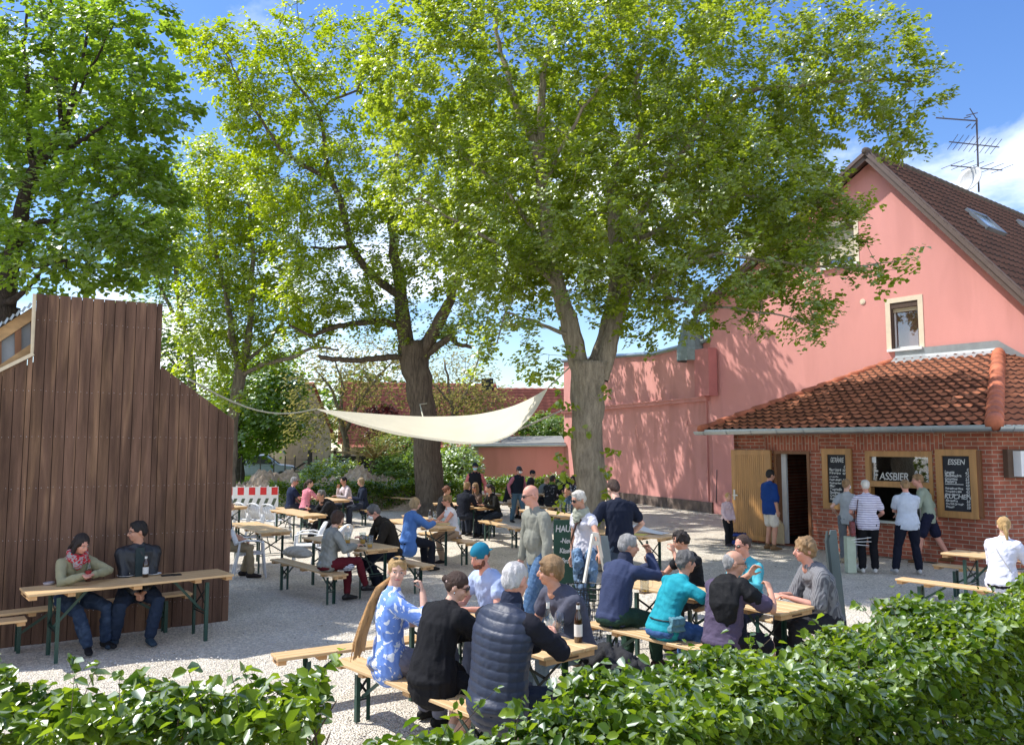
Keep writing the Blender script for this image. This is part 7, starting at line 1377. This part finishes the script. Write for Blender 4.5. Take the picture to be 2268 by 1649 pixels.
q = G(1878, 1247); p = person('young woman in grey T-shirt with white mask at the drinks board', q.x + .02, q.y, 62, H=1.68, lean=-2, yaw=-26, pitch=0, fem=True, wd=.92, skin='fair', hair='bun', hc='dblond', mask='white', top='tee', sleeve=.55, tmat=CL('grey_tee', (.34, .36, .36)), bot='slim', bc=(.13, .14, .15), hands=((-.22, .10, .98), (.18, .20, 1.05)), vox=MID, shoe=(.35, .28, .18), acc=('highbun',), hem=.1)
STW = CL('white_stripe', (.64, .62, .70), c2=(.22, .20, .30), pat=('wave', 'Z', .72, .9), pscale=7.5)
q = G(1925, 1268); p = person('blond woman in white striped T-shirt with dark red shoulder bag queueing', q.x, q.y, 74, H=1.72, lean=0, yaw=2, fem=True, wd=1.16, skin='red', hair='short', hc='white', top='tee', sleeve=.6, tmat=STW, bc=(.010, .010, .012), hands=((-.20, .30, 1.02), (.22, .28, 1.0)), vox=.011, shoe=(.55, .54, .50), face=False, hem=.10, loose=.02)
g = MB(); g.tube([p['SH'][0] + V3(.04, -.0, .09), p['SH'][0] + V3(-.01, -.14, -.1), p['SH'][0] + V3(-.04, -.13, -.42)], [.008] * 3, 5); g.tube([p['SH'][0] + V3(.04, -.0, .09), p['SH'][0] + V3(-.03, .1, -.15), p['SH'][0] + V3(-.05, .02, -.42)], [.008] * 3, 5); part(p, 'bag_strap', g, CL('strap_dark', (.05, .012, .012)))
g = MB(); c = p['SH'][0] + V3(-.06, -.05, -.55); g.prism([c + V3(0, -.16, -.12), c + V3(0, .14, -.12), c + V3(0, .09, .14), c + V3(0, -.11, .14)], V3(-.08, 0, 0)); bpart(p, 'shoulder_bag', g, M('leather_red', (.16, .012, .010), .35, .2, 8, spec=.6), .01, 3, folds(.006, 20, 6))
q = G(2015, 1270); p = person('woman in plain light grey T-shirt and dark navy trousers queueing with arms folded', q.x, q.y, 80, H=1.73, lean=0, yaw=0, fem=True, wd=1.16, skin='red', hair='bun', hc='dblond', top='tee', sleeve=.6, tmat=CL('ice_tee', (.50, .55, .62)), bc=(.010, .012, .022), hands=((.05, .26, 1.08), (-.05, .28, 1.05)), elb=((-.9, .2, -.6), (.9, .2, -.6)), vox=.011, feet=((-.24, 0, .085), (.17, .0, .085)), shoe=(.45, .44, .42), face=False, hem=.10, loose=.02, acc=('highbun',))
q = G(2062, 1249); p = person('man in sage green shirt and navy shorts leaning to the serving window', q.x, q.y, 150, H=1.80, lean=12, hunch=10, yaw=20, pitch=4, wd=1.0, skin='red', hair='short', hc='dblond', top='blouse', sleeve=1.25, tmat=CL('sage_shirt', (.30, .35, .27)), bot='short', bc=(.016, .018, .04), hands=((-.12, .40, 1.12), (.34, -.22, .82)), elb=(None, (.4, -.9, -.3)), vox=MID, feet=((-.16, .22, .085), (.14, -.34, .10)), shoe=(.14, .07, .03), hem=.12)
# ---------------- right edge table
x, y = seatxy(((6.92, 10.02), TD), 2200); p = person('blonde woman with ponytail in white blouse sitting at the right edge table', x, y, hC - 6, H=1.78, sit=True, lean=8, hunch=10, yaw=30, pitch=0, fem=True, wd=1.05, skin='fair', hair='pony', hc='blond', top='blouse', sleeve=1.8, tmat=CL('white_blouse', (.68, .69, .80)), bc=(.015, .015, .02), hands=((-.08, .40, .82), (.16, .42, .84)), vox=.010, hem=.16, loose=.026, face=False, torso=1.04)
g = MB(); g.tube([p['SH'][0] + V3(.05, -.06, .08), p['Cc'] + V3(.02, -.165, .0), p['W'] + V3(.17, -.12, -.05)], [.005] * 3, 5); part(p, 'chain_strap', g, M('chain', (.45, .42, .38), .4))
g = MB(); [g.ell(p['h'](s * .032, .02, .118), (.026, .016, .012), p['hm'], 10, 7) for s in (-1, 1)]; part(p, 'sunglasses_on_head', g, MATS['sun_lens'])
x, y = seatxy(((8.15, 11.2), TD), 2302); person('dark haired woman in black cut off by the right picture edge', x, y, hC + 180, H=1.68, sit=True, lean=16, hunch=12, fem=True, skin='fair', hair='long', hc='black', top='long', tc=(.012, .012, .014), hands=((-.15, .42, .82), (.15, .42, .82)), vox=MID)
# ---------------- middle distance
def S2(end, d, s): d = Vector((d[0], d[1])).normalized(); return end[0] + d.x * s, end[1] + d.y * s
x, y = seatxy(((-2.49, 12.0), TD), 733); p = person('woman with dark bob in grey leather jacket and maroon trousers legs crossed', x, y, hC, H=1.72, sit=True, lean=8, hunch=8, yaw=-10, pitch=14, fem=True, wd=.98, skin='fair', hair='bob', hc='brown', top='jacket', tmat=M('grey_leather', (.22, .225, .20), .5, .12, 8, .2, 30, spec=.4), bot='slim', bc=(.10, .012, .018), hands=((.05, .42, .82), (.22, .34, .84)), vox=.011, shoemat=M('black_boot', (.012, .011, .012), .35), feet=((-.02, .34, .085), (.16, .56, .22)), face=True, acc=())
x, y = seatxy(((-1.3, 12.9), TD), 872); p = person('grey haired man with white FFP mask and dark brown jacket reading at the table', x, y, hC + 180 - 12, H=1.86, sit=True, lean=20, hunch=22, yaw=-10, pitch=26, wd=1.16, skin='red', hair='short', hc='dgrey', glasses='clear', mask='white', top='jacket', tmat=CL('dark_brown_jacket', (.026, .021, .016)), bc=(.010, .012, .022), hands=((-.06, .50, .82), (.10, .50, .82)), vox=.011, feet=((-.12, .30, .085), (.12, .12, .085)), collar=(.04, (.026, .021, .016)))
x, y = seatxy(((-1.95, 15.35), (-.52, .854)), 908); p = person('woman with ash blond hair in blue denim jacket gesturing across the table', x, y, 36, H=1.72, sit=True, lean=8, hunch=10, yaw=-22, pitch=4, fem=True, wd=1.08, skin='fair', hair='bob', hc='ash', top='blouse', sleeve=1.7, tmat=CL('blue_jacket', (.075, .17, .42)), bc=(.012, .014, .022), hands=((-.10, .46, .92), (.14, .50, .90)), vox=.012, hem=.5, loose=.03)
x, y = seatxy(((-.78, 15.95), (-.52, .854)), 1006); p = person('woman with sunglasses in white sleeveless top and beige striped trousers', x, y, 206, H=1.70, sit=True, lean=10, hunch=10, yaw=-14, pitch=4, fem=True, wd=1.04, skin='red', hair='short', hc='dblond', glasses='sun', top='none', tmat=CL('white_top', (.68, .68, .74)), bmat=CL('beige_trousers', (.36, .26, .18)), hands=((-.10, .48, .84), (.10, .50, .84)), vox=.012, shoe=(.012, .012, .014), feet=((-.10, .26, .085), (.14, .42, .085)))
g = MB()
for dy in (0, .02): g.tube([p['P'] + V3(-.19, .05, .03 + dy), p['KN'][0] + V3(-.075, -.02, .02 + dy), p['AK'][0] + V3(-.06, 0, .12)], [.006] * 3, 5)
part(p, 'trouser_stripe', g, BLACK)
x, y = seatxy(((-3.75, 19.0), (-.58, .81)), 748); p = person('grey haired man in black jacket leaning on folded hands at the sunlit table', x, y, hC + 176, H=1.84, sit=True, lean=38, hunch=20, yaw=2, pitch=-4, wd=1.1, skin='tan', hair='short', hc='dgrey', glasses='clear', top='jacket', tc=(.018, .018, .02), bc=(.015, .015, .02), hands=((-.03, .64, .84), (.04, .64, .84)), vox=MID, feet=((-.1, .10, .085), (.1, .62, .085)))
# four people by the hedge
q = S2((-5.7, 23.2), (-.62, .78), .35); person('pink blouse woman with brown ponytail at the far table by the hedge', q[0], q[1], hC + 8, H=1.72, sit=True, lean=10, yaw=-34, fem=True, wd=1.1, skin='fair', hair='pony', hc='brown', top='blouse', tmat=CL('pink_blouse', (.62, .20, .24), c2=(.75, .45, .45), pat=('voro', 0, .3, .1), pscale=20), hands=((-.1, .44, .84), (.18, .5, .84)), vox=MID, hem=.1)
q = S2((-5.7, 23.2), (-.62, .78), 1.0); person('man with sunglasses in navy polo left of the pink blouse woman', q[0] - .12, q[1] - .1, hC - 8, H=1.80, sit=True, lean=4, yaw=-18, wd=1.12, skin='red', hair='short', hc='grey', glasses='sun', top='tee', sleeve=.6, tc=(.015, .022, .05), hands=((.0, .30, .60), (.14, .42, .80)), vox=MID)
q = S2((-4.15, 23.9), (-.62, .78), 1.3); person('dark haired man in pale pink shirt facing the camera at the far table', q[0], q[1], 218, H=1.78, sit=True, lean=14, yaw=8, pitch=4, skin='tan', hair='short', hc='black', top='long', tc=(.66, .56, .55), hands=((-.14, .46, .82), (.02, .34, 1.05)), vox=MID)
q = S2((-4.15, 23.9), (-.62, .78), .35); person('blonde woman in dark navy coat at the right of the far hedge table', q[0], q[1], 200, H=1.74, sit=True, lean=4, yaw=14, fem=True, wd=1.08, skin='fair', hair='bob', hc='ash', top='jacket', tc=(.016, .022, .04), hands=((-.12, .34, .80), (.12, .34, .80)), vox=MID, hem=.4)
# four friends right of the oak
q = S2((-1.62, 20.1), (-.6, .8), .25); person('woman with brown bun in black top and light jeans by the oak', q[0], q[1], 46, H=1.72, sit=True, lean=16, hunch=14, yaw=-16, fem=True, skin='tan', hair='bun', hc='red', top='long', tc=(.014, .014, .016), bc=(.28, .38, .46), hands=((-.1, .44, .82), (.1, .44, .82)), vox=MID)
q = S2((-1.05, 20.7), (-.6, .8), .35); person('reddish blond man in black hooded sweater seen from behind', q[0], q[1], 58, H=1.82, sit=True, lean=14, hunch=14, yaw=4, wd=1.14, skin='fair', hair='short', hc='dblond', top='long', tc=(.012, .014, .022), hands=((-.14, .42, .84), (.14, .42, .84)), vox=MID, collar=(.05, (.012, .014, .022)), face=False)
q = S2((-.25, 20.9), (-.6, .8), 1.1); person('long haired woman with sunglasses in brown sweater facing the camera', q[0] + .02, q[1], 226, H=1.70, sit=True, lean=8, yaw=10, fem=True, skin='tan', hair='long', hc='dblond', glasses='sun', top='long', tc=(.15, .10, .075), hands=((-.05, .46, .82), (.08, .46, .82)), vox=MID)
q = S2((-.25, 20.9), (-.6, .8), .35); person('woman in black sweater with dark tied hair on the near bench right of the oak', q[0] + .05, q[1], 214, H=1.76, sit=True, lean=16, hunch=14, yaw=-16, fem=True, wd=1.12, skin='tan', hair='pony', hc='black', top='long', tc=(.012, .012, .012), bc=(.015, .022, .035), hands=((-.14, .44, .82), (.10, .44, .82)), vox=MID)
# walkers at the back
person('masked waiter with cap, black vest and pink shirt behind the friends', -1.1, 24.6, -92, H=1.84, yaw=4, skin='tan', hair='basecap', hc='grey', mask='blue', top='vest', tmat=CL('black_vest', (.014, .015, .02)), hem=0, bc=(.02, .02, .025), vox=MID, acc=(('under', CL('rose_shirt', (.55, .17, .17))),), hands=((-.30, .02, .92), (.30, .02, .92)))
q = G(1146, 1157); person('man with cycle helmet, white mask, navy vest and jeans walking in the yard', q.x, q.y, -60, H=1.72, yaw=10, skin='tan', hair='helmet', hc='black', glasses='sun', mask='white', top='vest', tmat=CL('navy_vest', (.014, .018, .03)), hem=0, bmat=CL('jeans_far', (.08, .14, .19)), vox=MID, acc=(('under', CL('pink_shirt', (.45, .16, .20))),), hands=((-.26, .05, .88), (.26, .0, .88)), feet=((-.12, .18, .09), (.12, -.14, .09)))
x, y = seatxy(((2.2, 18.7), (-.42, .907)), 1262); p = person('woman in denim jacket resting chin on hand behind two empty glasses', x, y, 232, H=1.70, sit=True, lean=10, hunch=10, yaw=8, pitch=2, fem=True, skin='tan', hair='bun', hc='dark', top='long', tmat=CL('denim_jacket', (.06, .10, .15)), hands=((-.10, .34, 1.06), (.12, .46, .84)), elb=((-.4, .6, -.9), None), hdir=((.1, -.1, 1), None), curl=(1.0, .4), vox=MID)
# far group by the pink hall
q = G(1215, 1140); person('man in black and grey sports jacket with green collar seen from behind', 1.18, 25.3, 62, H=1.80, sit=True, lean=14, yaw=-14, wd=1.14, skin='tan', hair='short', hc='dark', top='jacket', tmat=CL('sport_jacket', (.016, .017, .02), c2=(.16, .16, .17), pat=('noise', 0, .56, .60), pscale=4), hands=((-.1, .44, .84), (.14, .44, .84)), vox=FAR, collar=(.05, (.12, .20, .03)), face=False)
person('man in dark striped vest standing at the far table by the pink hall', 1.75, 27.6, 246, H=1.74, sit=True, seat=.52, lean=0, yaw=8, skin='red', hair='short', hc='dblond', top='jacket', tc=(.025, .025, .03), hands=((-.12, .42, .84), (.12, .42, .84)), vox=FAR, torso=1.1)
person('woman in black and white patterned top at the far table by the trunk', 2.05, 26.4, 215, H=1.70, sit=True, lean=6, yaw=20, fem=True, skin='fair', hair='long', hc='dark', top='blouse', tmat=CL('pattern_top', (.6, .6, .62), c2=(.03, .03, .04), pat=('voro', 0, .35, .45), pscale=14), hands=((-.1, .42, .84), (.1, .42, .84)), vox=FAR)
person('blond woman with bun in grey jacket bending over the far table', .9, 27.0, 20, H=1.68, sit=True, lean=20, hunch=14, yaw=-10, pitch=24, fem=True, skin='fair', hair='bun', hc='blond', top='long', tc=(.14, .16, .17), hands=((-.1, .44, .84), (.1, .44, .84)), vox=FAR)
person('person with black knitted cap behind the helmeted man', .60, 28.2, -20, H=1.76, sit=True, seat=.52, lean=6, yaw=0, skin='tan', hair='cap', hc='black', top='long', tc=(.03, .03, .035), vox=FAR, torso=1.1)
person('long haired woman in black top with beige bag on the far bench', -.15, 26.0, 30, H=1.70, sit=True, lean=14, hunch=10, yaw=-30, fem=True, skin='tan', hair='long', hc='dark', top='tee', sleeve=.6, tc=(.012, .012, .014), bc=(.5, .38, .28), bot='short', hands=((-.05, .40, .80), (.12, .40, .82)), vox=FAR)
person('person in white jacket half hidden behind the oak trunk', -3.0, 29.3, 60, H=1.74, sit=True, lean=4, yaw=0, skin='fair', hair='short', hc='dblond', top='long', tc=(.66, .67, .72), bc=(.02, .025, .04), hem=.3, vox=FAR)
# legs of the man hidden by the shack corner
q = G(540, 1262); person('man in beige trousers and sandals mostly hidden by the shack corner', -5.12, 14.75, 12, H=1.78, sit=True, seat=.46, lean=-6, yaw=0, skin='tan', hair='short', hc='grey', top='tee', tc=(.08, .09, .10), bc=(.30, .24, .15), shoe=(.03, .025, .025), vox=MID, hands=((-.12, .28, .66), (.12, .28, .66)), feet=((-.10, .30, .085), (.16, .46, .085)))
